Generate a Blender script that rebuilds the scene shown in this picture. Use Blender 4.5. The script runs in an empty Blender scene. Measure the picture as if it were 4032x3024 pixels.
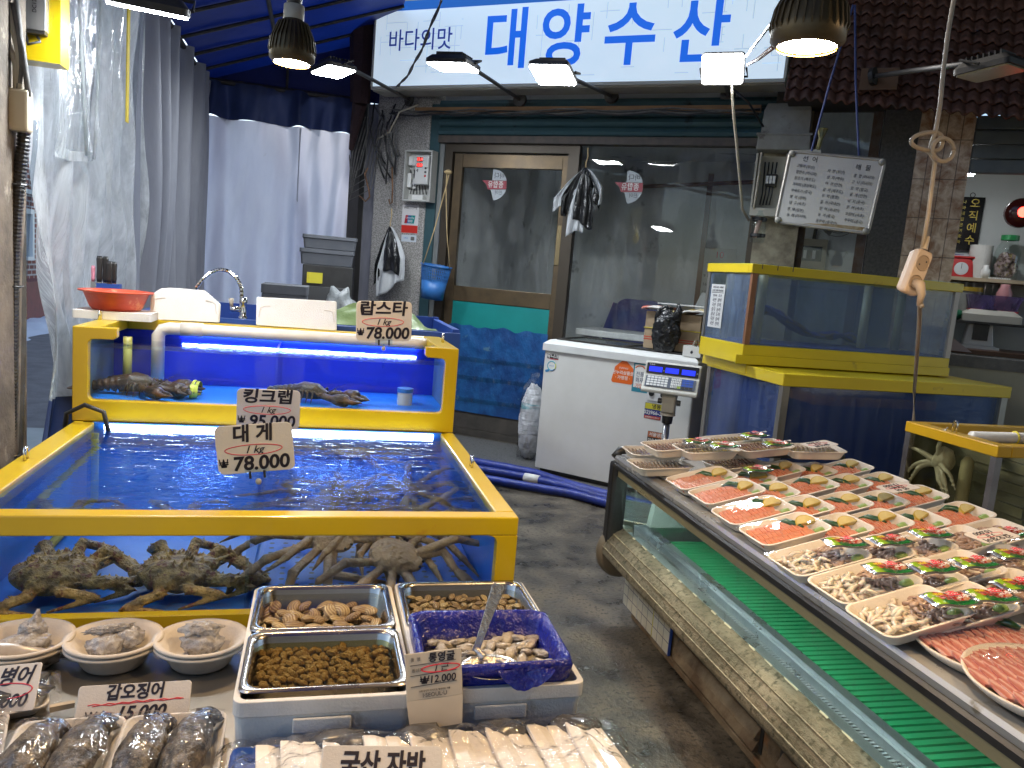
import bpy, bmesh, math, random
from math import sin, cos, pi, radians, atan2, hypot
from mathutils import Vector, Matrix, Euler, noise
from mathutils.geometry import tessellate_polygon

S = bpy.context.scene
COL = S.collection
V = Vector
# ------------------------------------------------------------------ camera
F_PX, PITCH, ROLL, YAW, EYE = 3026.0, radians(7.85), radians(4.86), radians(14.6), 1.3
_Rr = Matrix(((cos(ROLL), sin(ROLL), 0), (-sin(ROLL), cos(ROLL), 0), (0, 0, 1)))
_Rp = Matrix(((1, 0, 0), (0, cos(PITCH), sin(PITCH)), (0, -sin(PITCH), cos(PITCH))))
_M = _Rp @ _Rr


def _to_world(c):
    l = _M @ V(c)
    x, z, f = l.x, -l.y, l.z
    return V((x * cos(YAW) + f * sin(YAW), -x * sin(YAW) + f * cos(YAW), z))


cam_d = bpy.data.cameras.new('camera')
cam = bpy.data.objects.new('camera', cam_d)
COL.objects.link(cam)
cam_d.sensor_width = 36.0
cam_d.lens = F_PX / 4032 * 36.0
cam_d.clip_start, cam_d.clip_end = 0.05, 400
_r, _u, _b = _to_world((1, 0, 0)), _to_world((0, -1, 0)), _to_world((0, 0, -1))
cam.matrix_world = Matrix(((_r.x, _u.x, _b.x, 0), (_r.y, _u.y, _b.y, 0), (_r.z, _u.z, _b.z, EYE), (0, 0, 0, 1)))
S.camera = cam

# ------------------------------------------------------------------ daylight
W = bpy.data.worlds.new('World')
S.world = W
W.use_nodes = True
_nt = W.node_tree
_bg = _nt.nodes['Background']
_sky = _nt.nodes.new('ShaderNodeTexSky')
_sky.sky_type = 'NISHITA'
_sky.sun_disc = False
_sky.sun_elevation = radians(32)
_sky.sun_rotation = radians(-42)
_nt.links.new(_sky.outputs['Color'], _bg.inputs['Color'])
_bg.inputs['Strength'].default_value = 0.15
_sl = bpy.data.lights.new('sun', 'SUN')
_sl.energy = 4.5
_sl.angle = radians(12)
_sl.color = (1, .96, .9)
_so = bpy.data.objects.new('sun', _sl)
COL.objects.link(_so)
_so.rotation_euler = (radians(58), 0, radians(70 + 180 - 180))
_so.rotation_euler = V((-sin(radians(-42)) * cos(radians(32)), -cos(radians(-42)) * cos(radians(32)), -sin(radians(32)))).to_track_quat('-Z', 'Y').to_euler()

S.view_settings.view_transform = 'Standard'
S.view_settings.look = 'None'
S.view_settings.exposure = 1.0
S.view_settings.gamma = 1.0
S.render.engine = 'CYCLES'
S.cycles.use_denoising = True
S.cycles.transparent_max_bounces = 32
S.cycles.max_bounces = 8
S.cycles.sample_clamp_indirect = 6.0
S.cycles.caustics_reflective = False

# ------------------------------------------------------------------ image pixel rays: photo points to world
_OFF = {1: (0, 0), 2: (1300, 0), 3: (2632, 0), 4: (0, 1000), 5: (1300, 1000), 6: (2632, 1000), 7: (0, 1974), 8: (1300, 1974), 9: (2632, 1974)}
_K = 1400 / 2212


def P(r, x, y):
    return (_OFF[r][0] + _K * x, _OFF[r][1] + _K * y)


def Q(ox, oy, sc, x, y):
    return (ox + sc * x, oy + sc * y)


def ray(p):
    return _to_world(((p[0] - 2016) / F_PX, (p[1] - 1512) / F_PX, 1))


def on_plane(p, q, n):
    d = ray(p)
    o = V((0, 0, EYE))
    return o + d * ((V(q) - o).dot(n) / d.dot(n))


def hz(p, z):
    return on_plane(p, (0, 0, z), V((0, 0, 1)))


def oy(p, y):
    return on_plane(p, (0, y, 0), V((0, 1, 0)))


def ox(p, x):
    return on_plane(p, (x, 0, 0), V((1, 0, 0)))


FO = V((1.121, 6.036, 0))
FU = V((.797, -.604, 0)).normalized()
FN = V((FU.y, -FU.x, 0))
FROT = atan2(FU.y, FU.x)


def fac(p, off=0.0):
    """(s, z) on the shop front plane moved OFF metres toward the street"""
    q = on_plane(p, FO + FN * off, FN)
    return ((q - FO).dot(FU), q.z)


def fw(s, z, off=0.0):
    v = FO + FU * s + FN * off
    return V((v.x, v.y, z))


def fp(p, off=0.0):
    return on_plane(p, FO + FN * off, FN)


FM = Matrix(((FU.x, -FN.x, 0, FO.x), (FU.y, -FN.y, 0, FO.y), (0, 0, 1, 0), (0, 0, 0, 1)))  # local x = along front, y = into the shop

# ------------------------------------------------------------------ materials
_MC = {}


def _new(name):
    m = bpy.data.materials.new(name)
    m.use_nodes = True
    nt = m.node_tree
    nt.nodes.clear()
    out = nt.nodes.new('ShaderNodeOutputMaterial')
    return m, nt, out


def _coord(nt, scale=(1, 1, 1), kind='Object'):
    tc = nt.nodes.new('ShaderNodeTexCoord')
    mp = nt.nodes.new('ShaderNodeMapping')
    mp.inputs['Scale'].default_value = scale
    nt.links.new(tc.outputs[kind], mp.inputs['Vector'])
    return mp.outputs['Vector']


def _noise(nt, vec, scale, detail=4, rough=.6, dist=0):
    n = nt.nodes.new('ShaderNodeTexNoise')
    n.inputs['Scale'].default_value = scale
    n.inputs['Detail'].default_value = detail
    n.inputs['Roughness'].default_value = rough
    n.inputs['Distortion'].default_value = dist
    nt.links.new(vec, n.inputs['Vector'])
    return n.outputs['Fac']


def _ramp(nt, fac_, stops):
    r = nt.nodes.new('ShaderNodeValToRGB')
    els = r.color_ramp.elements
    while len(els) < len(stops):
        els.new(.5)
    for e, (p, c) in zip(els, stops):
        e.position = p
        e.color = (*c, 1) if len(c) == 3 else c
    nt.links.new(fac_, r.inputs['Fac'])
    return r.outputs['Color']


def mat(name, c1, c2=None, lo=.35, hi=.65, scale=8, detail=5, rough=.5, rough2=None, metal=0, bump=0, bscale=40, coat=0,
        stretch=(1, 1, 1), c3=None, s3=30, t3=.62, sss=0, emit=0, spec=.5, dist=0, alpha=None, trans=0, sheen=0, bstretch=None, w3=.08):
    if name in _MC:
        return _MC[name]
    m, nt, out = _new(name)
    b = nt.nodes.new('ShaderNodeBsdfPrincipled')
    nt.links.new(b.outputs[0], out.inputs['Surface'])
    b.inputs['Base Color'].default_value = (*c1, 1)
    b.inputs['Roughness'].default_value = rough
    b.inputs['Metallic'].default_value = metal
    b.inputs['Specular IOR Level'].default_value = spec
    b.inputs['Coat Weight'].default_value = coat
    if coat:
        b.inputs['Coat Roughness'].default_value = .06
    if sss:
        b.inputs['Subsurface Weight'].default_value = sss
        b.inputs['Subsurface Radius'].default_value = (.012, .006, .004)
        b.inputs['Subsurface Scale'].default_value = .5
    vec = _coord(nt, stretch)
    colsock = None
    if c2 is not None:
        f = _noise(nt, vec, scale, detail, .62, dist)
        colsock = _ramp(nt, f, [(lo, c1), (hi, c2)])
        if rough2 is not None:
            rr = nt.nodes.new('ShaderNodeMapRange')
            rr.inputs['From Min'].default_value, rr.inputs['From Max'].default_value = lo, hi
            rr.inputs['To Min'].default_value, rr.inputs['To Max'].default_value = rough, rough2
            nt.links.new(f, rr.inputs['Value'])
            nt.links.new(rr.outputs[0], b.inputs['Roughness'])
    if c3 is not None:
        f3 = _noise(nt, _coord(nt, (1.03, 1.07, .97)), s3, 5, .6)
        k = _ramp(nt, f3, [(t3, (0, 0, 0)), (min(1, t3 + w3), (1, 1, 1))])
        mx = nt.nodes.new('ShaderNodeMix')
        mx.data_type = 'RGBA'
        nt.links.new(k, mx.inputs['Factor'])
        if colsock:
            nt.links.new(colsock, mx.inputs[6])
        else:
            mx.inputs[6].default_value = (*c1, 1)
        mx.inputs[7].default_value = (*c3, 1)
        colsock = mx.outputs[2]
    if colsock:
        nt.links.new(colsock, b.inputs['Base Color'])
    if emit:
        b.inputs['Emission Strength'].default_value = emit
        if colsock:
            nt.links.new(colsock, b.inputs['Emission Color'])
        else:
            b.inputs['Emission Color'].default_value = (*c1, 1)
    if bump:
        h = _noise(nt, _coord(nt, bstretch or stretch), bscale, 4, .6)
        bp = nt.nodes.new('ShaderNodeBump')
        bp.inputs['Strength'].default_value = min(1, bump)
        bp.inputs['Distance'].default_value = .01 * max(1, bump)
        nt.links.new(h, bp.inputs['Height'])
        nt.links.new(bp.outputs[0], b.inputs['Normal'])
    if trans:
        tr = nt.nodes.new('ShaderNodeBsdfTranslucent')
        tr.inputs['Color'].default_value = (*c1, 1)
        if colsock:
            nt.links.new(colsock, tr.inputs['Color'])
        mxs = nt.nodes.new('ShaderNodeMixShader')
        mxs.inputs[0].default_value = trans
        nt.links.new(b.outputs[0], mxs.inputs[1])
        nt.links.new(tr.outputs[0], mxs.inputs[2])
        nt.links.new(mxs.outputs[0], out.inputs['Surface'])
    if alpha is not None:
        tp = nt.nodes.new('ShaderNodeBsdfTransparent')
        mxs = nt.nodes.new('ShaderNodeMixShader')
        mxs.inputs[0].default_value = alpha
        nt.links.new(tp.outputs[0], mxs.inputs[1])
        nt.links.new(b.outputs[0], mxs.inputs[2])
        nt.links.new(mxs.outputs[0], out.inputs['Surface'])
    _MC[name] = m
    return m


def glass(name, tint=(.95, .98, .97), ior=1.45, rough=0.0, bump=0, bscale=12, bdist=.01, stretch=(1, 1, 1), dirt_haze=0, dcol=(.6, .62, .6), dscale=(30, 30, 4), dlo=.55, dhi=.75, refl=1.0):
    """clear sheet: see-through with Fresnel reflection, optional wrinkles and dirt"""
    if name in _MC:
        return _MC[name]
    m, nt, out = _new(name)
    tp = nt.nodes.new('ShaderNodeBsdfTransparent')
    tp.inputs['Color'].default_value = (*tint, 1)
    gl = nt.nodes.new('ShaderNodeBsdfGlossy')
    gl.inputs['Roughness'].default_value = rough
    fr = nt.nodes.new('ShaderNodeFresnel')
    fr.inputs['IOR'].default_value = ior
    mx = nt.nodes.new('ShaderNodeMixShader')
    ge = nt.nodes.new('ShaderNodeNewGeometry')
    iv = nt.nodes.new('ShaderNodeMath')
    iv.operation = 'MULTIPLY_ADD'
    iv.inputs[1].default_value, iv.inputs[2].default_value = -refl, refl
    nt.links.new(ge.outputs['Backfacing'], iv.inputs[0])
    mu = nt.nodes.new('ShaderNodeMath')
    mu.operation = 'MULTIPLY'
    mu.use_clamp = True
    nt.links.new(fr.outputs[0], mu.inputs[0])
    nt.links.new(iv.outputs[0], mu.inputs[1])
    nt.links.new(mu.outputs[0], mx.inputs[0])
    nt.links.new(tp.outputs[0], mx.inputs[1])
    nt.links.new(gl.outputs[0], mx.inputs[2])
    res = mx.outputs[0]
    if bump:
        h = _noise(nt, _coord(nt, stretch), bscale, 3, .55)
        bp = nt.nodes.new('ShaderNodeBump')
        bp.inputs['Strength'].default_value = bump
        bp.inputs['Distance'].default_value = bdist
        nt.links.new(h, bp.inputs['Height'])
        nt.links.new(bp.outputs[0], gl.inputs['Normal'])
        nt.links.new(bp.outputs[0], fr.inputs['Normal'])
    if dirt_haze:
        f = _noise(nt, _coord(nt, dscale), 1.0, 5, .7)
        k = _ramp(nt, f, [(dlo, (0, 0, 0)), (dhi, (dirt_haze, dirt_haze, dirt_haze))])
        df = nt.nodes.new('ShaderNodeBsdfDiffuse')
        df.inputs['Color'].default_value = (*dcol, 1)
        m2 = nt.nodes.new('ShaderNodeMixShader')
        nt.links.new(k, m2.inputs[0])
        nt.links.new(res, m2.inputs[1])
        nt.links.new(df.outputs[0], m2.inputs[2])
        res = m2.outputs[0]
    nt.links.new(res, out.inputs['Surface'])
    _MC[name] = m
    return m


def glow(name, col, strength):
    if name in _MC:
        return _MC[name]
    m, nt, out = _new(name)
    e = nt.nodes.new('ShaderNodeEmission')
    e.inputs['Color'].default_value = (*col, 1)
    e.inputs['Strength'].default_value = strength
    nt.links.new(e.outputs[0], out.inputs['Surface'])
    _MC[name] = m
    return m


def tilemat(name, tile, tile2, grout, w, h, gap=.03, rough=.4, bump=.4, offset=0.0, axis='XZ', noise_s=6, stain=None):
    """brick / tile pattern in metres on the object's own x-z (or x-y, y-z) plane"""
    if name in _MC:
        return _MC[name]
    m, nt, out = _new(name)
    b = nt.nodes.new('ShaderNodeBsdfPrincipled')
    b.inputs['Roughness'].default_value = rough
    tc = nt.nodes.new('ShaderNodeTexCoord')
    sp = nt.nodes.new('ShaderNodeSeparateXYZ')
    cb = nt.nodes.new('ShaderNodeCombineXYZ')
    nt.links.new(tc.outputs['Object'], sp.inputs[0])
    nt.links.new(sp.outputs['XYZ'.index(axis[0])], cb.inputs[0])
    nt.links.new(sp.outputs['XYZ'.index(axis[1])], cb.inputs[1])
    br = nt.nodes.new('ShaderNodeTexBrick')
    br.offset = offset
    br.inputs['Scale'].default_value = 1
    br.inputs['Brick Width'].default_value = w
    br.inputs['Row Height'].default_value = h
    br.inputs['Mortar Size'].default_value = gap
    br.inputs['Mortar Smooth'].default_value = .1
    br.inputs['Bias'].default_value = 0
    br.inputs['Color1'].default_value = (*tile, 1)
    br.inputs['Color2'].default_value = (*tile2, 1)
    br.inputs['Mortar'].default_value = (*grout, 1)
    nt.links.new(cb.outputs[0], br.inputs['Vector'])
    col = br.outputs['Color']
    f = _noise(nt, tc.outputs['Object'], noise_s, 5, .65, .6)
    mx = nt.nodes.new('ShaderNodeMix')
    mx.data_type = 'RGBA'
    mx.blend_type = 'MULTIPLY'
    mx.inputs['Factor'].default_value = 1
    sc = stain or (.55, .55, .55)
    nt.links.new(col, mx.inputs[6])
    nt.links.new(_ramp(nt, f, [(.35, sc), (.65, (1, 1, 1))]), mx.inputs[7])
    nt.links.new(mx.outputs[2], b.inputs['Base Color'])
    bp = nt.nodes.new('ShaderNodeBump')
    bp.inputs['Strength'].default_value = bump
    bp.inputs['Distance'].default_value = .01
    inv = nt.nodes.new('ShaderNodeMath')
    inv.operation = 'SUBTRACT'
    inv.inputs[0].default_value = 1
    nt.links.new(br.outputs['Fac'], inv.inputs[1])
    nt.links.new(inv.outputs[0], bp.inputs['Height'])
    nt.links.new(bp.outputs[0], b.inputs['Normal'])
    nt.links.new(b.outputs[0], out.inputs['Surface'])
    _MC[name] = m
    return m


# ------------------------------------------------------------------ mesh builder
class MB:
    def __init__(s):
        s.bm = bmesh.new()

    def _xf(s, vs, M):
        if M is not None:
            bmesh.ops.transform(s.bm, matrix=M, verts=vs)
        return vs

    def box(s, lo, hi, M=None):
        x0, y0, z0 = lo
        x1, y1, z1 = hi
        vs = [s.bm.verts.new(c) for c in ((x0, y0, z0), (x1, y0, z0), (x1, y1, z0), (x0, y1, z0), (x0, y0, z1), (x1, y0, z1), (x1, y1, z1), (x0, y1, z1))]
        for f in ((3, 2, 1, 0), (4, 5, 6, 7), (0, 1, 5, 4), (1, 2, 6, 5), (2, 3, 7, 6), (3, 0, 4, 7)):
            s.bm.faces.new([vs[i] for i in f])
        s._xf(vs, M)
        return s

    def prism(s, poly, h, M=None, base=0.0):
        """poly: (x, y) outline, extruded from z=base to z=base+h; ngon caps triangulated"""
        a = sum(poly[i][0] * poly[(i + 1) % len(poly)][1] - poly[(i + 1) % len(poly)][0] * poly[i][1] for i in range(len(poly)))
        if a < 0:
            poly = poly[::-1]
        n = len(poly)
        lo = [s.bm.verts.new((x, y, base)) for x, y in poly]
        hi = [s.bm.verts.new((x, y, base + h)) for x, y in poly]
        for tri in tessellate_polygon([[V((x, y, 0)) for x, y in poly]]):
            if len(set(tri)) == 3:
                s.bm.faces.new([hi[i] for i in tri])
                s.bm.faces.new([lo[i] for i in reversed(tri)])
        for i in range(n):
            s.bm.faces.new((lo[i], lo[(i + 1) % n], hi[(i + 1) % n], hi[i]))
        s._xf(lo + hi, M)
        return s

    def tube(s, pts, r, n=8, caps=True, closed=False):
        pts = [V(p) for p in pts]
        rs = r if isinstance(r, (list, tuple)) else [r] * len(pts)
        rings = []
        up = None
        m = len(pts)
        for i, p in enumerate(pts):
            if closed:
                t = pts[(i + 1) % m] - pts[i - 1]
            else:
                t = pts[min(i + 1, m - 1)] - pts[max(i - 1, 0)]
            if t.length < 1e-9:
                t = V((0, 0, 1))
            t.normalize()
            if up is None:
                up = V((0, 0, 1)) if abs(t.z) < .9 else V((1, 0, 0))
            a = t.cross(up)
            if a.length < 1e-6:
                a = t.cross(V((1, 0, 0)))
            a.normalize()
            b = a.cross(t).normalized()
            up = b
            rings.append([s.bm.verts.new(p + (a * cos(2 * pi * k / n) + b * sin(2 * pi * k / n)) * rs[i]) for k in range(n)])
        k_ = m if closed else m - 1
        for i in range(k_):
            A, B = rings[i], rings[(i + 1) % m]
            for k in range(n):
                s.bm.faces.new((A[k], A[(k + 1) % n], B[(k + 1) % n], B[k]))
        if caps and not closed:
            s.bm.faces.new(rings[0][::-1])
            s.bm.faces.new(rings[-1])
        return s

    def lathe(s, prof, n=32, M=None, sx=1, sy=1):
        """prof: list of (r, z)"""
        rings = []
        allv = []
        for r, z in prof:
            if r < 1e-6:
                v = [s.bm.verts.new((0, 0, z))]
            else:
                v = [s.bm.verts.new((r * cos(2 * pi * k / n) * sx, r * sin(2 * pi * k / n) * sy, z)) for k in range(n)]
            rings.append(v)
            allv += v
        for A, B in zip(rings, rings[1:]):
            for k in range(n):
                q = [A[k % len(A)], A[(k + 1) % len(A)], B[(k + 1) % len(B)], B[k % len(B)]]
                u = []
                for v in q:
                    if v not in u:
                        u.append(v)
                if len(u) > 2:
                    s.bm.faces.new(u)
        s._xf(allv, M)
        return s

    def loft(s, loops, cap0=True, cap1=True, closed=True):
        rs = [[s.bm.verts.new(p) for p in L] for L in loops]
        n = len(rs[0])
        for A, B in zip(rs, rs[1:]):
            for k in range(n if closed else n - 1):
                s.bm.faces.new((A[k], A[(k + 1) % n], B[(k + 1) % n], B[k]))
        if cap0:
            s.bm.faces.new(rs[0][::-1])
        if cap1:
            s.bm.faces.new(rs[-1])
        return s

    def grid(s, nx, ny, fn):
        vs = [[s.bm.verts.new(fn(i / nx, j / ny)) for i in range(nx + 1)] for j in range(ny + 1)]
        for j in range(ny):
            for i in range(nx):
                s.bm.faces.new((vs[j][i], vs[j][i + 1], vs[j + 1][i + 1], vs[j + 1][i]))
        return s

    def blob(s, c, rad, sub=3, amp=.15, freq=3.0, seed=0, M=None):
        """lumpy ellipsoid"""
        r = bmesh.ops.create_icosphere(s.bm, subdivisions=sub, radius=1)
        off = V((seed * 7.3, seed * 3.1, seed * 1.7))
        for v in r['verts']:
            n = v.co.normalized()
            k = 1 + amp * (noise.noise(n * freq + off) + .5 * noise.noise(n * freq * 2.3 + off))
            v.co = V((n.x * rad[0] * k, n.y * rad[1] * k, n.z * rad[2] * k)) + V(c)
        s._xf(r['verts'], M)
        return s

    def build(s, name, m, parent=None, world=False, smooth=False, bevel=0, auto=None, sub=0, remesh=0, solid=0, loc=None, seg=2):
        if world and parent is not None:
            bmesh.ops.transform(s.bm, matrix=_root(parent).matrix_basis.inverted(), verts=s.bm.verts[:])
        bmesh.ops.recalc_face_normals(s.bm, faces=s.bm.faces[:])
        me = bpy.data.meshes.new(name)
        s.bm.to_mesh(me)
        s.bm.free()
        ms = m if isinstance(m, (list, tuple)) else [m]
        for x in ms:
            me.materials.append(x)
        o = bpy.data.objects.new(name, me)
        COL.objects.link(o)
        if parent is not None:
            o.parent = parent
        if loc is not None:
            o.location = loc
        if smooth:
            me.polygons.foreach_set('use_smooth', [True] * len(me.polygons))
        if remesh:
            md = o.modifiers.new('remesh', 'REMESH')
            md.mode = 'VOXEL'
            md.voxel_size = remesh
            md.use_smooth_shade = True
            md2 = o.modifiers.new('smooth', 'SMOOTH')
            md2.iterations = 1
        if solid:
            md = o.modifiers.new('solid', 'SOLIDIFY')
            md.thickness = solid
            md.offset = 0
        if bevel:
            md = o.modifiers.new('bevel', 'BEVEL')
            md.width = bevel
            md.segments = seg
            md.limit_method = 'ANGLE'
            md.angle_limit = radians(40)
            md.harden_normals = False
        if sub:
            md = o.modifiers.new('sub', 'SUBSURF')
            md.levels = md.render_levels = sub
        return o


def _root(o):
    while o.parent is not None:
        o = o.parent
    return o


def tag(o, label=None, cat=None, group=None, kind=None):
    if label:
        o['label'] = label
    if cat:
        o['category'] = cat
    if group:
        o['group'] = group
    if kind:
        o['kind'] = kind
    return o


def struct(o):
    o['kind'] = 'structure'
    return o


def thing(name, label, cat, loc=(0, 0, 0), rotz=0.0, group=None, M=None):
    o = bpy.data.objects.new(name, None)
    COL.objects.link(o)
    o.empty_display_size = .05
    o.matrix_basis = M if M is not None else (Matrix.Translation(V(loc)) @ Matrix.Rotation(rotz, 4, 'Z'))
    return tag(o, label, cat, group)


def copy_tree(o, parent=None):
    c = o.copy()
    COL.objects.link(c)
    if parent is not None:
        c.parent = parent
    for ch in list(o.children):
        copy_tree(ch, c)
    return c


def dup(o, M, label=None, group=None):
    c = copy_tree(o)
    c.matrix_basis = M
    if label:
        c['label'] = label
    if group:
        c['group'] = group
    return c


def bx(name, lo, hi, m, parent=None, bevel=0, world=False, smooth=False):
    return MB().box(lo, hi).build(name, m, parent, world=world, bevel=bevel, smooth=smooth)


def rrect(w, h, r, n=5, cx=0, cy=0):
    pts = []
    for (sx, sy, a0) in ((1, -1, -pi / 2), (1, 1, 0), (-1, 1, pi / 2), (-1, -1, pi)):
        for k in range(n + 1):
            a = a0 + pi / 2 * k / n
            pts.append((cx + sx * (w / 2 - r) + r * cos(a), cy + sy * (h / 2 - r) + r * sin(a)))
    return pts


def frame3(o, u, v):
    """matrix with origin o, x axis u, y axis v (made square), z = u x v"""
    u = V(u).normalized()
    n = u.cross(V(v)).normalized()
    v = n.cross(u).normalized()
    return Matrix(((u.x, v.x, n.x, o[0]), (u.y, v.y, n.y, o[1]), (u.z, v.z, n.z, o[2]), (0, 0, 0, 1)))


def text(name, body, size, m, parent, x=0, y=0, z=0, bold=0, shear=0, rot=0, align='CENTER', M=None, sx=1.0, extrude=0.0004, space=1.0, valign='CENTER', mirror=False):
    """lettering laid on the parent's local x-y plane (or through M)"""
    cu = bpy.data.curves.new(name, 'FONT')
    cu.body = body
    cu.size = size
    cu.offset = bold * size
    cu.shear = shear
    cu.align_x = align
    cu.align_y = valign
    cu.extrude = extrude
    cu.space_character = space
    cu.resolution_u = 4
    ob = bpy.data.objects.new(name, cu)
    me = bpy.data.meshes.new_from_object(ob)
    bpy.data.objects.remove(ob)
    T = Matrix.Translation((x, y, z)) @ Matrix.Rotation(rot, 4, 'Z') @ Matrix.Diagonal((-sx if mirror else sx, 1, 1, 1))
    if M is not None:
        T = M @ T
    me.transform(T)
    me.materials.clear()
    me.materials.append(m)
    o = bpy.data.objects.new(name, me)
    COL.objects.link(o)
    o.parent = parent
    return o


def XZ(o):
    """places local x-y lettering on an upright x-z face whose outside is toward -y"""
    return Matrix(((1, 0, 0, o[0]), (0, 0, -1, o[1]), (0, 1, 0, o[2]), (0, 0, 0, 1)))


RND = random.Random(7)
# shared materials
M_white = mat('white_plastic', (.75, .75, .73), (.68, .68, .66), rough=.4)
M_foam = mat('styrofoam', (.78, .77, .74), (.70, .69, .66), scale=6, rough=.75, bump=.25, bscale=250)
M_steel = mat('stainless_steel', (.55, .55, .54), (.45, .45, .44), scale=4, rough=.22, rough2=.38, metal=1, stretch=(1, 6, 1))
M_chrome = mat('chrome', (.7, .68, .64), rough=.12, metal=1)
M_rust = mat('rusty_steel', (.12, .055, .03), (.28, .16, .09), scale=30, rough=.7, metal=.3, bump=.3, bscale=80)
M_black = mat('black_plastic', (.015, .015, .016), (.03, .03, .03), rough=.35)
M_dark = mat('dark_metal', (.035, .033, .03), (.06, .055, .05), scale=12, rough=.5, metal=.4)
M_yellow = mat('yellow_paint', (.60, .42, .006), (.54, .37, .006), scale=3, rough=.28, coat=.3, c3=(.45, .22, .02), s3=9, t3=.66)
M_lemon = mat('lemon_yellow_panel', (.74, .56, .015), (.68, .50, .015), scale=3, rough=.35, coat=.2, c3=(.40, .27, .03), s3=7, t3=.66)
M_blue = mat('blue_tank_panel', (.014, .15, .62), (.012, .12, .52), scale=3, rough=.35)
M_ink = mat('black_marker_ink', (.012, .009, .02), rough=.5)
M_red = mat('red_marker_ink', (.65, .03, .06), rough=.5)
M_cable = mat('black_cable', (.02, .02, .021), rough=.45)
M_greycable = mat('grey_cable', (.16, .155, .15), (.09, .088, .085), scale=20, rough=.6)
M_glass = glass('clear_glass', (.93, .97, .95))
M_film = glass('clear_film', (.97, .97, .97), ior=1.5, rough=.03, bump=.8, bscale=26, bdist=.02)
# ================================================================== SETTING
M_asph = mat('wet_concrete', (.026, .023, .019), (.15, .128, .096), lo=.38, hi=.63, scale=5, detail=10, rough=.24, rough2=.7, bump=.5, bscale=60, c3=(.028, .025, .021), s3=55, t3=.52, w3=.12)
struct(MB().grid(60, 60, lambda u, v: (-60 + 120 * u, -60 + 120 * v, 0)).build('ground', M_asph))
M_step = mat('terrazzo', (.10, .10, .10), (.17, .17, .165), scale=90, rough=.45, bump=.2, bscale=120, c3=(.05, .05, .05), s3=60, t3=.55)
st = MB().box((-.5, -.95, .0), (3.2, -.02, .012)).build('step', M_step)
st.matrix_basis = FM
struct(st)
M_paver = mat('street_pavers', (.16, .15, .15), (.24, .23, .22), scale=5, rough=.7, bump=.4, bscale=40)
struct(bx('road', (-4.2, -8, .0), (-1.15, 40, .004), M_paver))
M_snow = mat('snow', (.85, .88, .93), (.75, .78, .84), scale=2, rough=.8, bump=.6, bscale=6)
struct(MB().grid(14, 60, lambda u, v: (-4.55 + .95 * u + .25 * noise.noise(V((0, v * 20, 2))) * u, 10.2 + 9 * v, .006 + .09 * max(0, sin(pi * min(1, u * 1.02))) * (.6 + .6 * noise.noise(V((u * 4, v * 22, 0)))))).build('snow', M_snow, smooth=True))

# ---- brick building over the road
br = thing('brick_building', 'red brick building with white framed window across the street', 'building', (-4.6, 0, 0))
M_brick = tilemat('red_brick', (.30, .075, .05), (.22, .06, .045), (.62, .58, .56), .21, .085, .014, rough=.75, offset=.5, axis='YZ', bump=.5, stain=(.75, .72, .72))
MB().box((-.3, 4, 0), (0, 30, 7)).build('wall', M_brick, br)
M_shutter_w = mat('white_window_frame', (.78, .80, .82), rough=.4)
wn = MB()
for lo, hi in (((0, 12.5, .92), (.07, 14.3, .98)), ((0, 12.5, 1.66), (.07, 14.3, 1.74)), ((0, 12.5, .98), (.07, 12.58, 1.66)), ((0, 13.36, .98), (.07, 13.44, 1.66)), ((0, 14.22, .98), (.07, 14.3, 1.66))):
    wn.box(lo, hi)
wo = wn.build('window', M_shutter_w, br)
bx('pane', (.004, 12.58, .98), (.02, 14.22, 1.66), mat('frosted_pane', (.42, .47, .50), (.5, .55, .58), scale=6, rough=.25), wo)
bx('band', (0, 6, 1.98), (.03, 20, 2.05), M_shutter_w, br)
bx('low_wall', (.0, 9.5, 0), (.35, 22, .62), mat('dull_red_paint', (.24, .05, .045), (.17, .04, .035), scale=6, rough=.6), br)
# crates and green strap outside the vinyl
t = thing('foam_crate', 'grey green lidded crate tied with green strap behind the vinyl curtain', 'crate', (-1.42, 3.9, 0))
MB().prism(rrect(.5, .6, .03), .30).build('box', mat('pale_crate', (.42, .47, .46), (.36, .41, .40), scale=8, rough=.6), t, bevel=.008)
MB().prism(rrect(.52, .62, .03), .06, base=.302).build('lid', mat('pale_crate', (0, 0, 0)), t, bevel=.01)
bx('strap', (.05, -.315, .0), (.085, -.311, .36), mat('green_strap', (.01, .22, .11), rough=.5), t)
t = thing('foam_crate', 'grey crate standing in the gap beside the concrete post', 'crate', (-1.36, 3.15, 0))
MB().prism(rrect(.42, .42, .03), .26).build('box', mat('pale_crate', (0, 0, 0)), t, bevel=.008)
MB().prism(rrect(.44, .44, .03), .05, base=.262).build('lid', mat('pale_crate', (0, 0, 0)), t, bevel=.008)

# ---- blue awning
AWX, AWZ, AWT = -.92, 2.63, .385
aw = thing('blue_awning', 'dark blue tarpaulin awning on thin steel ribs above the tanks', 'awning', (AWX, 0, AWZ))
M_tarp = mat('blue_tarpaulin', (.004, .019, .17), (.003, .014, .12), scale=3, rough=.5, bump=.3, bscale=6, trans=.32)
AW_W = 1.42


def awf(u, v):
    return (u * AW_W, -2.6 + v * 9.35, u * AW_W * AWT + .012 * noise.noise(V((u * 3, v * 14, 0))) + .018 * abs(sin(pi * (v * 9.35 - 2.6 - 5.5) / .43)))


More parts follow.
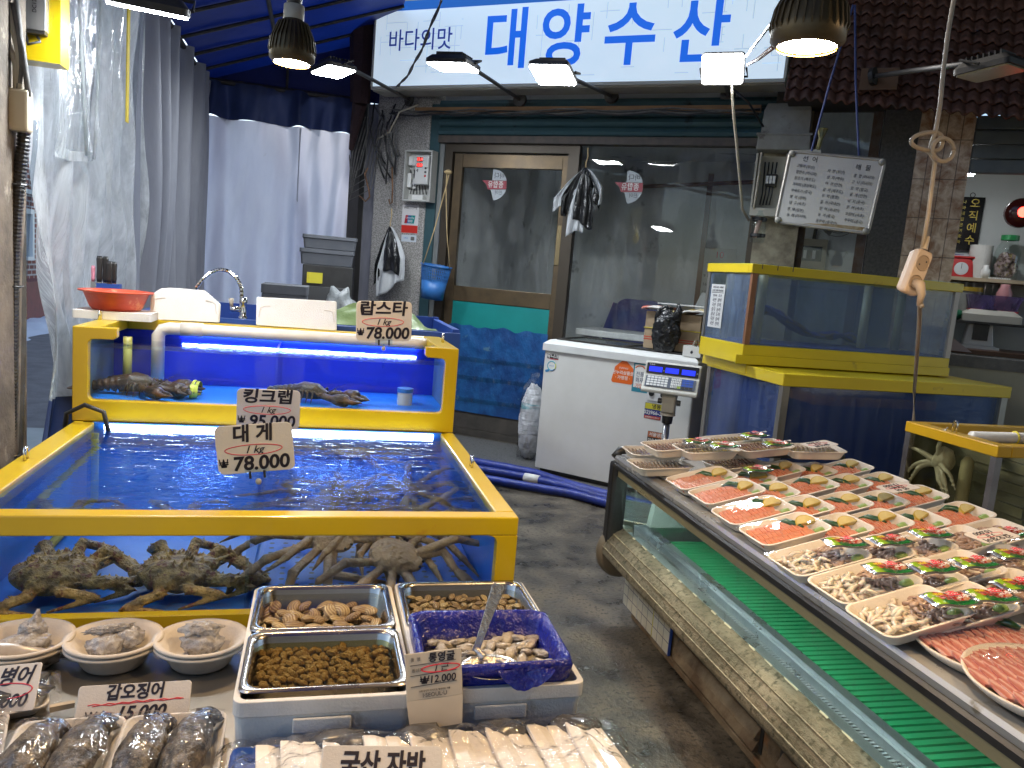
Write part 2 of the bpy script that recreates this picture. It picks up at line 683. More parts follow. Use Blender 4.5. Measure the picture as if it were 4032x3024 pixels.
MB().grid(14, 110, awf).build('tarpaulin', M_tarp, aw, smooth=True)
for k in range(21):
    yy = 6.34 - k * .43
    if yy < -2.5:
        break
    MB().tube([(0, yy, -.012), (AW_W, yy, AW_W * AWT - .012)], .012, 6).build('rib', M_dark, aw)
MB().tube([(0, -2.6, -.03), (0, 6.72, -.03)], .02, 8).build('eave_rail', M_dark, aw)
MB().tube([(.55, -2.6, .55 * AWT - .035), (.55, 6.7, .55 * AWT - .035)], .014, 8).build('purlin', M_dark, aw)
MB().tube([(0, 6.7, 0), (1.2, 6.7, .0)], .022, 8).build('end_rail', M_dark, aw)
MB().prism([(0, 0), (1.42, 0), (1.42, 1.42 * AWT), (0, .01)], .004, Matrix(((1, 0, 0, 0), (0, 0, 1, 6.735), (0, 1, 0, 0), (0, 0, 0, 1)))).build('gable_tarpaulin', M_tarp, aw)
MB().tube([(.6, 6.69, 0), (.6, 6.69, .6 * AWT - .02)], .012, 6).build('end_strut', M_dark, aw)

# ---- unseen roof and back wall, added to block skylight and window reflections
M_skyblock = mat('sky_block_sheet', (.05, .05, .055), (.08, .08, .08), scale=3, rough=.7)
struct(MB().box((.55, -7, 4.3), (9.5, 9.5, 4.36)).build('roof', M_skyblock))
struct(MB().box((-.8, -3.6, 0), (9.5, -3.45, 4.3)).build('added_back_wall', mat('dim_wall', (.10, .095, .09), (.05, .05, .05), scale=1.5, rough=.8)))

# ---- end curtain (white, daylight behind it) and side curtains
def fold(t, amp, seed):
    return amp * (.5 * sin(t * 31 + seed) + .35 * sin(t * 53 + seed * 2.1 + 1.3 * sin(t * 9)) + .25 * noise.noise(V((t * 17, seed, 0))))


M_wcur = mat('white_tarp', (.78, .81, .93), (.70, .73, .86), scale=3, rough=.55, bump=.35, bscale=9, trans=.78, stretch=(2, 2, .6), c3=(.42, .38, .36), s3=3, t3=.70)
M_ncur = mat('navy_tarp', (.03, .045, .13), (.022, .035, .10), scale=4, rough=.55, trans=.25)
ec = thing('end_curtain', 'white tarpaulin curtain with navy top band hung across the stall end', 'curtain', (0, 6.72, 0))


def ecf(z0, z1):
    def f(u, v):
        x = -.93 + 1.135 * u
        z = z0 + (z1 - z0) * v
        a = (.35 + .65 * (1 - v)) * (.02 + .05 * max(0, noise.noise(V((x * 3.1, 5, z * .7))) + .35))
        d = fold(x * .62 + .03 * noise.noise(V((x * 2, z * .8, 4))), a * 3.2, 3.0) + .06 * noise.noise(V((x * 5 + z * .9, z * 1.3, 9))) + .03 * noise.noise(V((x * 13 - z * 1.7, z * 2.6, 2)))
        return (x, -.05 + d, z)
    return f


MB().grid(160, 40, ecf(.04, 2.352)).build('white_sheet', M_wcur, ec, smooth=True)
MB().grid(160, 8, ecf(2.352, 2.625)).build('navy_band', M_ncur, ec, smooth=True)
MB().tube([(-.20, -.085, .1), (-.20, -.09, 2.34)], .006, 6).build('seam', mat('grey_seam', (.40, .42, .52), rough=.6, trans=.3), ec)
for k in range(6):
    MB().tube([(-.85 + k * .19 + .006 * cos(a), -.05, 2.635 + .014 * sin(a)) for a in [2 * pi * i / 10 for i in range(10)]], .002, 5, closed=True).build('ring', M_dark, ec)

M_gcur = mat('grey_tarp', (.34, .35, .40), (.28, .29, .34), scale=4, rough=.5, bump=.4, bscale=10, trans=.42, stretch=(1, 3, .5))
gc = thing('grey_curtain', 'bunched grey tarpaulin side curtain in deep folds beside the clear vinyl', 'curtain', (-.95, 0, 0))


def gcf(u, v):
    y = 4.35 + 2.38 * u
    z = .04 + 2.57 * v
    pinch = 1 - .25 * sin(pi * v) * u
    d = .062 * (sin(u * 62 + .8 * sin(v * 2.2 + u * 7)) + .55 * sin(u * 103 + 2 + v * 1.2)) * (.75 + .35 * v) + .03 * noise.noise(V((u * 9, v * 2.5, 1)))
    d += .10 * max(0, u - .5) * (1 - .3 * v)
    return (d * pinch, y + .02 * sin(v * 5 + u * 30), z)


MB().grid(300, 26, gcf).build('sheet', M_gcur, gc, smooth=True)

# clear vinyl: two long strips with a hemmed short panel in front
def vinyl(name, haze, tint=(.93, .96, .97)):
    if name in _MC:
        return _MC[name]
    m, nt, out = _new(name)
    tp = nt.nodes.new('ShaderNodeBsdfTransparent')
    tp.inputs['Color'].default_value = (*tint, 1)
    tl = nt.nodes.new('ShaderNodeBsdfTranslucent')
    df = nt.nodes.new('ShaderNodeBsdfDiffuse')
    f = _noise(nt, _coord(nt, (1, 5, 1.2)), 3, 5, .65, .8)
    c = _ramp(nt, f, [(.3, (.58, .60, .62)), (.7, (.86, .88, .90))])
    nt.links.new(c, tl.inputs['Color'])
    nt.links.new(c, df.inputs['Color'])
    a = nt.nodes.new('ShaderNodeMixShader')
    a.inputs[0].default_value = .35
    nt.links.new(tl.outputs[0], a.inputs[1])
    nt.links.new(df.outputs[0], a.inputs[2])
    b = nt.nodes.new('ShaderNodeMixShader')
    k = _ramp(nt, f, [(.3, (haze * .75,) * 3), (.7, (haze * 1.2,) * 3)])
    nt.links.new(k, b.inputs[0])
    nt.links.new(tp.outputs[0], b.inputs[1])
    nt.links.new(a.outputs[0], b.inputs[2])
    gl = nt.nodes.new('ShaderNodeBsdfGlossy')
    gl.inputs['Roughness'].default_value = .06
    fr = nt.nodes.new('ShaderNodeFresnel')
    fr.inputs['IOR'].default_value = 1.5
    h = _noise(nt, _coord(nt, (1, 9, 1.6)), 2.6, 4, .6, 1.2)
    bp = nt.nodes.new('ShaderNodeBump')
    bp.inputs['Strength'].default_value = 1
    bp.inputs['Distance'].default_value = .03
    nt.links.new(h, bp.inputs['Height'])
    nt.links.new(bp.outputs[0], gl.inputs['Normal'])
    nt.links.new(bp.outputs[0], fr.inputs['Normal'])
    c_ = nt.nodes.new('ShaderNodeMixShader')
    fm = nt.nodes.new('ShaderNodeMath')
    fm.operation = 'MULTIPLY'
    fm.inputs[1].default_value = .45
    nt.links.new(fr.outputs[0], fm.inputs[0])
    nt.links.new(fm.outputs[0], c_.inputs[0])
    nt.links.new(b.outputs[0], c_.inputs[1])
    nt.links.new(gl.outputs[0], c_.inputs[2])
    nt.links.new(c_.outputs[0], out.inputs['Surface'])
    _MC[name] = m
    return m


M_vin = vinyl('clear_vinyl', .80)
M_vin2 = vinyl('clear_vinyl_panel', .38)
M_nskirt = mat('navy_skirt', (.012, .03, .12), (.010, .022, .09), scale=5, rough=.5)
vc = thing('vinyl_curtain', 'clear crumpled vinyl curtain with navy hem hanging at the street side', 'curtain', (-.95, 0, 0))


def vcf(y0, y1, z0, z1, seed, amp):
    def f(u, v):
        z = z0 + (z1 - z0) * v
        sq = 1 - .30 * math.exp(-((z - .85) / .35) ** 2)  # gathered low down
        ym = y1 - .1
        y = ym - (ym - (y0 + (y1 - y0) * u)) * sq
        d = amp * (sin(u * 23 + seed + 1.2 * sin(z * 1.7 + seed)) + .6 * sin(u * 47 + seed * 3 + z * .8)) + .04 * noise.noise(V((u * 6, z * 2.2, seed)))
        return (d, y, z)
    return f


MB().grid(120, 40, vcf(2.98, 3.78, .70, 2.62, 1.0, .022)).build('long_strip', M_vin, vc, smooth=True)
MB().grid(100, 40, vcf(3.66, 4.52, .30, 2.62, 4.0, .03)).build('far_strip', M_vin, vc, smooth=True)
MB().grid(80, 6, vcf(2.98, 3.78, .10, .70, 1.0, .022)).build('navy_hem', M_nskirt, vc, smooth=True)
sp = MB().grid(70, 24, lambda u, v: (.06 + .02 * sin(u * 11 + 1.5 * sin(v * 3)) + .02 * noise.noise(V((u * 5, v * 4, 3))), 2.99 + .5 * u, 1.575 + .06 * u * u + (1.05 - .06 * u * u) * v)).build('short_panel', M_vin2, vc, smooth=True)
MB().grid(40, 2, lambda u, v: (.064 + .02 * sin(u * 11), 2.99 + .5 * u, 1.575 + .06 * u * u + .035 * v)).build('hem', vinyl('vinyl_hem', .8, (.85, .92, .88)), vc, smooth=True)
MB().box((.07, 3.93, 1.85), (.075, 3.975, 2.5)).build('yellow_strap', mat('yellow_strap', (.75, .55, .02), rough=.5), vc)
for (ya, yb) in ((3.16, 3.3), (3.45, 3.4)):
    MB().tube([(.075, ya, 2.6), (.08, ya + .02, 2.2), (.085, (ya + yb) / 2, 1.9), (.08, yb, 1.62)], .006, 6).build('fold_ridge', vinyl('vinyl_hem', .8), vc, smooth=True)

# ================================================================== SHOP FRONT  (x along the front, y into the shop)
M_granite = mat('granite', (.20, .19, .18), (.42, .40, .38), lo=.42, hi=.58, scale=110, detail=3, rough=.45, c3=(.04, .04, .04), s3=140, t3=.58)
M_shut = mat('teal_shutter', (.035, .085, .10), (.05, .105, .12), scale=5, rough=.42, metal=.2, c3=(.02, .03, .03), s3=5, t3=.6)
M_bronze = mat('bronze_frame', (.16, .11, .06), (.11, .08, .05), scale=9, rough=.35, metal=.5)
M_wallin = mat('shop_wall', (.80, .82, .82), (.72, .74, .74), scale=2, rough=.8, c3=(.25, .26, .25), s3=3, t3=.62)
M_pane = glass('shop_pane', (.97, .98, .98), ior=1.5, bump=.08, bscale=2.5, bdist=.01, dirt_haze=.13, dcol=(.5, .52, .52), dscale=(6, 6, 2.2), dlo=.42, dhi=.8)
sh = thing('fish_shop', 'fish shop front with granite pillar, rolled teal shutter and bronze sliding door', 'shop', M=FM)
MB().prism(rrect(.50, .34, .02), 2.72, Matrix.Translation((-.67, .19, 0))).build('granite_pillar', M_granite, sh)
bx('shutter_guide', (-.42, .03, 0), (-.335, .10, 2.6), M_shut, sh)
bx('guide_lip', (-.335, .05, 0), (-.295, .12, 2.36), mat('grey_guide', (.22, .23, .23), rough=.5, metal=.3), sh)
shp = [(.02, 2.36)]
for k in range(4):
    z0 = 2.36 + k * .068
    shp += [(.0, z0 + .008), (-.012, z0 + .03), (.0, z0 + .056), (.018, z0 + .062)]
shp += [(.12, 2.64), (.12, 2.36)]
MB().prism([(y, z) for y, z in shp], 2.53, Matrix(((0, 0, 1, -.33), (1, 0, 0, 0), (0, 1, 0, 0), (0, 0, 0, 1)))).build('shutter', M_shut, sh)
bx('shutter_bar', (-.33, .0, 2.305), (2.2, .09, 2.358), mat('rusty_brown_bar', (.055, .045, .04), (.09, .07, .055), scale=20, rough=.6), sh)
bx('lintel', (-2.2, .16, 2.72), (3.5, .4, 4.3), mat('dark_lintel', (.05, .045, .04), rough=.8), sh)
# door frame and sliding leaf
fr = MB()
fr.box((-.29, .06, 0), (-.225, .16, 2.305)).box((.745, .06, 0), (.80, .16, 2.305)).box((-.225, .06, 2.245), (.745, .16, 2.305))
fr.build('door_frame', mat('dark_bronze', (.07, .055, .04), rough=.4, metal=.4), sh)
dr = bx('door', (-.215, .085, .05), (-.145, .125, 2.235), M_bronze, sh)
for nm, lo, hi in (('stile', (.695, .085, .05), (.745, .125, 2.235)), ('top_rail', (-.145, .087, 2.13), (.695, .123, 2.235)), ('middle_rail', (-.145, .087, 1.08), (.695, .123, 1.20)), ('kick_board', (-.145, .087, .05), (.695, .123, .22))):
    bx(nm, lo, hi, mat('dark_kick', (.05, .045, .04), (.08, .07, .06), scale=9, rough=.6) if nm == 'kick_board' else M_bronze, dr, bevel=.004)
bx('pane', (-.145, .102, 1.2), (.695, .108, 2.13), M_pane, dr)
bx('teal_panel', (-.145, .095, .22), (.695, .115, 1.08), mat('teal_panel', (.012, .26, .25), (.01, .22, .21), scale=4, rough=.4), dr)
M_bfilm = mat('blue_plastic_sheet', (.02, .105, .30), (.015, .06, .20), lo=.4, hi=.6, scale=6, rough=.3, bump=.5, bscale=26, stretch=(1.6, 1, 1), c3=(.10, .20, .30), s3=12, t3=.63)
MB().grid(60, 50, lambda u, v: (-.155 + .86 * u,   .078 + .005 * noise.noise(V((u * 9 + v * 3, v * 7, 0))) - .007 * abs(noise.noise(V((u * 4 - v * 6, v * 3, 4)))), .19 + v * (.70 + .03 * noise.noise(V((u * 8, 0, 5)))))).build('plastic_sheet', M_bfilm, dr, smooth=True)
for zz in (.27, .45, .60):
    MB().grid(40, 2, lambda u, v: (-.15 + .86 * u, .066 + .004 * noise.noise(V((u * 20, zz, 0))), zz + .05 * u * .3 + .035 * v + .006 * noise.noise(V((u * 18, v * 3, zz))))).build('tape_strip', glass('clear_tape', (.82, .82, .76), ior=1.6, rough=.15, bump=1, bscale=40, dirt_haze=.25, dcol=(.6, .58, .5)), dr, smooth=True)
bx('pull_handle', (.70, .078, 1.42), (.738, .086, 1.72), mat('brass_plate', (.25, .19, .10), rough=.4, metal=.7), dr, bevel=.003)
MB().box((-.155, .072, .0), (.70, .17, .05)).build('threshold', mat('dark_kick', (0, 0, 0)), sh)
# window beside the door
wf = MB()
wf.box((.80, .06, .86), (.83, .13, 2.305)).box((2.10, .06, .86), (2.14, .13, 2.305)).box((.83, .06, .83), (2.10, .13, .87))
wfo = wf.build('window', mat('dark_bronze', (0, 0, 0)), sh)
bx('pane', (.83, .094, .87), (2.10, .10, 2.3), M_pane, wfo)
bx('sill_wall', (.80, .05, 0), (2.14, .2, .83), mat('dim_wall', (0, 0, 0)), sh)
bx('end_post', (2.14, .02, 0), (2.42, .3, 2.62), mat('stained_plaster', (.38, .34, .24), (.20, .17, .12), lo=.4, hi=.62, scale=9, rough=.85, bump=.4, bscale=30), sh)
w2 = MB()
w2.box((2.42, .08, .8), (2.46, .14, 2.6)).box((2.78, .08, .8), (2.84, .14, 2.6)).box((2.46, .08, 2.55), (2.78, .14, 2.6)).build('narrow_window', mat('rusty_frame', (.12, .10, .085), (.09, .05, .03), scale=22, rough=.7), sh)
bx('narrow_pane', (2.46, .10, .8), (2.78, .106, 2.55), M_pane, sh)
bx('dark_post', (2.845, .0, 0), (3.049, .3, 2.62), mat('mottled_post', (.10, .095, .085), (.05, .047, .043), scale=60, rough=.7), sh)
# rooms behind
rm = MB()
rm.box((-.3, 2.6, 0), (2.95, 2.7, 2.7)).box((2.95, .3, 0), (3.02, 2.7, 2.7)).box((-.36, .13, 0), (-.3, 2.7, 2.7)).box((-.3, .13, 2.62), (2.95, 2.6, 2.7))
rm.build('room_wall', M_wallin, sh)
bx('room_floor', (-.3, .17, .0), (2.95, 2.6, .01), M_step, sh)
MB().box((.85, .3, .90), (2.1, .75, .95)).box((.87, .32, .0), (.92, .73, .9)).box((2.0, .32, .0), (2.05, .73, .9)).build('inner_counter', M_white, sh, bevel=.005)
for s_ in (1.35, 1.95):
    bx('wall_pipe', (s_, 2.56, .9), (s_ + .05, 2.598, 2.5), mat('brown_conduit', (.22, .10, .07), rough=.6), sh)
MB().tube([(.7, 2.55, 2.35), (2.9, 2.5, 2.5)], .02, 8).build('conduit', mat('brown_conduit', (0, 0, 0)), sh)
# things inside the room
fb = lambda s, z, d: fw(s, z, -d)
t = thing('wall_calendar', 'large paper calendar seen on the wall through the shop window', 'calendar', M=FM @ Matrix.Translation((1.55, 2.58, 1.15)))
bx('sheet', (-.16, -.006, 0), (.16, 0, .62), mat('paper', (.62, .62, .60), (.56, .56, .54), scale=4, rough=.8), t)
for k in range(5):
    text('numbers', ' '.join(str(k * 7 + j + 1) for j in range(7)), .045, M_ink, t, M=XZ((0, -.0065, .08 + .085 * (4 - k))))
text('heading', '10', .09, M_red, t, M=XZ((0, -.0065, .55)))
t = thing('fuse_box', 'beige fuse panel with black cable on the inside wall', 'electrical box', M=FM @ Matrix.Translation((2.42, 2.57, 1.55)))
bx('case', (-.13, -.05, 0), (.13, 0, .36), mat('beige_plastic', (.48, .42, .30), rough=.5), t, bevel=.006)
bx('switch_bay', (-.09, -.056, .15), (.09, -.0505, .29), M_black, t)
for k in range(4):
    bx('switch', (-.075 + k * .04, -.066, .17), (-.045 + k * .04, -.0565, .25), M_dark if k % 2 else M_white, t)
MB().tube([(.0, -.02, .36), (.02, -.03, .6), (.14, -.03, .95)], .018, 6).build('cable', M_cable, t)
t = thing('wall_fan', 'grey caged wall fan half seen through the shop window', 'fan', M=FM @ Matrix.Translation((2.62, 2.35, 2.1)))
for k in range(5):
    MB().tube([((.05 + .03 * k) * cos(a), -.05 + .012 * k * k * .3, (.05 + .03 * k) * sin(a)) for a in [2 * pi * i / 20 for i in range(20)]], .003, 5, closed=True).build('cage_ring', M_greycable, t)
MB().lathe([(0, -.02), (.05, -.01), (.05, .08), (0, .1)], 16, Matrix.Rotation(pi / 2, 4, 'X')).build('motor', M_dark, t)
for k in range(3):
    MB().prism([(.0, -.02), (.16, -.07), (.18, .03), (.02, .03)], .004, Matrix.Rotation(pi / 2, 4, 'X') @ Matrix.Rotation(k * 2.1, 4, 'Z')).build('blade', M_greycable, t)
t = thing('padded_chair', 'tan padded chair standing inside behind the window', 'chair', M=FM @ Matrix.Translation((1.55, 1.5, 0)))
MB().prism(rrect(.5, .5, .08), .1, base=.42).build('seat', mat('tan_vinyl', (.34, .27, .17), (.28, .22, .14), scale=7, rough=.45), t, bevel=.02)
MB().prism(rrect(.5, .62, .08), .09, XZ((0, .24, .86))).build('backrest', mat('tan_vinyl', (0, 0, 0)), t, bevel=.02)
for sx in (-.2, .2):
    for sy in (-.2, .2):
        MB().tube([(sx, sy, 0), (sx, sy, .42)], .014, 6).build('leg', M_dark, t)
t = thing('blue_jacket', 'blue and violet jacket draped over a chair inside the shop', 'jacket', M=FM @ Matrix.Translation((1.08, 1.35, 0)))
MB().prism(rrect(.42, .5, .1), .12, XZ((0, .1, .95))).build('body', mat('violet_cloth', (.07, .11, .32), (.12, .09, .26), scale=4, rough=.8, bump=.5, bscale=12), t, bevel=.03)
for sx in (-.26, .26):
    MB().tube([(sx * .75, .04, 1.14), (sx, .0, .9), (sx * .95, -.05, .68)], [.06, .055, .045], 8).build('sleeve', mat('violet_cloth', (0, 0, 0)), t, smooth=True)
t = thing('paper_sack', 'pale printed sack standing on the inner counter at the window', 'sack', M=FM @ Matrix.Translation((1.88, .52, .95)))
MB().loft([[(x * .15, y * .07, z) for x, y in ((-1, -1), (1, -1), (1, 1), (-1, 1))] for z in (0, .1, .26)] + [[(x * .12, y * .02, .36) for x, y in ((-1, -1), (1, -1), (1, 1), (-1, 1))]]).build('bag', mat('pale_sack', (.5, .5, .48), (.42, .42, .40), scale=5, rough=.7, bump=.4, bscale=14), t, bevel=.008)
text('print', '미국식품', .05, M_ink, t, M=XZ((0, -.0715, .2)), shear=.2)
text('roundel', '8', .09, M_ink, t, M=XZ((.01, -.0715, .09)))
t = thing('leaning_paper', 'narrow white paper sheet hung on the wall right of the calendar', 'paper', M=FM @ Matrix.Translation((2.02, 2.585, 1.3)))
bx('sheet', (-.07, -.005, 0), (.07, 0, .42), mat('paper', (0, 0, 0)), t)
bx('red_stamp', (-.02, -.008, .35), (.02, -.0055, .385), M_red, t)

# neighbour shop right of the tiled pillar
ns = thing('neighbour_shop', 'neighbouring stall with brown marbled tile pillar and shelved back room', 'shop', M=FM)
M_marb = tilemat('brown_marble_tile', (.74, .59, .43), (.68, .53, .38), (.25, .19, .14), .082, .235, .003, rough=.3, bump=.3, offset=.0, axis='XZ', noise_s=13, stain=(.42, .25, .15))
bx('tile_pillar', (3.05, -.03, 0), (3.345, .28, 2.62), M_marb, ns)
bx('low_wall', (3.345, -.02, 0), (6.2, .1, .99), mat('cream_paint', (.42, .40, .29), (.36, .34, .25), scale=3, rough=.6), ns)
bx('wall_cap', (3.345, -.03, .99), (6.2, .12, 1.06), mat('chipped_trim', (.20, .19, .17), (.13, .125, .115), scale=14, rough=.7, c3=(.45, .43, .38), s3=30, t3=.66), ns)
bx('back_wall', (3.3, 1.25, 0), (6.2, 1.33, 2.75), mat('white_back_wall', (.55, .57, .57), (.50, .52, .52), scale=3, rough=.8), ns)
bx('side_wall', (3.28, .28, 0), (3.345, 1.25, 2.75), mat('white_back_wall', (0, 0, 0)), ns)
bx('ceiling', (3.3, .05, 2.42), (6.2, 1.3, 2.47), mat('cream_ceiling', (.55, .52, .45), rough=.8), ns)
sl = MB()
for k in range(4):
    sl.box((3.35, -.02 - .004 * (k % 2), 2.16 + k * .085), (6.2, .03, 2.24 + k * .085))
sl.build('shutter', mat('grey_green_shutter', (.10, .12, .13), (.14, .16, .17), scale=6, rough=.5, metal=.2), ns, bevel=.006)
bx('shelf_board', (3.35, .95, 1.555), (4.25, 1.248, 1.58), mat('pale_plywood', (.52, .42, .28), (.46, .36, .24), scale=9, rough=.6, stretch=(1, 8, 8)), ns)
for s_ in (3.42, 3.80, 4.15):
    MB().prism([(0, 0), (.25, 0), (.25, -.22), (.21, -.22)], .04, Matrix(((0, 0, 1, s_), (1, 0, 0, .99), (0, 1, 0, 1.554), (0, 0, 0, 1)))).build('shelf_bracket', mat('pale_plywood', (0, 0, 0)), ns)
bx('work_table', (3.36, .5, 1.05), (6, 1.2, 1.08), mat('brown_table', (.14, .06, .03), (.10, .045, .025), scale=8, rough=.4), ns)
bx('frame_post', (3.98, .0, 1.06), (4.06, .08, 2.2), mat('dark_steel_post', (.11, .10, .095), (.08, .075, .07), scale=12, rough=.5), ns)
bx('frame_trim', (4.065, .0, 1.06), (4.10, .06, 2.2), mat('pale_trim', (.48, .40, .33), rough=.5), ns)

# brown clay tile eave above the shops
ev = thing('tile_eave', 'steep eave of dark brown clay pantiles above the shop sign', 'roof', M=FM)
M_clay = mat('clay_tile', (.075, .033, .022), (.135, .058, .038), lo=.35, hi=.65, scale=9, rough=.55, rough2=.75, bump=.4, bscale=60, c3=(.045, .025, .02), s3=14, t3=.6)
NX, NZ, TW, TH = 56, 19, .068, .072
for j in range(NZ):
    b_ = MB()

    def tf(u, v, j=j):
        s_ = 2.27 + NX * TW * u
        ph = (s_ / TW) % 1.0
        z = 2.50 - .10 * max(0, s_ - 2.4) + (j + v * 1.12) * TH
        prof = .009 * sin(2 * pi * ph) - (.010 if ph > .90 else 0)
        y = -.44 + (j + v) * TH * .42 + .03 * v - prof
        jit = .012 * noise.noise(V((int(s_ / TW) * 3.7, j * 5.1, 0)))
        return (s_ , y + jit, z + .010 * sin(2 * pi * ph + 1) * (1 - v) + jit * .5)
    b_.grid(NX * 8, 3, tf)
    b_.build('tile_course', M_clay, ev, smooth=True, solid=.012)
bx('soffit', (2.27, -.36, 2.535), (6.0, .04, 2.555), mat('dark_soffit', (.04, .033, .028), rough=.85), ev)
# ================================================================== SIGN AND LAMPS
sg = thing('shop_sign', 'long backlit white lightbox sign with blue Korean shop name', 'sign', M=FM @ Matrix.Translation((.755, -.35, 2.645)))
SW, SH = 2.97, .60
M_face = mat('sign_face', (.60, .74, .86), (.66, .79, .90), scale=1.2, rough=.4, emit=.36)
bx('face', (-SW / 2, 0, 0), (SW / 2, .02, SH), M_face, sg)
bx('casing', (-SW / 2 - .01, .021, -.03), (SW / 2 + .01, .2, SH + .02), mat('aluminium_casing', (.42, .40, .34), (.34, .32, .27), scale=6, rough=.5, metal=.3), sg)
fm_ = MB()
fm_.box((-SW / 2 - .012, -.008, -.022), (SW / 2 + .012, .02, -.001)).box((SW / 2 + .0005, -.008, 0), (SW / 2 + .016, .02, SH)).box((-SW / 2 - .016, -.008, 0), (-SW / 2 - .0005, .02, SH))
fm_.build('trim', mat('cream_trim', (.55, .53, .45), rough=.5), sg)
bx('blue_band', (-SW / 2 + .002, -.003, SH - .065), (SW / 2 - .002, -.0005, SH), mat('sign_blue_band', (.01, .13, .52), rough=.4, emit=.28), sg)
M_sblue = mat('sign_blue', (.006, .12, .68), rough=.4, emit=.4)
M_lat = mat('sign_lattice', (.50, .62, .72), rough=.4, emit=.30)
for nm, ch, x_ in (('lettering', '대', -.40), ('lettering', '양', .03), ('lettering', '수', .49), ('lettering', '산', .95)):
    text(nm, ch, .43, M_sblue, sg, M=XZ((x_, -.0012, .275)), bold=.018, sx=.93)
text('slogan', '바다의맛', .165, mat('sign_slogan', (.02, .06, .36), rough=.4, emit=.2), sg, M=XZ((-1.10, -.0012, .315)), bold=.006, sx=.9)
lt = MB()
rl = random.Random(3)
for (x0, x1) in ((-1.46, -.75), (1.12, 1.46), (-.2, 1.1)):
    n_ = int((x1 - x0) * (55 if x0 != -.2 else 20))
    for k in range(n_):
        x_, z_ = round(rl.uniform(x0, x1) / .045) * .045, round(rl.uniform(.03, SH - .12) / .045) * .045
        L = rl.choice((.09, .135, .18))
        if rl.random() < .5:
            x2 = min(x_ + L, x1)
            lt.box((x_, -.0006, z_), (x2, -.0002, z_ + .006))
        else:
            z2 = min(z_ + L, SH - .09)
            lt.box((x_, -.0006, z_), (x_ + .006, -.0002, z2))
lt.build('lattice_pattern', M_lat, sg)

M_led = glow('led_white', (.90, .96, 1.0), 85)
M_led0 = mat('led_off', (.45, .40, .24), (.36, .32, .18), scale=70, rough=.3)
M_warm = glow('led_warm', (1.0, .67, .33), 235)


def floodlight(label, c, direc, w, d, tilt=0, roll=0, base=None, lit=True, hang=None):
    """flat LED floodlight: lens faces down (local -z), long axis DIREC, arm back to BASE"""
    u = V(direc).normalized()
    n = V((0, 0, 1))
    M = frame3(c, u, n.cross(u))
    M = M @ Matrix.Rotation(tilt, 4, 'X') @ Matrix.Rotation(roll, 4, 'Y')
    t = thing('floodlight', label, 'lamp', M=M)
    MB().loft([[(x, y, z) for x, y in rrect(w * k, d * k, .02)] for z, k in ((0, 1), (.022, 1), (.045, .82), (.05, .55))]).build('housing', M_dark, t)
    for k in range(7):
        bx('fin', (-w * .32, -d * .3 + k * d * .1, .046), (w * .32, -d * .3 + k * d * .1 + .006, .066), M_dark, t)
    MB().prism(rrect(w * .93, d * .9, .012), .006, base=-.007).build('lens', M_led if lit else M_led0, t)
    MB().tube([(-w * .5 - .008, 0, .02), (-w * .5 - .012, d * .32, .05), (w * .5 + .012, d * .32, .05), (w * .5 + .008, 0, .02)], .006, 6).build('yoke', M_dark, t)
    inv = M.inverted()
    if base is not None:
        b = inv @ V(base)
        MB().tube([(0, d * .32, .055), b * .5 + V((0, d * .16, .03)) , b], .013, 8).build('arm', mat('grey_pipe', (.10, .095, .09), rough=.5, metal=.5), t, smooth=True)
        MB().lathe([(0, -.02), (.05, -.015), (.05, .01), (.0, .02)], 16, Matrix.Translation(b) @ Matrix.Rotation(pi / 2, 4, 'X')).build('mount', M_dark, t)
    if hang is not None:
        b = inv @ V(hang)
        MB().tube([(0, d * .2, .05), b], .008, 6).build('hanger', M_dark, t)
    return t


UO = tuple(FU)
floodlight('dazzling white floodlight hanging at the left before the clear curtain', oy(P(1, 925, 60), 2.75) + V((0, 0, .0)), (1, .12, 0), .235, .19, .24, .02, hang=oy(P(1, 780, -60), 2.75))
c1 = hz(P(1, 2075, 445), 2.45)
floodlight('lit floodlight beside the warm bulb, left of the sign', c1, (.45, -.9, 0), .24, .2, .05, -.05, base=fw(*fac(P(2, 490, 620), .12), .12))
c2 = hz(P(2, 765, 415), 2.45)
floodlight('lit floodlight in front of the sign, under its first big letter', c2, UO, .26, .2, .02, .05, base=fw(*fac(P(2, 1180, 620), .1), .1))
c3 = hz(P(2, 1385, 465), 2.43)
floodlight('lit floodlight hiding the foot of the sign letter 양', c3, UO, .24, .2, -.30, .05, base=fw(*fac(P(2, 1750, 600), .1), .1))
c4 = fp(P(3, 335, 430), 1.0)
floodlight('lit floodlight turned outward near the right end of the sign', c4, UO, .235, .17, -1.05, .04, base=fw(*fac(P(3, 370, 590), .1), .1))
c5 = oy(P(3, 2010, 450), 2.75)
floodlight('unlit floodlight on a long arm under the tile eave', c5, (.9, .43, 0), .25, .21, -.12, -.12, base=fp(P(3, 1280, 475), .46), lit=False)
bx_ = thing('mount_board', 'brown timber block behind the unlit floodlight arm', 'board', M=FM @ Matrix.Translation(FM.inverted() @ fp(P(3, 1310, 490), .455)))
bx('block', (-.10, -.0, -.06), (.10, .02, .06), mat('brown_timber', (.17, .09, .045), (.12, .065, .035), scale=8, rough=.7), bx_)
rail = thing('timber_batten', 'long tan timber batten with cables under the sign', 'board', M=FM)
bx('batten', (-.5, -.10, 2.505), (2.1, -.06, 2.548), mat('tan_timber', (.30, .17, .075), (.22, .12, .06), scale=6, rough=.7, stretch=(1, 8, 8)), rail)


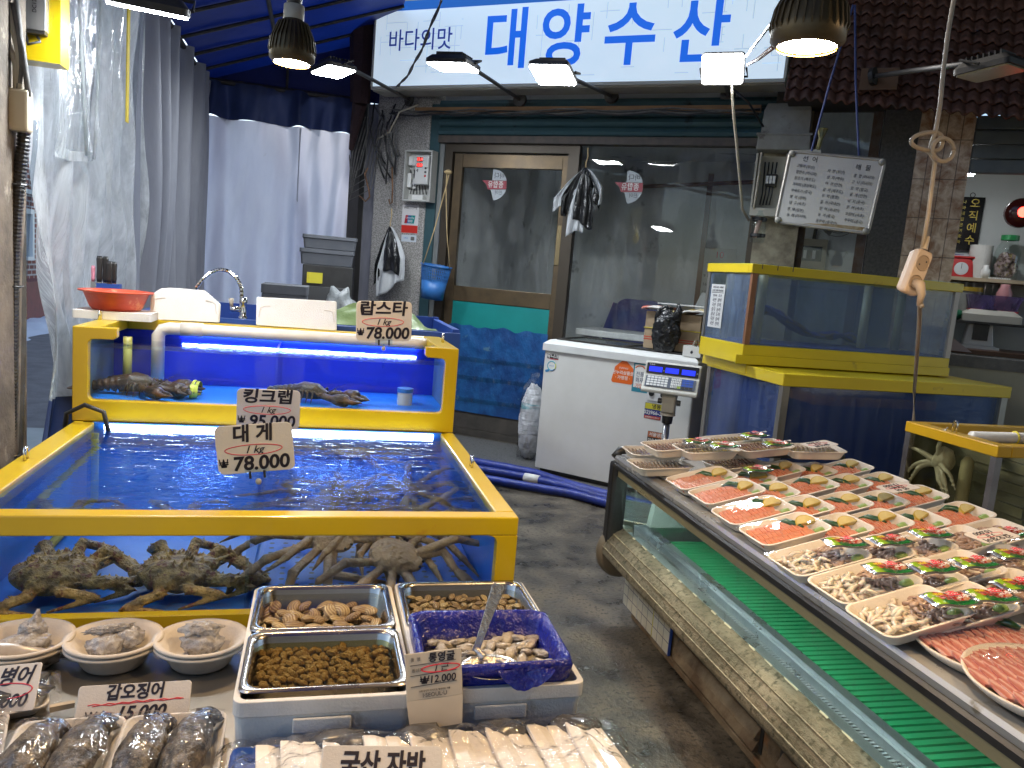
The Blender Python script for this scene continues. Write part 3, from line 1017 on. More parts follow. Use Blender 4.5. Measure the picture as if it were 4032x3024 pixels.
def bulb(label, c, dia):
    t = thing('warm_lamp', label, 'lamp', loc=c)
    r = dia / 2
    prof = [(r * .80, .0), (r * .99, .012), (r, .035), (r * .93, .06), (r * .62, .105), (r * .42, .118)]
    MB().lathe(prof, 40).build('shade', mat('bronze_heatsink', (.10, .075, .035), (.07, .05, .025), scale=20, rough=.45, metal=.4), t, smooth=True)
    for k in range(30):
        a = 2 * pi * k / 30
        R = Matrix.Rotation(a, 4, 'Z')
        MB().prism([(r * .96, .02), (r * 1.06, .034), (r * .98, .065), (r * .66, .11), (r * .60, .104)], .0035, R @ Matrix(((1, 0, 0, 0), (0, 0, 1, -.0017), (0, 1, 0, 0), (0, 0, 0, 1)))).build('fin', mat('bronze_heatsink', (0, 0, 0)), t)
    MB().lathe([(r * .44, .114), (r * .46, .12), (r * .44, .155), (0, .157)], 24).build('collar', mat('ivory_porcelain', (.5, .46, .38), (.36, .32, .26), scale=20, rough=.5), t, smooth=True)
    MB().lathe([(r * .30, .156), (r * .34, .17), (r * .34, .27), (.0, .28)], 20).build('socket', M_dark, t, smooth=True)
    MB().lathe([(0, .004), (r * .80, .006)], 32).build('lens', M_warm, t)
    MB().tube([(0, 0, .28), (.01, 0, .6), (.0, .02, 1.1)], .004, 6).build('flex', M_cable, t)
    return t


bulb('warm bulb in finned holder hanging below the blue awning', oy(P(1, 1815, 398), 2.35), .125)
bulb('large warm bulb in finned holder hanging before the sign end', oy(P(3, 858, 302), 1.30), .132)
bulb('warm bulb hanging over the front table of seafood packs', V((-.62, 1.15, 1.95)), .125)
bulb('warm bulb hanging over the round plates of sashimi', V((1.5, .85, 1.95)), .125)

# cables
cb = thing('cable_bundle', 'tangle of dark cables drooping down the granite pillar', 'cables', M=FM)
rc = random.Random(5)
for k in range(9):
    s0, z0 = rc.uniform(-.95, -.62), rc.uniform(2.45, 2.62)
    pts = []
    zb = rc.uniform(1.95, 2.25)
    sb = rc.uniform(-.78, -.62)
    for i in range(9):
        q = i / 8
        pts.append((s0 + (sb - s0) * q + .03 * sin(q * 5 + k), -.03 - .09 * sin(pi * q) * rc.uniform(.6, 1), z0 + (zb - z0) * q))
    MB().tube(pts, .0065, 6).build('cable', M_cable if k % 3 else M_greycable, cb, smooth=True)
for k in range(5):
    s0 = -1.08 + .03 * k
    MB().tube([(s0, .0, 2.5), (s0 - .06, -.03, 2.2), (s0 - .02 - .03 * k, -.05, 2.02 - .05 * k), (s0 + .06, -.04, 2.08 - .04 * k), (s0 + .1, 0, 2.4)], .005, 6).build('loop', M_greycable, cb, smooth=True)
cs = thing('cable_run', 'black and grey cables sagging along the batten under the sign', 'cables', M=FM)
for k in range(4):
    pts = [(-.7 + 2.8 * i / 24, -.115 - .01 * k, 2.53 - .012 * k - .02 * abs(sin(i * (.5 + .13 * k) + k))) for i in range(25)]
    MB().tube(pts, .006, 6).build('cable', M_cable if k % 2 else M_greycable, cs, smooth=True)
MB().tube([(-.45, -.13, 2.56), (-.6, -.16, 2.5), (-.72, -.1, 2.36), (-.85, -.08, 2.3)], .007, 6).build('cable', mat('ivory_cable', (.5, .45, .36), rough=.5), cs, smooth=True)
wr = thing('sloping_wire', 'twisted pair of wires running from above down past the sign letters', 'cable')
a_, b__ = fp(P(2, 690, 0), .9), fp(P(2, 395, 560), .3)
for k in range(2):
    MB().tube([a_ + (b__ - a_) * q + V((.008 * sin(q * 20 + k * 2), .01 * k, -.10 * sin(pi * q))) for q in [i / 16 for i in range(17)]], .006, 6).build('wire', M_greycable, wr, smooth=True)
wr2 = thing('lamp_wire', 'black wire running from the lamp holder to the outward floodlight', 'cable')
MB().tube([oy(P(3, 770, 0), 1.5), oy(P(3, 620, 170), 2.2), fp(P(3, 480, 355), .95)], .006, 6).build('wire', M_cable, wr2)
MB().tube([oy(P(3, 655, 290), 1.6), oy(P(3, 560, 365), 2.2), fp(P(3, 490, 405), .95)], .006, 6).build('wire', mat('brown_conduit', (0, 0, 0)), wr2)
# small hooks
for lab, pl in (('rusty iron hook hanging beside the grey post', [(2, 235, 1045), (2, 215, 1080), (2, 240, 1180), (2, 245, 1225), (2, 220, 1252), (2, 185, 1220)]), ('rusty iron hook hanging over the granite pillar', [(2, 385, 1040), (2, 388, 1180), (2, 385, 1262), (2, 372, 1268), (2, 366, 1240)])):
    t = thing('iron_hook', lab, 'hook')
    MB().tube([fp(P(*q), .06) for q in pl], .007, 7).build('hook', M_rust, t, smooth=True)

# dark steel post and grey side panel left of the pillar
pt = thing('steel_post', 'black steel corner post beside the white end curtain', 'post', M=FM)
bx('post', (-1.17, .02, 0), (-1.06, .12, 2.9), mat('black_steel', (.018, .017, .017), (.03, .027, .025), scale=10, rough=.5), pt)
bx('side_sheet', (-1.055, .09, 0), (-.925, .10, 2.62), mat('grey_side_sheet', (.27, .27, .31), (.22, .22, .26), scale=6, rough=.5, stretch=(6, 1, 1), trans=.2), pt)
tb_ = thing('net_beam', 'dark maroon netted beam sloping beside the sign', 'beam')
p0, p1 = fp(P(2, 215, -40), .32), fp(P(2, 185, 640), .18)
MB().tube([p0, p1], [.115, .075], 8).build('beam', mat('maroon_net', (.045, .02, .022), (.028, .014, .016), scale=60, rough=.85, bump=.4, bscale=120), tb_)
p2 = fp(P(2, 130, 930), .05)
MB().tube([p1, p2], [.06, .02], 8).build('net_tail', mat('maroon_net', (0, 0, 0)), tb_)

# ================================================================== PILLAR FITTINGS
def facbox(p_tl, p_br, off):
    a, b = fac(p_tl, off), fac(p_br, off)
    return a[0], b[0], b[1], a[1]


cbx = thing('control_box', 'open grey electric control box with red digit display on the pillar', 'electrical box', M=FM @ Matrix.Translation((-.455, .015, 1.835)))
_o = MB()
_o.box((-.125, -.09, 0), (-.113, 0, .395)).box((.113, -.09, 0), (.125, 0, .395)).box((-.113, -.09, 0), (.113, 0, .012)).box((-.113, -.09, .383), (.113, 0, .395)).box((-.113, -.012, .012), (.113, 0, .383))
_o.build('case', mat('pale_grey_case', (.50, .50, .48), (.42, .42, .40), scale=10, rough=.4), cbx)
bx('display_unit', (-.02, -.10, .13), (.10, -.03, .355), mat('light_grey_unit', (.58, .58, .57), rough=.4), cbx, bevel=.008)
for k, tx in enumerate(('12.4', '13.0')):
    w_ = bx('digit_window', (-.005, -.103, .305 - .045 * k), (.048, -.1005, .338 - .045 * k), mat('dark_red_window', (.10, .005, .008), rough=.2), cbx)
    text('digits', tx, .03, glow('red_digits', (1, .06, .05), 3), w_, M=XZ((.021, -.1035, .3215 - .045 * k)), bold=.01)
text('print', '4', .04, M_ink, cbx, M=XZ((.004, -.1006, .235)))
for k in range(3):
    MB().lathe([(0, .006), (.008, .005), (.009, 0)], 12, Matrix.Translation((.078, -.1005, .255 - .03 * k)) @ Matrix.Rotation(pi / 2, 4, 'X')).build('button', M_dark if k < 2 else mat('red_button', (.5, .05, .05), rough=.4), cbx)
for k in range(2):
    bx('breaker', (-.105 + .042 * k, -.06, .28), (-.068 + .042 * k, -.013, .35), M_white, cbx, bevel=.003)
bx('relay', (-.108, -.06, .11), (-.075, -.013, .22), M_white, cbx, bevel=.003)
bx('relay', (-.065, -.05, .10), (-.035, -.013, .18), mat('light_grey_unit', (0, 0, 0)), cbx, bevel=.003)
bx('terminal', (-.05, -.07, .014), (.05, -.013, .05), M_white, cbx, bevel=.004)
for k in range(6):
    MB().tube([(-.09 + .03 * k, -.03, .06), (-.06 + .02 * k, -.05, .12 + .01 * k), (-.10 + .035 * k, -.03, .25)], .004, 5).build('wire', M_cable, cbx, smooth=True)

def sticker(name, label, M, w, h, m, r=.003, cat='sticker', th=.0012):
    t = thing(name, label, cat, M=M)
    MB().prism(rrect(w, h, r), th).build('sheet', m, t)
    return t


def XZm(s, z, y):
    return FM @ XZ((s, y, z))


s1 = sticker('card_sticker', 'white and red card payment welcome sticker below the control box', XZm(-.55, 1.70, .0185), .155, .225, mat('sticker_white', (.62, .60, .60), rough=.35), .006)
bx('red_base', (-.076, -.111, .0014), (.076, -.05, .002), mat('sticker_red', (.55, .03, .02), rough=.35), s1)
text('heading', 'WELCOME', .026, M_ink, s1, 0, .088, .0015)
for k, (c_, x_) in enumerate((((.42, .02, .03), -.03), ((.01, .10, .30), -.005), ((.0, .22, .22), .022))):
    MB().prism([(x_ - .022, -.035), (x_ + .018, -.035), (x_ + .028, .03), (x_ - .012, .03)], .0006, base=.0015 + .0007 * k).build('badge_stripe', mat('badge%d' % k, c_, rough=.35), s1)
text('badge_text', 'UnionPay', .021, M_white, s1, 0, .01, .0042, shear=.25)
text('badge_text', '银联', .024, M_white, s1, .004, -.018, .0042)
s2 = sticker('small_sticker', 'small pale blue card reader sticker under the welcome sticker', XZm(-.55, 1.545, .0185), .14, .055, mat('pale_blue_sticker', (.55, .60, .66), rough=.35))
text('print', '가맹점', .016, mat('blue_print', (.05, .2, .5), rough=.5), s2, -.03, .0, .0015)
MB().prism(rrect(.035, .03, .006), .0005, Matrix.Translation((.035, 0, .0013))).build('icon', M_greycable, s2)

# blue basket on a cord
bc = fp(P(5, 640, 150), .16)
bk = thing('hanging_basket', 'blue plastic basket hanging by a cord beside the door frame', 'basket', loc=(bc.x, bc.y, 1.085))
bk.rotation_euler = (radians(5), radians(4), 0)
M_bpl = mat('blue_plastic', (.035, .16, .44), (.03, .13, .38), scale=8, rough=.4)
MB().lathe([(0, .0), (.088, 0), (.10, .14), (.097, .14), (.085, .006), (0, .006)], 40).build('lower_bowl', M_bpl, bk, smooth=True)
lat = MB()
for k in range(44):
    a = 2 * pi * k / 44
    lat.tube([(.0995 * cos(a), .0995 * sin(a), .14), (.115 * cos(a), .115 * sin(a), .245)], .0026, 5)
for z_ in (.165, .19, .215):
    rr = .0995 + (z_ - .14) / .105 * .0155
    lat.tube([(rr * cos(2 * pi * i / 40), rr * sin(2 * pi * i / 40), z_) for i in range(40)], .0024, 5, closed=True)
lat.build('lattice', M_bpl, bk)
MB().lathe([(.112, .243), (.113, .262), (.126, .262), (.127, .256), (.118, .255), (.117, .243)], 40).build('rim', M_bpl, bk, smooth=True)
kn = V((-.02, .0, .86))
for sx in (-1, 1):
    MB().tube([(sx * .105, 0, .255), (sx * .05 + kn.x * .5, 0, .52), kn, (kn.x + .01 * sx, 0, .97)], .0045, 6).build('cord', mat('jute_cord', (.45, .33, .17), rough=.8), bk, smooth=True)
MB().blob(kn + V((0, 0, .11)), (.03, .02, .018), 2, .3, 3, 1).build('knot', mat('jute_cord', (0, 0, 0)), bk, smooth=True)

# carrier bags hung in bunches
M_bbag = mat('black_bag', (.008, .008, .009), (.016, .016, .017), scale=6, rough=.22, bump=.9, bscale=14, stretch=(1, 1, .6))
M_wbag = mat('white_bag', (.70, .72, .74), (.58, .60, .63), scale=6, rough=.3, bump=.9, bscale=16, trans=.3)


def bagbunch(label, top, sheets, h):
    t = thing('bag_bunch', label, 'bags', M=frame3(top, FU, (0, 0, 1)) @ Matrix.Translation((0, 0, 0)))
    MB().tube([(0, .14, 0), (.008, .08, .004), (-.004, .03, 0), (0, 0, 0)], .005, 6).build('tie', mat('jute_cord', (0, 0, 0)), t)
    for i, (x0, x1, y0, tilt, dep, m, fold_) in enumerate(sheets):
        def f(u, v, x0=x0, x1=x1, y0=y0, dep=dep, i=i, tilt=tilt, fold_=fold_):
            w = min(1, v * 1.6) ** .7
            x = (x0 + (x1 - x0) * u) * w + .004 * sin(u * 19 + i)
            y = y0 * v + tilt * (u - .5) * w + .012 * sin(u * 7 + i * 2) * v
            z = dep * (.4 + .6 * w) + fold_ * sin(u * 14 + i * 1.7 + v * 2) * w + .01 * noise.noise(V((u * 6, v * 5, i)))
            return (x, y, z)
        MB().grid(24, 24, f).build('bag', m, t, smooth=True, solid=.004)
    return t


bagbunch('bunch of black and white carrier bags hanging on the granite pillar', fp(P(2, 375, 1410), .14),
         [(-.12, -.075, -.44, .07, .0, M_bbag, .012), (-.10, .15, -.50, .16, .012, M_wbag, .014), (-.03, .125, -.355, -.03, .035, M_bbag, .006)], .5)
bagbunch('bunch of black and white carrier bags hanging before the shop window', fp(P(2, 1592, 1045), .14),
         [(-.22, -.06, -.26, .12, .0, M_wbag, .01), (-.16, -.075, -.33, .03, .02, M_bbag, .02), (-.11, .02, -.46, .04, .01, M_wbag, .016), (-.05, .10, -.40, -.07, .035, M_bbag, .012), (.02, .14, -.30, .1, .0, M_wbag, .014), (.0, .135, -.22, -.13, .02, M_bbag, .016)], .5)

# mirrored round decals on the panes
M_dec = mat('decal_white', (.46, .50, .53), rough=.5)
M_decr = mat('decal_red', (.36, .05, .07), rough=.5)
for lab, cs_, big in (('torn round red and white decal on the door pane', fac(P(2, 1015, 1150), -.1), 1), ('torn round red and white decal on the window pane', fac(P(2, 1850, 1165), -.095), 1)):
    t = thing('window_decal', lab, 'decal', M=FM @ XZ((cs_[0], .0995 if 'door' in lab else .0915, cs_[1])))
    R = .118
    arc = lambda a0, a1: [(R * cos(a0 + (a1 - a0) * i / 12), R * sin(a0 + (a1 - a0) * i / 12)) for i in range(13)]
    MB().prism(arc(radians(20), radians(95)) + [(-.012, .035), (R * .9, .035)], .0005).build('upper_piece', M_dec, t)
    MB().prism([(-.10, .033), (R * .955, .033), (R * .96, -.030), (-.045, -.036), (-.06, .0)], .0005).build('red_piece', M_decr, t)
    MB().prism(arc(radians(-85), radians(-18)) + [(R * .94, -.033), (-.02, -.037)], .0005).build('lower_piece', M_dec, t)
    text('lettering', '바다', .05, M_ink, t, .045, .068, .0007, mirror=True)
    text('lettering', '종합유', .058, M_white, t, .02, .0, .0007, bold=.01, mirror=True, sx=.85)
    text('lettering', '진어', .036, M_ink, t, .05, -.06, .0007, mirror=True)

# ================================================================== RIGHT OF THE WINDOW
mb = thing('meter_box', 'large weathered grey plastic meter box fixed to the plaster post', 'electrical box', M=FM @ Matrix.Translation((2.27, .015, 2.26)))
M_mgrey = mat('weathered_grey', (.30, .30, .27), (.22, .21, .19), scale=7, rough=.6, c3=(.14, .12, .10), s3=10, t3=.62)
MB().loft([[(x, y, z) for x, y in ((-w_, -d_), (w_, -d_), (w_, -.001), (-w_, -.001))] for z, w_, d_ in ((0, .165, .15), (.10, .16, .16), (.102, .15, .145), (.25, .145, .13), (.30, .13, .11))]).build('case', M_mgrey, mb, bevel=.012)
bx('lip', (-.172, -.165, .088), (.172, .0, .104), M_mgrey, mb, bevel=.004)
MB().box((-.08, -.10, .301), (.10, -.0, .40)).build('duct', mat('dark_lintel', (0, 0, 0)), mb)
ep = thing('fuse_cabinet', 'open white fuse cabinet with breakers under the meter box', 'electrical box', M=FM @ Matrix.Translation((2.21, .015, 1.84)))
_o = MB()
_o.box((-.10, -.13, 0), (-.088, 0, .40)).box((.088, -.13, 0), (.10, 0, .40)).box((-.088, -.13, 0), (.088, 0, .05)).box((-.088, -.012, .05), (.088, 0, .40))
_o.build('case', mat('ivory_case', (.52, .50, .42), (.44, .42, .35), scale=9, rough=.5), ep)
bx('breaker_row', (-.03, -.06, .20), (.04, -.013, .28), M_dark, ep, bevel=.004)
for k in range(3):
    bx('breaker', (-.028 + .022 * k, -.075, .215), (-.012 + .022 * k, -.061, .265), M_white, ep)
MB().box((-.006, -.006, 0), (.006, .3, .42)).build('lid', mat('ivory_case', (0, 0, 0)), ep) if False else None
ld = MB().box((.0, -.007, 0), (.20, .0, .44))
bmesh.ops.transform(ld.bm, matrix=Matrix.Translation((.10, -.13, -.02)) @ Matrix.Rotation(radians(-12), 4, 'Z'), verts=ld.bm.verts[:])
ld.build('lid', mat('ivory_case', (0, 0, 0)), ep)
for k in range(4):
    MB().tube([(-.05 + .02 * k, -.04, .08), (-.04 + .02 * k, -.06, .15), (-.05 + .025 * k, -.03, .36)], .005, 5).build('wire', M_cable, ep, smooth=True)
# taped bottle covering a plug joint
bp_ = fp(P(3, 560, 1420), .35)
t = thing('taped_bottle', 'clear bottle bound with black tape hanging on two cables', 'bottle', loc=(bp_.x, bp_.y, bp_.z - .09))
MB().lathe([(0, 0), (.04, 0), (.045, .015), (.045, .13), (.03, .165), (.014, .185), (.014, .2)], 20).build('shell', glass('bottle_pet', (.88, .92, .92), ior=1.6, rough=.05, bump=.6, bscale=30, dirt_haze=.2, dcol=(.7, .7, .7)), t, smooth=True)
for z_ in (.035, .135):
    MB().lathe([(.0465, z_), (.0475, z_ + .002), (.0475, z_ + .018), (.0465, z_ + .02)], 20).build('tape', M_black, t)
MB().tube([(-.02, 0, .03), (.0, .01, .1), (.01, 0, .16)], .014, 8).build('plug_joint', mat('pinkish_plug', (.5, .3, .22), rough=.5), t)
wc = thing('lamp_cable', 'ivory cable hanging from the outward floodlight down to the taped bottle', 'cable')
cp = [fp(P(3, *q), .95 - .6 * i / 5) for i, q in enumerate(((395, 530), (405, 700), (425, 900), (445, 1130), (460, 1300), (500, 1370)))]
MB().tube(cp, .008, 7).build('cable', mat('ivory_cable', (0, 0, 0)), wc, smooth=True)
MB().tube([fp(P(3, 580, 950), .2), fp(P(3, 560, 1100), .25), fp(P(3, 530, 1300), .33)], .007, 7).build('return_cable', mat('ivory_cable', (0, 0, 0)), wc, smooth=True)
MB().tube([fp(P(3, 405, 555), .3), fp(P(3, 500, 640), .25), fp(P(3, 590, 790), .12)], .007, 6).build('black_branch', M_cable, wc, smooth=True)

# hanging whiteboard
WBO = .75
TL, TR, BR, BL = [fp(P(3, *q), WBO) for q in ((738, 935), (1325, 1002), (1262, 1450), (688, 1388))]
cen = (TL + TR + BR + BL) / 4
uu = ((TR - TL) + (BR - BL)).normalized()
vv = ((TL - BL) + (TR - BR)).normalized()
wbw, wbh = ((TR - TL).length + (BR - BL).length) / 2, ((TL - BL).length + (TR - BR).length) / 2
wb = thing('whiteboard', 'white marker board with handwritten fish price list hanging on cords', 'whiteboard', M=frame3(cen, uu, vv))
MB().prism(rrect(wbw - .012, wbh - .012, .02), .012, base=-.012).build('panel', mat('board_white', (.60, .58, .56), (.55, .53, .51), scale=4, rough=.22), wb)
fo = rrect(wbw, wbh, .03, 6)
MB().tube([(x, y, -.004) for x, y in fo], .0095, 8, closed=True).build('frame', mat('aluminium_frame', (.45, .42, .38), (.36, .33, .30), scale=12, rough=.4, metal=.6), wb, smooth=True)
for sx in (-1, 1):
    for sy in (-1, 1):
        MB().blob((sx * (wbw / 2 - .012), sy * (wbh / 2 - .012), .0), (.02, .02, .013), 2, .05, 2, 1).build('corner_cap', M_mgrey, wb, smooth=True)
hand = dict(bold=-.004, shear=.12)
fs = wbh * .075
text('heading', '선  어', fs * 1.15, M_ink, wb, -wbw * .27, wbh * .415, .0012)
text('heading', '해  물', fs * 1.15, M_ink, wb, wbw * .30, wbh * .37, .0012)
c1_ = ['고등어 (부산)', '임연수 (러시아)', '참조기 (제주도)', '가자미 (경상북도)', '부세조기 (중국)', '병  어 (강화)', '대  구 (속초)', '생  태 (일본)', '동  태 (러시아)']
c2_ = ['자  반 (부산)', '삼  치 (여수)', '아  귀 (인천)', '갈  치 (제주도)', '우  럭 (통영)', '홍  어 (국내산)', '민  어 (국내산)', '농  어 (중국)', '돔우럭 (중국산)']
c3_ = ['홍  합 (러시아)', '고  니 (러시아)', '꼬  막 (벌교)', '꽃  게 (인천)', '낙  지 (중국)', '문  어 (속초)', '오징어 (속초)', '쭈꾸미 (중국)']
for col_, x_, y0_ in ((c1_, -wbw * .40, .315), (c2_, -wbw * .065, .285), (c3_, wbw * .215, .255)):
    for k, ln in enumerate(col_):
        text('handwriting', ln, fs * .72, M_ink, wb, x_ + RND.uniform(-.004, .004), wbh * (y0_ - .087 * k), .0012, align='LEFT', rot=RND.uniform(-.04, .01), sx=.82, **hand)
MB().prism([(-wbw * .2, -wbh * .47), (wbw * .45, -wbh * .47), (wbw * .46, -wbh * .42), (wbw * .1, -wbh * .43)], .0006, base=.0003).build('brown_stain', mat('brown_stain', (.26, .17, .07), (.40, .33, .22), scale=30, rough=.6), wb)
for (px_, top_) in (((3, 890, 940), (3, 1150, 30)), ((3, 1185, 968), (3, 1160, 30))):
    a_, b__ = fp(P(*px_), WBO), fp(P(*top_), WBO + .15)
    MB().tube([a_, a_ + (b__ - a_) * .5 + V((.0, .01, 0)), b__], .006, 6).build('cord', mat('blue_cord', (.04, .06, .18), rough=.8), wb, world=True)
MB().tube([fp(P(3, 930, 930), WBO), fp(P(3, 950, 860), WBO), fp(P(3, 960, 800), WBO)], [.012, .012, .03], 7).build('old_tie', mat('old_string', (.22, .20, .08), (.12, .13, .08), scale=40, rough=.8), wb, world=True)
# ================================================================== LEFT TANKS
TX0, TX1, TY0, TY1, TZ = -.775, .521, 1.814, 2.82, .70
TB = .415  # table top / tank base
def real_water(name, tint):
    m, nt, out = _new(name)
    g = nt.nodes.new('ShaderNodeBsdfGlass')
    g.inputs['IOR'].default_value = 1.33
    g.inputs['Color'].default_value = (*tint, 1)
    g.inputs['Roughness'].default_value = .0
    tp = nt.nodes.new('ShaderNodeBsdfTransparent')
    tp.inputs['Color'].default_value = (*tint, 1)
    mx = nt.nodes.new('ShaderNodeMixShader')
    mx.inputs[0].default_value = .76
    h = _noise(nt, _coord(nt, (1, 1.8, 1)), 15, 3, .5, .6)
    bp = nt.nodes.new('ShaderNodeBump')
    bp.inputs['Strength'].default_value = .8
    bp.inputs['Distance'].default_value = .0042
    nt.links.new(h, bp.inputs['Height'])
    nt.links.new(bp.outputs[0], g.inputs['Normal'])
    nt.links.new(tp.outputs[0], mx.inputs[1])
    nt.links.new(g.outputs[0], mx.inputs[2])
    nt.links.new(mx.outputs[0], out.inputs['Surface'])
    return m


M_water = real_water('tank_water', (.68, .84, 1.0))
M_water2 = glass('calm_water', (.86, .92, .98), ior=1.33, rough=.0, bump=.15, bscale=22, bdist=.004, stretch=(1, 2, 1))
M_tglass = glass('tank_glass', (.92, .96, .98), ior=1.45, dirt_haze=.06, dcol=(.6, .65, .7), dscale=(9, 9, 4), dlo=.5, dhi=.85)
M_strip = glow('led_strip_white', (.78, .88, 1.0), 7)
M_strip2 = glow('led_strip_blue', (.25, .42, 1.0), 30)
M_diode = glow('led_diode', (.9, .96, 1.0), 14)

ct = thing('crab_tank', 'low yellow framed tank of blue water holding live crabs', 'fish tank', loc=(0, 0, TB))
Z = lambda z: z - TB


def U_eye(name, parent, p, axis='y', world=True, h=.035):
    a = V((0, .011, 0)) if axis == 'y' else V((.011, 0, 0))
    p = V(p)
    MB().tube([p - a, p - a + V((0, 0, h * .7)), p - a * .6 + V((0, 0, h)), p + a * .6 + V((0, 0, h)), p + a + V((0, 0, h * .7)), p + a], .0042, 8).build(name, M_chrome, parent, world=world, smooth=True)


rim = MB()
rw = .05
rim.box((TX0, TY0, Z(.652)), (TX1, TY0 + rw, Z(TZ)))
rim.box((TX1 - rw, TY0 + rw, Z(.652)), (TX1, TY1, Z(TZ)))
rim.box((TX0, TY0 + rw, Z(.652)), (TX0 + .066, TY1, Z(TZ)))
rim.build('top_rim', M_yellow, ct, bevel=.004)
# front frame: posts with rounded inner corners
fr_ = [(TX1, Z(.652)), (TX1, Z(.425)), (TX0, Z(.425)), (TX0, Z(.652)), (TX0 + .045, Z(.652)), (TX0 + .045, Z(.46))]
fr_ += [(TX1 - .075, Z(.46)), (TX1 - .052, Z(.482))] + [(TX1 - .052 - .022 * (1 - cos(a)), Z(.63) + .022 * sin(a)) for a in [pi / 2 * i / 5 for i in range(6)]]
MB().prism(fr_, .03, Matrix(((1, 0, 0, 0), (0, 0, 1, TY0), (0, 1, 0, 0), (0, 0, 0, 1)))).build('front_frame', M_yellow, ct, bevel=.0025)
bx('side_frame', (TX1 - .025, TY0 + .03, Z(.425)), (TX1, TY1, Z(.652)), M_yellow, ct)
bx('front_glass', (TX0 + .03, TY0 + .031, Z(.43)), (TX1 - .03, TY0 + .039, Z(.68)), M_tglass, ct)
it = MB()
it.box((TX0 + .03, TY0 + .04, Z(.435)), (TX1 - .03, TY1 - .02, Z(.445)))
it.build('floor_panel', M_blue, ct)
bx('back_panel', (TX0 + .03, TY1 - .02, Z(.445)), (TX1 - .03, TY1 - .005, Z(.70)), M_blue, ct)
bx('left_panel', (TX0 + .03, TY0 + .04, Z(.445)), (TX0 + .045, TY1 - .02, Z(.67)), M_blue, ct)
bx('right_panel', (TX1 - .045, TY0 + .04, Z(.445)), (TX1 - .03, TY1 - .02, Z(.67)), M_blue, ct)
DX = oy(P(7, 1540, 400), TY0 + .05).x
bx('divider', (DX - .004, TY0 + .04, Z(.445)), (DX + .004, TY1 - .03, Z(.655)), glass('acrylic', (.82, .90, .96), ior=1.5), ct)


def perf():
    m, nt, out = _new('perforated_blue')
    b = nt.nodes.new('ShaderNodeBsdfPrincipled')
    tc = nt.nodes.new('ShaderNodeTexCoord')
    mp = nt.nodes.new('ShaderNodeMapping')
    mp.inputs['Scale'].default_value = (26, 26, 26)
    nt.links.new(tc.outputs['Object'], mp.inputs['Vector'])
    fr2 = nt.nodes.new('ShaderNodeVectorMath')
    fr2.operation = 'FRACTION'
    nt.links.new(mp.outputs[0], fr2.inputs[0])
    sb = nt.nodes.new('ShaderNodeVectorMath')
    sb.operation = 'SUBTRACT'
    sb.inputs[1].default_value = (.5, .5, 0)
    nt.links.new(fr2.outputs[0], sb.inputs[0])
    mk = nt.nodes.new('ShaderNodeVectorMath')
    mk.operation = 'MULTIPLY'
    mk.inputs[1].default_value = (1, 1, 0)
    nt.links.new(sb.outputs[0], mk.inputs[0])
    ln = nt.nodes.new('ShaderNodeVectorMath')
    ln.operation = 'LENGTH'
    nt.links.new(mk.outputs[0], ln.inputs[0])
    c = _ramp(nt, ln.outputs['Value'], [(.18, (.004, .012, .05)), (.20, (.015, .11, .58))])
    nt.links.new(c, b.inputs['Base Color'])
    b.inputs['Roughness'].default_value = .4
    nt.links.new(b.outputs[0], out.inputs['Surface'])
    return m


bx('perforated_floor', (DX + .01, TY0 + .05, Z(.455)), (TX1 - .05, TY1 - .08, Z(.461)), perf(), ct)
MB().grid(2, 2, lambda u, v: (TX0 + .045 + (TX1 - TX0 - .09) * u, TY0 + .041 + (TY1 - TY0 - .062) * v, Z(.688))).build('water', M_water, ct)
bx('light_strip', (TX0 + .10, TY1 - .034, Z(.672)), (TX1 - .08, TY1 - .026, Z(.6975)), M_strip, ct)
dd = MB()
for k in range(100):
    x_ = TX0 + .10 + k * .0112
    dd.box((x_, TY1 - .0365, Z(.686)), (x_ + .004, TY1 - .0345, Z(.6955)))
tag(dd.build('diodes', M_diode, ct), kind='stuff')
MB().tube([(TX0 + .09, TY0 + .3, Z(.46)), (TX0 + .09, TY1 - .1, Z(.46)), (TX0 + .09, TY1 - .1, Z(.66))], .012, 8).build('refraction_tube', mat('yellowed_tube', (.42, .40, .10), rough=.4), ct, smooth=True)  # added tube stands in for the tank edge refracted through the water
U_eye('lifting_eye', ct, hz(P(5, 878, 1325), TZ))
U_eye('lifting_eye', ct, hz(P(4, 162, 1280), TZ))
MB().tube([V((-.80, 2.80, Z(.64))), V((-.79, 2.79, Z(.73))), V((-.73, 2.77, Z(.765))), V((-.67, 2.76, Z(.745))), V((-.65, 2.75, Z(.67)))], .008, 8).build('power_lead', M_cable, ct, smooth=True)

# steel stand under the tanks
sd = thing('tank_stand', 'steel stand carrying the crab tank and the lobster tank', 'stand', loc=(0, 0, 0))
bx('shelf', (TX0 + .01, TY0 + .02, .36), (TX1 - .01, 3.28, TB - .001), M_steel, sd)
for x_ in (TX0 + .03, TX1 - .08):
    for y_ in (TY0 + .05, 3.2):
        bx('leg', (x_, y_, 0), (x_ + .05, y_ + .05, .36), M_steel, sd)
bx('rear_riser', (TX0 + .02, TY1 + .02, TB), (TX1 - .02, 3.26, .698), M_yellow, sd)

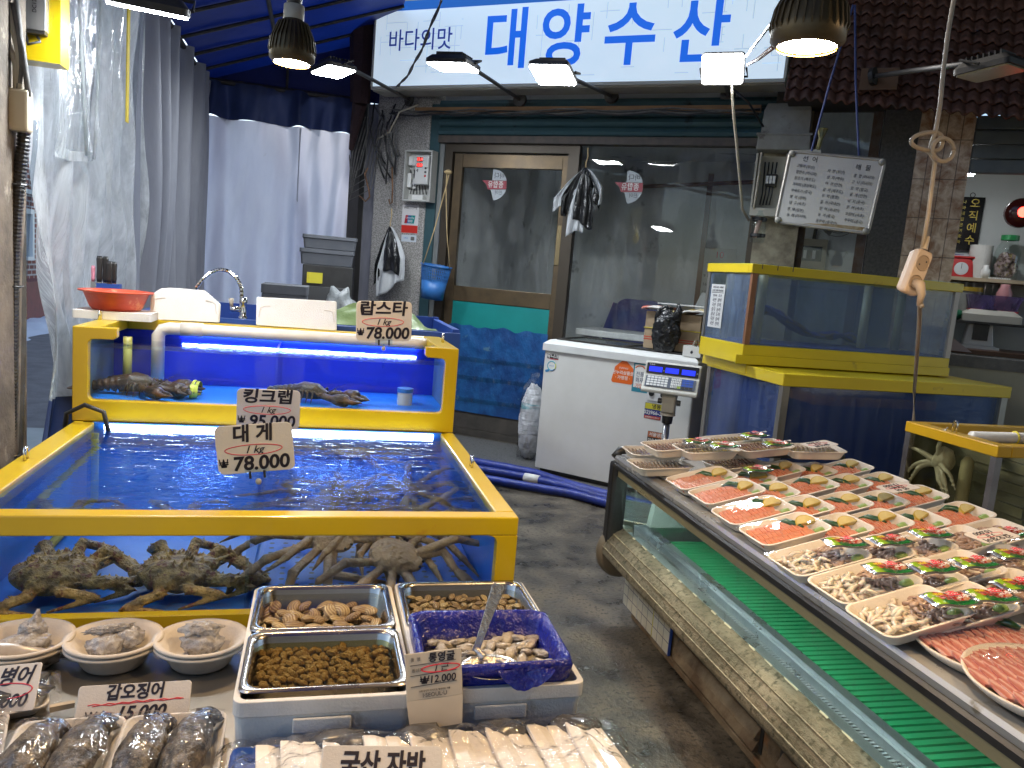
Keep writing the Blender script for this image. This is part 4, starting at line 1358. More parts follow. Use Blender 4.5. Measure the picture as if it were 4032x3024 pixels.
# upper tank
ut = thing('lobster_tank', 'upper yellow framed tank of deep blue water with lobsters', 'fish tank', loc=(0, 0, TZ))
UX0, UX1, UY0, UY1 = -.783, .520, 2.822, 3.30
Y_ = lambda z: z - TZ
hk = [(UX0, 0), (UX1, 0), (UX1, .32), (UX1 - .125, .32), (UX1 - .125, .292)] + [(UX1 - .115 - .01 * cos(a), .290 - .012 * sin(a) + .002) for a in [pi / 2 * i / 3 for i in range(4)]]
inner_r = [(UX1 - .065 + .018 * sin(a), .262 + .018 * cos(a)) for a in [pi / 2 * i / 4 for i in range(5)]]
inner_rb = [(UX1 - .065 + .018 * cos(a), .090 - .018 * sin(a)) for a in [pi / 2 * i / 4 for i in range(5)]]
inner_lb = [(UX0 + .065 - .018 * sin(a), .090 - .018 * cos(a)) for a in [pi / 2 * i / 4 for i in range(5)]]
inner_l = [(UX0 + .065 - .018 * cos(a), .262 + .018 * sin(a)) for a in [pi / 2 * i / 4 for i in range(5)]]
hk = [(UX0, 0), (UX1, 0), (UX1, .32), (UX1 - .125, .32), (UX1 - .125, .29), (UX1 - .115, .281)] + inner_r + inner_rb + inner_lb + inner_l + [(UX0 + .125, .281), (UX0 + .135, .29), (UX0 + .135, .32), (UX0, .32)]
MB().prism(hk, .035, Matrix(((1, 0, 0, 0), (0, 0, 1, UY0), (0, 1, 0, 0), (0, 0, 0, 1)))).build('front_frame', M_yellow, ut, bevel=.003)
rr_ = MB()
rr_.box((UX0, UY0 + .036, .28), (UX0 + .075, UY1, .32)).box((UX1 - .075, UY0 + .036, .28), (UX1, UY1, .32)).box((UX0 + .075, UY1 - .055, .28), (UX1 - .075, UY1, .32))
rr_.build('top_rim', M_yellow, ut, bevel=.003)
bx('left_side', (UX0, UY0 + .036, 0), (UX0 + .012, UY1, .28), M_yellow, ut)
bx('right_side', (UX1 - .012, UY0 + .036, 0), (UX1, UY1, .28), M_yellow, ut)
M_dblue = mat('deep_blue_panel', (.008, .035, .62), (.006, .028, .52), scale=2, rough=.4)
bx('back_panel', (UX0 + .012, UY1 - .02, .05), (UX1 - .012, UY1 - .008, .28), M_dblue, ut)
bx('floor_panel', (UX0 + .012, UY0 + .036, .055), (UX1 - .012, UY1 - .02, .066), mat('light_blue_floor', (.02, .20, .70), (.016, .17, .6), scale=4, rough=.4), ut)
bx('end_panel', (UX0 + .0125, UY0 + .036, .066), (UX0 + .02, UY1 - .02, .28), mat('grey_blue_panel', (.10, .17, .24), rough=.4), ut)
bx('end_panel', (UX1 - .02, UY0 + .036, .066), (UX1 - .0125, UY1 - .02, .28), mat('grey_blue_panel', (0, 0, 0)), ut)
bx('front_glass', (UX0 + .02, UY0 + .037, .06), (UX1 - .02, UY0 + .045, .262), M_tglass, ut)
MB().grid(2, 2, lambda u, v: (UX0 + .02 + (UX1 - UX0 - .04) * u, UY0 + .046 + (UY1 - UY0 - .07) * v, .248)).build('water', M_water2, ut)
dx2 = oy(P(4, 1725, 700), UY0 + .1).x
bx('divider', (dx2 - .004, UY0 + .046, .066), (dx2 + .004, UY1 - .02, .275), glass('acrylic', (.82, .90, .96)), ut)
M_pvc = mat('white_pvc', (.66, .63, .58), (.58, .55, .50), scale=9, rough=.35)
MB().tube([(UX0 + .20, UY1 - .13, .10), (UX0 + .20, UY1 - .13, .27), (UX0 + .215, UY1 - .13, .292), (UX0 + .24, UY1 - .13, .298), (UX1 - .12, UY1 - .13, .298), (UX1 - .075, UY1 - .13, .298)], .024, 16).build('overhead_pipe', M_pvc, ut, smooth=True)
MB().tube([(UX0 + .28, UY1 - .13, .298), (UX0 + .36, UY1 - .13, .298)], .027, 16).build('coupling', M_pvc, ut, smooth=True)
MB().tube([(UX0 + .10, UY1 - .16, .066), (UX0 + .10, UY1 - .16, .26)], .016, 12).build('stand_pipe', mat('yellowed_tube', (0, 0, 0)), ut, smooth=True)
cp_ = oy(P(5, 462, 935), UY0 + .20)
MB().lathe([(0, 0), (.03, 0), (.03, .05), (0, .05)], 20, Matrix.Translation((cp_.x, cp_.y, .066))).build('drain', M_pvc, ut, smooth=False)
MB().lathe([(.032, .05), (.032, .066), (0, .068)], 20, Matrix.Translation((cp_.x, cp_.y, .066))).build('drain_cap', mat('blue_cap', (.02, .16, .48), rough=.4), ut)
bx('light_strip', (UX0 + .27, UY1 - .028, .266), (UX1 - .10, UY1 - .0205, .271), M_strip2, ut)
U_eye('lifting_eye', ut, hz(P(4, 622, 410), 1.02))
U_eye('lifting_eye', ut, hz(P(5, 700, 550), 1.02))

# ------------------------------------------------------------------ animals
M_king = mat('king_crab_shell', (.44, .28, .09), (.15, .09, .032), lo=.40, hi=.60, scale=26, detail=7, rough=.42, bump=1.0, bscale=110, c3=(.15, .035, .015), s3=42, t3=.56)
M_snow_c = mat('snow_crab_shell', (.34, .22, .12), (.22, .13, .07), lo=.36, hi=.64, scale=16, detail=6, rough=.42, bump=.6, bscale=70, c3=(.40, .30, .17), s3=22, t3=.6)
M_lob = mat('lobster_shell', (.035, .026, .016), (.10, .045, .018), lo=.4, hi=.66, scale=26, detail=6, rough=.32, bump=.5, bscale=80, c3=(.14, .06, .02), s3=30, t3=.64)
M_band = mat('yellow_band', (.55, .60, .06), rough=.5)


def seg_leg(mb, pts, rad, spikes=0, rnd=None, n=8):
    """jointed tapering limb: knobbly at the joints"""
    P_ = [V(p) for p in pts]
    path, rs = [], []
    for i in range(len(P_) - 1):
        a, b = P_[i], P_[i + 1]
        r0, r1 = rad[i], rad[i + 1]
        for q, k in ((0, 1.12), (.12, .92), (.5, 1.0), (.88, .94)):
            path.append(a + (b - a) * q)
            rs.append((r0 + (r1 - r0) * q) * k)
        if spikes and rnd:
            for s_ in range(spikes):
                q = rnd.random()
                c = a + (b - a) * q
                d = V((rnd.uniform(-1, 1), rnd.uniform(-1, 1), rnd.uniform(-.2, 1))).normalized()
                r = (r0 + (r1 - r0) * q)
                mb.tube([c + d * r * .6, c + d * r * 1.7], [r * .35, r * .05], 4)
    path.append(P_[-1])
    rs.append(rad[-1])
    mb.tube(path, rs, n)


def claw(mb, wrist, d, L, r, up=V((0, 0, 1)), gape=.25):
    d = V(d).normalized()
    s_ = d.cross(up).normalized()
    w = V(wrist)
    palm = w + d * L * .5
    mb.tube([w, w + d * L * .18, palm, w + d * L * .62], [r * .6, r * 1.05, r * 1.2, r * .8], 9)
    for sg_ in (1, -1):
        a = palm + s_ * r * .5 * sg_
        m_ = a + d * L * .28 + s_ * r * gape * 2.2 * sg_
        e = w + d * L * 1.08 + s_ * r * .12 * sg_
        mb.tube([a, m_, e], [r * .62, r * .42, r * .08], 7)


def king_crab(label, c, rot, seed, mir=1):
    rnd = random.Random(seed)
    t = thing('king_crab', label, 'crab', loc=c, rotz=rot)
    mb = MB()
    # carapace: broad domed heart, front toward +x
    mb.blob((0, 0, .068), (.100, .098, .054), 4, .12, 2.2, seed)
    mb.blob((-.03, .035, .085), (.045, .04, .04), 2, .1, 2, seed + 1)
    mb.blob((-.03, -.035, .085), (.045, .04, .04), 2, .1, 2, seed + 2)
    mb.blob((.075, 0, .085), (.035, .03, .025), 2, .15, 3, seed)
    for k in range(80):
        a, e = rnd.uniform(0, 2 * pi), rnd.uniform(0, 1.3)
        n_ = V((cos(a) * cos(e) * .085, sin(a) * cos(e) * .092, .075 + sin(e) * .055))
        d = V((n_.x * 6, n_.y * 6, (n_.z - .07) * 12)).normalized()
        L = rnd.uniform(.007, .016) * (1.5 if e < .3 else 1)
        mb.tube([n_ * .97, n_ + d * L], [.0052, .0008], 5)
    mb.tube([(.10, 0, .10), (.135, .004, .118)], [.009, .002], 6)
    for sgn in (1, -1):
        for k, (a, reach) in enumerate(((.55, .8), (1.25, 1), (1.95, .95))):
            a_ = a * sgn
            b = V((cos(a_) * .075, sin(a_) * .085, .06))
            o = V((cos(a_), sin(a_), 0))
            fwd = V((1, 0, 0))
            k1 = b + o * .062 * reach + V((0, 0, .045))
            k2 = k1 + (o * .40 + fwd * (.9 - .45 * k)).normalized() * .085 * reach + V((0, 0, -.05))
            k3 = k2 + (fwd * (.9 - .35 * k) - o * .6).normalized() * .085 + V((0, 0, -.045))
            if sgn < 0:  # legs on the glass side lie folded along the floor
                k1 = b + o * .030 + V((0, 0, .012 - .012 * k))
                k2 = k1 + V(((.10, -.02, -.035), (.085, -.012, -.02), (-.08, -.02, -.03))[k])
                k3 = k2 + V(((-.085, -.012, -.03), (-.11, -.016, -.03), (.095, -.014, -.025))[k])
                k2.z, k3.z = max(.018, k2.z), max(.010, k3.z)
            k3.z = max(.008, k3.z)
            seg_leg(mb, [b, k1, k2, k3], [.017, .0175, .0125, .004], 12, rnd)
        b = V((.07, .05 * sgn, .055))
        e1 = V((.13, .095 * sgn, .075))
        e2 = V((.175, .05 * sgn, .05))
        seg_leg(mb, [b, e1, e2], [.02, .022, .018], 8, rnd)
        claw(mb, e2, (.6, -.6 * sgn, -.25), .085, .022 if sgn == mir else .017)
    for sgn in (1, -1):
        mb.tube([(.105, .012 * sgn, .095), (.15, .03 * sgn, .125), (.19, .06 * sgn, .135)], [.002, .0015, .0008], 4)
    bmesh.ops.scale(mb.bm, vec=(.93, .93, .76), verts=mb.bm.verts[:])
    bd = mb.build('shell', M_king, t, remesh=.0024)
    for sgn in (1, -1):
        MB().blob((.105, .015 * sgn, .0755), (.005, .005, .005), 2, 0).build('eye', M_black, t, smooth=True)
    return t


kc = oy(P(7, 400, 600), 1.99)
king_crab('spiny brown king crab crouching at the left behind the front glass', (kc.x - .02, 1.985, .447), .10, 3)
kc = oy(P(7, 1180, 600), 1.99)
king_crab('spiny brown king crab pressed against the clear tank divider', (kc.x - .03, 1.985, .447), .12, 8, -1)


def snow_crab(label, c, rot, seed, tilt=(0, 0)):
    rnd = random.Random(seed)
    t = thing('snow_crab', label, 'crab', M=Matrix.Translation(V(c)) @ Matrix.Rotation(rot, 4, 'Z') @ Matrix.Rotation(tilt[0], 4, 'X') @ Matrix.Rotation(tilt[1], 4, 'Y'))
    mb = MB()
    mb.blob((0, 0, .05), (.066, .060, .030), 3, .10, 2.5, seed)
    mb.blob((.058, 0, .052), (.02, .028, .014), 2, .15, 3, seed)
    for k in range(26):
        a, e = rnd.uniform(0, 2 * pi), rnd.uniform(.3, 1.4)
        n_ = V((cos(a) * cos(e) * .064, sin(a) * cos(e) * .058, .05 + sin(e) * .03))
        mb.blob(n_, (.005, .005, .004), 1, .1, 2, k)
    for sgn in (1, -1):
        for k, a in enumerate((.75, 1.25, 1.75, 2.25)):
            a_ = a * sgn
            b = V((cos(a_) * .055, sin(a_) * .05, .045))
            o = V((cos(a_), sin(a_), 0))
            L = (.115, .125, .12, .085)[k] * rnd.uniform(.9, 1.1)
            k1 = b + o * L + V((0, 0, rnd.uniform(.0, .05)))
            k2 = k1 + (o * .8 + V((rnd.uniform(-.2, .5), 0, 0))).normalized() * L * .75 + V((0, 0, -.05))
            k3 = k2 + (o * .5 + V((.3, 0, 0))).normalized() * L * .5 + V((0, 0, -.05))
            seg_leg(mb, [b, k1, k2, k3], [.0125, .0135, .0105, .003], 2, rnd)
        b = V((.055, .035 * sgn, .04))
        e1 = V((.105, .085 * sgn, .045))
        e2 = V((.155, .045 * sgn, .035))
        seg_leg(mb, [b, e1, e2], [.012, .0135, .012])
        claw(mb, e2, (.8, -.35 * sgn, -.1), .085, .0135)
    bmesh.ops.scale(mb.bm, vec=(1.05, 1.05, .78), verts=mb.bm.verts[:])
    mb.build('shell', M_snow_c, t, remesh=.0028)
    for sgn in (1, -1):
        MB().blob((.079, .0115 * sgn, .0485), (.004, .004, .004), 2, 0).build('eye', M_black, t, smooth=True)
    return t


sc = oy(P(8, 440, 330), 1.98)
snow_crab('snow crab reaching its pale claw across the front glass', (sc.x - .02, 2.00, .50), -.5, 2, (.35, .25))
sc = oy(P(7, 2000, 290), 2.05)
snow_crab('snow crab hunched high against the divider with legs hanging down', (sc.x + .02, 2.09, .53), -.9, 5, (.35, .3))
sc = hz(P(5, 480, 1500), .62)
snow_crab('snow crab under the surface near the right rim of the tank', (sc.x, sc.y, .50), -.3, 9, (.0, .0))
sc = hz(P(5, 40, 1560), .62)
snow_crab('snow crab under the surface behind the front rim', (sc.x + .02, sc.y + .03, .49), 2.4, 12, (.1, .0))
sc = hz(P(5, 130, 1260), .60)
snow_crab('pale snow crab lying far back under the lights', (sc.x, sc.y - .1, .47), 1.1, 15)


def lobster(label, c, rot, seed, bands=True):
    rnd = random.Random(seed)
    t = thing('lobster', label, 'lobster', loc=c, rotz=rot)
    mb = MB()
    mb.tube([(-.05, 0, .035), (-.02, 0, .042), (.03, 0, .042), (.065, 0, .034), (.085, 0, .038)], [.028, .034, .032, .018, .004], 12)
    for k in range(6):
        x = -.055 - .021 * k
        mb.tube([(x + .012, 0, .035 - .002 * k), (x - .004, 0, .036 - .002 * k), (x - .010, 0, .032 - .002 * k)], [.026 - .002 * k, .029 - .0022 * k, .022 - .002 * k], 10)
    for a in (-.7, -.3, 0, .3, .7):
        mb.blob((-.195 - .012 * cos(a), .026 * sin(a) * 1.4, .016), (.022, .011, .004), 1, .05, 2, 1)
    for sgn in (1, -1):
        for k in range(4):
            x = .035 - .02 * k
            seg_leg(mb, [(x, .02 * sgn, .03), (x + .01, .06 * sgn, .05), (x + .012, .085 * sgn, .004)], [.006, .005, .002], n=6)
        seg_leg(mb, [(.05, .022 * sgn, .03), (.085, .05 * sgn, .035), (.115, .055 * sgn, .03)], [.010, .013, .014], 2, rnd)
        claw(mb, (.115, .055 * sgn, .03), (.95, -.18 * sgn, -.05), .11, .026 if sgn > 0 else .021, gape=.12)
        mb.tube([(.08, .01 * sgn, .045), (.13, .03 * sgn, .075), (.20, .06 * sgn, .08)], [.003, .002, .001], 5)
    mb.build('shell', M_lob, t, remesh=.0034)
    if bands:
        for sgn in (1, -1):
            for q in (.72, .84):
                ctr = V((.115, .055 * sgn, .03)) + V((.95, -.18 * sgn, -.05)).normalized() * .11 * q
                d = V((.95, -.18 * sgn, -.05)).normalized()
                M = ctr.to_track_quat('Z', 'Y').to_matrix().to_4x4()
                M = Matrix.Translation(ctr) @ d.to_track_quat('Z', 'Y').to_matrix().to_4x4()
                R_ = (.030 if sgn > 0 else .025) * (1 if q < .8 else .9)
                MB().lathe([(R_, -.006), (R_ + .001, 0), (R_, .006)], 18, M).build('band', M_band, t, smooth=True)
    return t


lb = oy(P(4, 900, 840), 2.99)
lobster('dark lobster with yellow banded claws beside the white standpipe', (lb.x - .03, 3.0, TZ + .067), .0, 2)
lb = oy(P(4, 660, 840), 2.95)
lobster('dark lobster turned away in the left corner of the upper tank', (-.62, 3.03, TZ + .067), -.75, 4, False)
lb = oy(P(4, 1940, 880), 2.95)
lobster('dark lobster slumped against the divider behind the price card', (lb.x - .01, 3.0, TZ + .067), -.45, 6, False)

# ------------------------------------------------------------------ things on and behind the tanks
YB = 3.27
def foamlid(label, pts, th, yy):
    P_ = [oy(P(*q), yy) for q in pts]
    cx, zb = (min(p.x for p in P_) + max(p.x for p in P_)) / 2, 1.0205
    z0 = min(p.z for p in P_)
    t = thing('styrofoam_slab', label, 'foam lid', loc=(cx, yy, zb), M=None)
    out_ = [(p.x - cx, max(0, p.z - z0)) for p in P_]
    MB().prism(out_, th, Matrix(((1, 0, 0, 0), (0, 0, 1, 0), (0, 1, 0, 0), (0, 0, 0, 1)))).build('panel', M_foam, t, bevel=.006)
    x0, x1 = min(x for x, _ in out_), max(x for x, _ in out_)
    h = max(z for _, z in out_)
    for sx in (1, -1):
        e = x1 if sx > 0 else -x0
        L = [(sx * (e - .012), h * .3), (sx * (e - .018), h * .62), (sx * (e - .03), h * .66), (sx * (e - .055), h * .68)]
        MB().tube([(x, -.0005, z) for x, z in L], .0022, 5).build('moulded_edge', mat('foam_shadow', (.62, .58, .52), rough=.8), t)
    t.rotation_euler = (radians(-4), 0, 0)
    return t


foamlid('cream foam lid with clipped corners standing on the upper tank', [(4, 930, 405), (4, 935, 250), (4, 1000, 212), (4, 1060, 208), (4, 1270, 225), (4, 1368, 310), (4, 1362, 425)], .03, 3.255)
foamlid('rectangular cream foam lid standing on the upper tank rim', [(4, 1592, 440), (4, 1595, 262), (4, 2095, 290), (4, 2095, 475)], .03, 3.262)
# board, bowl
bd = thing('foam_board', 'white foam board lying on the tank corner under the red bowl', 'foam board', loc=(-.735, 3.22, 1.021))
MB().prism(rrect(.27, .20, .012), .03).build('slab', M_foam, bd, bevel=.006)
bw = thing('plastic_bowl', 'worn orange red plastic bowl on a foam board', 'bowl', loc=(-.742, 3.22, 1.052))
MB().lathe([(0, 0), (.082, 0), (.092, .012), (.112, .062), (.117, .066), (.130, .068), (.131, .073), (.118, .074), (.110, .068), (.088, .016), (.078, .006), (0, .006)], 48).build('shell', mat('red_plastic', (.62, .085, .035), (.50, .05, .022), scale=5, rough=.42, stretch=(1, 1, 4), c3=(.70, .25, .12), s3=16, t3=.62), bw, smooth=True)
# knives in a block
kx = oy(P(4, 670, 200), 3.42)
kb = thing('knife_holder', 'blue knife holder standing behind the red bowl', 'knife holder', loc=(kx.x + .005, 3.42, .95))
MB().prism(rrect(.085, .05, .006), .19).build('block', mat('blue_holder', (.02, .07, .30), rough=.4), kb, bevel=.004)
for k, (px_, zt, m_) in enumerate(((620, 12, M_black), (658, 15, M_black), (682, 45, M_black), (710, 48, M_black), (580, 72, mat('pink_handle', (.55, .22, .30), rough=.4)))):
    a = oy(P(4, px_, zt), 3.40 + .015 * (k % 2))
    t = thing('kitchen_knife', ('black handled knife, leftmost in the blue holder', 'black handled knife with a slim grip, second in the holder', 'short black handled knife in the middle of the holder', 'black handled knife, rightmost in the blue holder', 'pink handled knife beside the black knives')[k], 'knife', loc=(a.x, a.y, 1.10))
    h = a.z - 1.10
    w_ = .0105 if k != 4 else .007
    MB().loft([[(x, y, z) for x, y in rrect(w_ * 2 * q, .016 * q, .005 * q)] for z, q in ((.045, .8), (.06, 1), (h * .6, .92), (h - .012, 1.05), (h, .8))]).build('handle', m_, t, smooth=True)
    bx('blade', (-.009, -.001, -.04), (.009, .001, .045), M_chrome, t)
# sink with hose tap
sk = thing('sink_basin', 'blue rimmed sink basin behind the upper tank', 'sink', loc=(0, 0, 0))
sk_ = MB()
sk_.box((-.72, 3.36, .86), (.62, 3.39, 1.035)).box((-.72, 4.02, .86), (.62, 4.05, 1.06)).box((-.72, 3.39, .86), (-.69, 4.02, 1.035)).box((.59, 3.39, .86), (.62, 4.02, 1.05)).box((-.69, 3.39, .86), (.59, 4.02, .88))
sk_.build('basin', mat('blue_basin', (.02, .07, .30), (.016, .055, .25), scale=6, rough=.4), sk)
for x_ in (-.68, .54):
    bx('leg', (x_, 3.7, 0), (x_ + .05, 3.75, .86), M_steel, sk)
fx = oy(P(4, 1510, 420), 3.45)
tp_ = thing('sink_tap', 'steel swan neck tap with ribbed hose rising behind the foam lids', 'tap', loc=(fx.x, 3.45, 1.02))
zt_ = lambda x, y: oy(P(4, x, y), 3.45) - V((fx.x, 3.45, 1.02))
MB().lathe([(0, 0), (.018, 0), (.018, .02), (.013, .025), (.013, .075), (.016, .08), (.016, .10), (0, .104)], 18).build('body', M_chrome, tp_, smooth=True)
MB().tube([(-.012, -.004, .05), (-.052, -.012, .05)], [.012, .015], 12).build('valve', M_chrome, tp_, smooth=True)
MB().tube([(-.045, -.012, .055), (-.048, -.012, .095)], [.006, .011], 10).build('lever', mat('ivory_porcelain', (0, 0, 0)), tp_, smooth=True)
arc_ = [zt_(1505, 300), zt_(1500, 200), zt_(1470, 145), zt_(1420, 105), zt_(1370, 95), zt_(1310, 115), zt_(1260, 155), zt_(1210, 225)]
pts = []
for i in range(len(arc_) - 1):
    for q in range(8):
        pts.append(arc_[i] + (arc_[i + 1] - arc_[i]) * q / 8)
for _ in range(4):
    pts = [pts[0]] + [(pts[i - 1] + pts[i] + pts[i + 1]) / 3 for i in range(1, len(pts) - 1)] + [pts[-1]]
MB().tube(pts, [.0088 if i % 2 else .0072 for i in range(len(pts))], 10).build('neck_hose', M_chrome, tp_)
MB().tube([arc_[0] + V((0, 0, -.05)), arc_[0]], .0095, 10).build('collar', M_chrome, tp_)
# pale green sheet
gsx = thing('plastic_sheet', 'pale green plastic sheet propped in the basin behind the lobster price card', 'sheet', loc=(.27, 3.5, 1.03))
MB().grid(24, 14, lambda u, v: (-.19 + .46 * u, .12 * v, (.11 * sin(pi * min(1, .12 + u * .95)) ** .7 + .02 * noise.noise(V((u * 5, v * 3, 1)))) * v)).build('sheet', mat('pale_green_film', (.30, .40, .16), (.22, .32, .12), scale=6, rough=.3, bump=.6, bscale=20, trans=.3), gsx, smooth=True)
# boxes by the end curtain
def plainbox(name, label, lo, hi, m, lid=None, cat='box', rot=0):
    c = ((lo[0] + hi[0]) / 2, (lo[1] + hi[1]) / 2, lo[2])
    w_, d_, h_ = hi[0] - lo[0], hi[1] - lo[1], hi[2] - lo[2]
    t = thing(name, label, cat, loc=c, rotz=rot)
    lh = min(.05, h_ * .25)
    MB().loft([[(x * k, y * k, z) for x, y in rrect(w_, d_, .015)] for z, k in ((0, .95), (h_ - lh - .002, 1))]).build('body', m, t, bevel=.004)
    MB().prism(rrect(w_ * 1.03, d_ * 1.03, .018), lh, base=h_ - lh).build('lid', lid or m, t, bevel=.006)
    return t


M_gfoam = mat('grey_foam', (.10, .105, .12), (.075, .08, .095), scale=5, rough=.75)
a, b = oy(P(4, 1628, 185), 4.6), oy(P(4, 1905, 430), 4.6)
plainbox('foam_box', 'grey foam box with lid left of the black cabinet', (a.x, 4.6, b.z - .25), (b.x, 4.95, a.z), M_gfoam)

a, b = oy(P(4, 1915, 20), 5.3), oy(P(4, 2200, 560), 5.3)
cbn = thing('black_cabinet', 'black cabinet with small yellow notice under grey foam boxes', 'cabinet', loc=((a.x + b.x) / 2 - .03, 5.5, 0))
cw = (b.x - a.x) / 2
ctop = oy(P(4, 2050, 75), 5.3).z
MB().box((-cw, -.2, 0), (cw, .2, ctop)).build('body', M_black, cbn, bevel=.006)
bx('door', (-cw + .02, -.212, .1), (cw - .02, -.202, ctop - .14), mat('dark_grey_door', (.05, .052, .055), rough=.4), cbn, bevel=.004)
bx('notice', (-cw + .03, -.216, ctop - .12), (-cw + .13, -.2125, ctop - .05), mat('yellow_notice', (.55, .48, .03), rough=.5), cbn)
tz = ctop
for k, lab in enumerate(('grey foam box resting on the black cabinet, lower of the pair', 'grey foam box on top of its pair above the black cabinet')):
    h_ = .105 if k == 0 else .09
    plainbox('foam_box', lab, (cbn.location.x - cw + .015 * k - .02, 5.32, tz + .001), (cbn.location.x + cw + .015 * k, 5.62, tz + h_), M_gfoam)
    tz += h_ + .001
a = oy(P(4, 2095, 250), 5.0)
pbg = thing('plastic_bag', 'clear stuffed plastic bag slumped before the black cabinet', 'bag', loc=(a.x + .02, 5.05, .78))
MB().blob((0, 0, .16), (.11, .09, .20), 4, .25, 2.4, 5).build('bag', mat('cloudy_bag', (.34, .36, .37), (.24, .26, .27), scale=9, rough=.3, bump=1.2, bscale=22, trans=.3), pbg, smooth=True)
stl = thing('side_table', 'low dark table behind the basin carrying grey boxes', 'table', loc=(.1, 4.8, 0))
bx('top', (-.6, -.25, .74), (.45, .45, .775), M_dark, stl)
for x_ in (-.55, .4):
    for y_ in (-.2, .4):
        bx('leg', (x_ - .02, y_ - .02, 0), (x_ + .02, y_ + .02, .74), M_dark, stl)


# ------------------------------------------------------------------ concrete post, wiring at the left edge
cpst = thing('concrete_post', 'dirty concrete post with green tape marks at the stall corner', 'post', loc=(-1.03, 2.62, 0))
bx('shaft', (-.16, -.14, 0), (.135, .14, 2.9), mat('dirty_concrete', (.17, .14, .11), (.09, .075, .06), lo=.4, hi=.6, scale=7, detail=7, rough=.85, bump=.5, bscale=40, c3=(.33, .29, .23), s3=9, t3=.63), cpst, bevel=.008)
for z_ in (1.56, 1.28):
    bx('tape', (.02, -.1425, z_), (.137, -.1402, z_ + .035), mat('green_tape', (.03, .20, .09), rough=.5), cpst)
MB().prism([(0, 0), (.14, .04), (.10, .13), (0, .18)], .004, Matrix(((1, 0, 0, -.02), (0, 0, 1, -.146), (0, 1, 0, 1.02), (0, 0, 0, 1)))).build('white_notice', mat('paper', (0, 0, 0)), cpst)
bx('metal_clip', (.06, -.150, 1.74), (.137, -.1403, 1.775), M_steel, cpst)
cd = thing('corrugated_pipe', 'black corrugated conduit running down beside the concrete post', 'pipe')
pl = [oy(P(1, *q), 2.66) for q in ((150, 740), (145, 900), (115, 1150), (100, 1350), (88, 1560))] + [oy(P(4, *q), 2.66) for q in ((80, 200), (78, 500), (70, 900), (60, 1250))] + [V((-.92, 2.66, .45))]
pts = []
for i in range(len(pl) - 1):
    n_ = max(2, int((pl[i + 1] - pl[i]).length / .0055))
    pts += [pl[i] + (pl[i + 1] - pl[i]) * q / n_ for q in range(n_)]
MB().tube(pts, [.0185 if i % 2 else .0155 for i in range(len(pts))], 10).build('conduit', M_black, cd, smooth=False)
MB().tube([p + V((.028, .01, 0)) for p in pl], .007, 7).build('clear_tube', glass('hose_clear', (.7, .74, .78), ior=1.5, rough=.1), cd, smooth=True)
for i in (2, 5, 8):
    MB().tube([pl[i] + V((.028 * cos(a), .024 * sin(a), 0)) for a in [2 * pi * k / 12 for k in range(12)]], .003, 5, closed=True).build('cable_tie', M_black, cd)
jb = oy(P(1, 120, 690), 2.64)
t = thing('junction_plug', 'beige cable junction box where grey leads meet the conduit', 'junction box', loc=tuple(jb))
bx('case', (-.045, -.025, -.06), (.03, .025, .06), mat('beige_plastic', (0, 0, 0)), t, bevel=.008)
bx('dark_side', (-.07, -.02, -.06), (-.046, .02, .065), M_black, t, bevel=.006)
for k, q in enumerate((((60, 30), (85, 200), (110, 330), (120, 600)), ((75, 20), (140, 300), (165, 480), (175, 600)), ((0, 250), (45, 240), (95, 400), (100, 600)), ((100, 0), (120, 180), (135, 420), (110, 560)))):
    MB().tube([oy(P(1, *p), 2.63) - jb for p in q], .008, 7).build('lead', mat('ivory_cable', (0, 0, 0)) if k % 2 == 0 else M_greycable, t, smooth=True)
t = thing('yellow_panel', 'yellow metal panel carrying a slim aluminium transformer at the ceiling', 'panel', loc=tuple(oy(P(1, 240, 380), 2.85)))
bx('plate', (-.09, 0, 0), (.062, .09, .42), M_yellow, t)
bx('transformer', (-.055, -.035, .085), (.03, -.001, .42), mat('brushed_aluminium', (.5, .5, .5), rough=.35, metal=.8), t, bevel=.003)
bx('end_cap', (-.052, -.033, .075), (.027, -.003, .0845), M_dark, t)
text('print', 'DC12V', .016, M_ink, t, M=XZ((0, -.0356, .16)), rot=pi / 2)
MB().tube([(-.03, -.02, .075), (-.02, -.03, .04), (.01, -.02, .055), (.0, -.015, .074)], .005, 6).build('lead', M_cable, t, smooth=True)
# sagging black post edge near the far left of the tanks: hose on the floor
M_hose = mat('blue_hose', (.02, .045, .32), (.012, .025, .18), scale=14, rough=.42, bump=.4, bscale=50)
for k, (lab, q) in enumerate((('blue hose nearest the white freezer', ((905, 1295), (1100, 1330), (1270, 1365), (1500, 1440), (1740, 1505))), ('blue hose with a white coupling, middle of the three', ((935, 1340), (1200, 1385), (1480, 1450), (1740, 1530))), ('blue hose lying nearest the crab tank', ((950, 1395), (1200, 1440), (1500, 1490), (1740, 1555))))):
    t = thing('blue_hose', lab, 'hose')
    pp = [hz(P(5, *a_), .03) for a_ in q]
    d0, d1 = (pp[0] - pp[1]).normalized(), (pp[-1] - pp[-2]).normalized()
    pp = [pp[0] + d0 * 1.0 + V((-.1, .0, 0))] + [pp[0] + d0 * .3] + pp + [pp[-1] + d1 * .5, pp[-1] + d1 * 1.2]
    MB().tube(pp, .032 if k == 0 else .027, 12).build('tube', M_hose, t, smooth=True)
    if k == 1:
        c_, e_ = hz(P(5, 1210, 1390), .03), hz(P(5, 1300, 1408), .03)
        MB().tube([c_, e_], .031, 14).build('coupling', M_white, t, smooth=True)
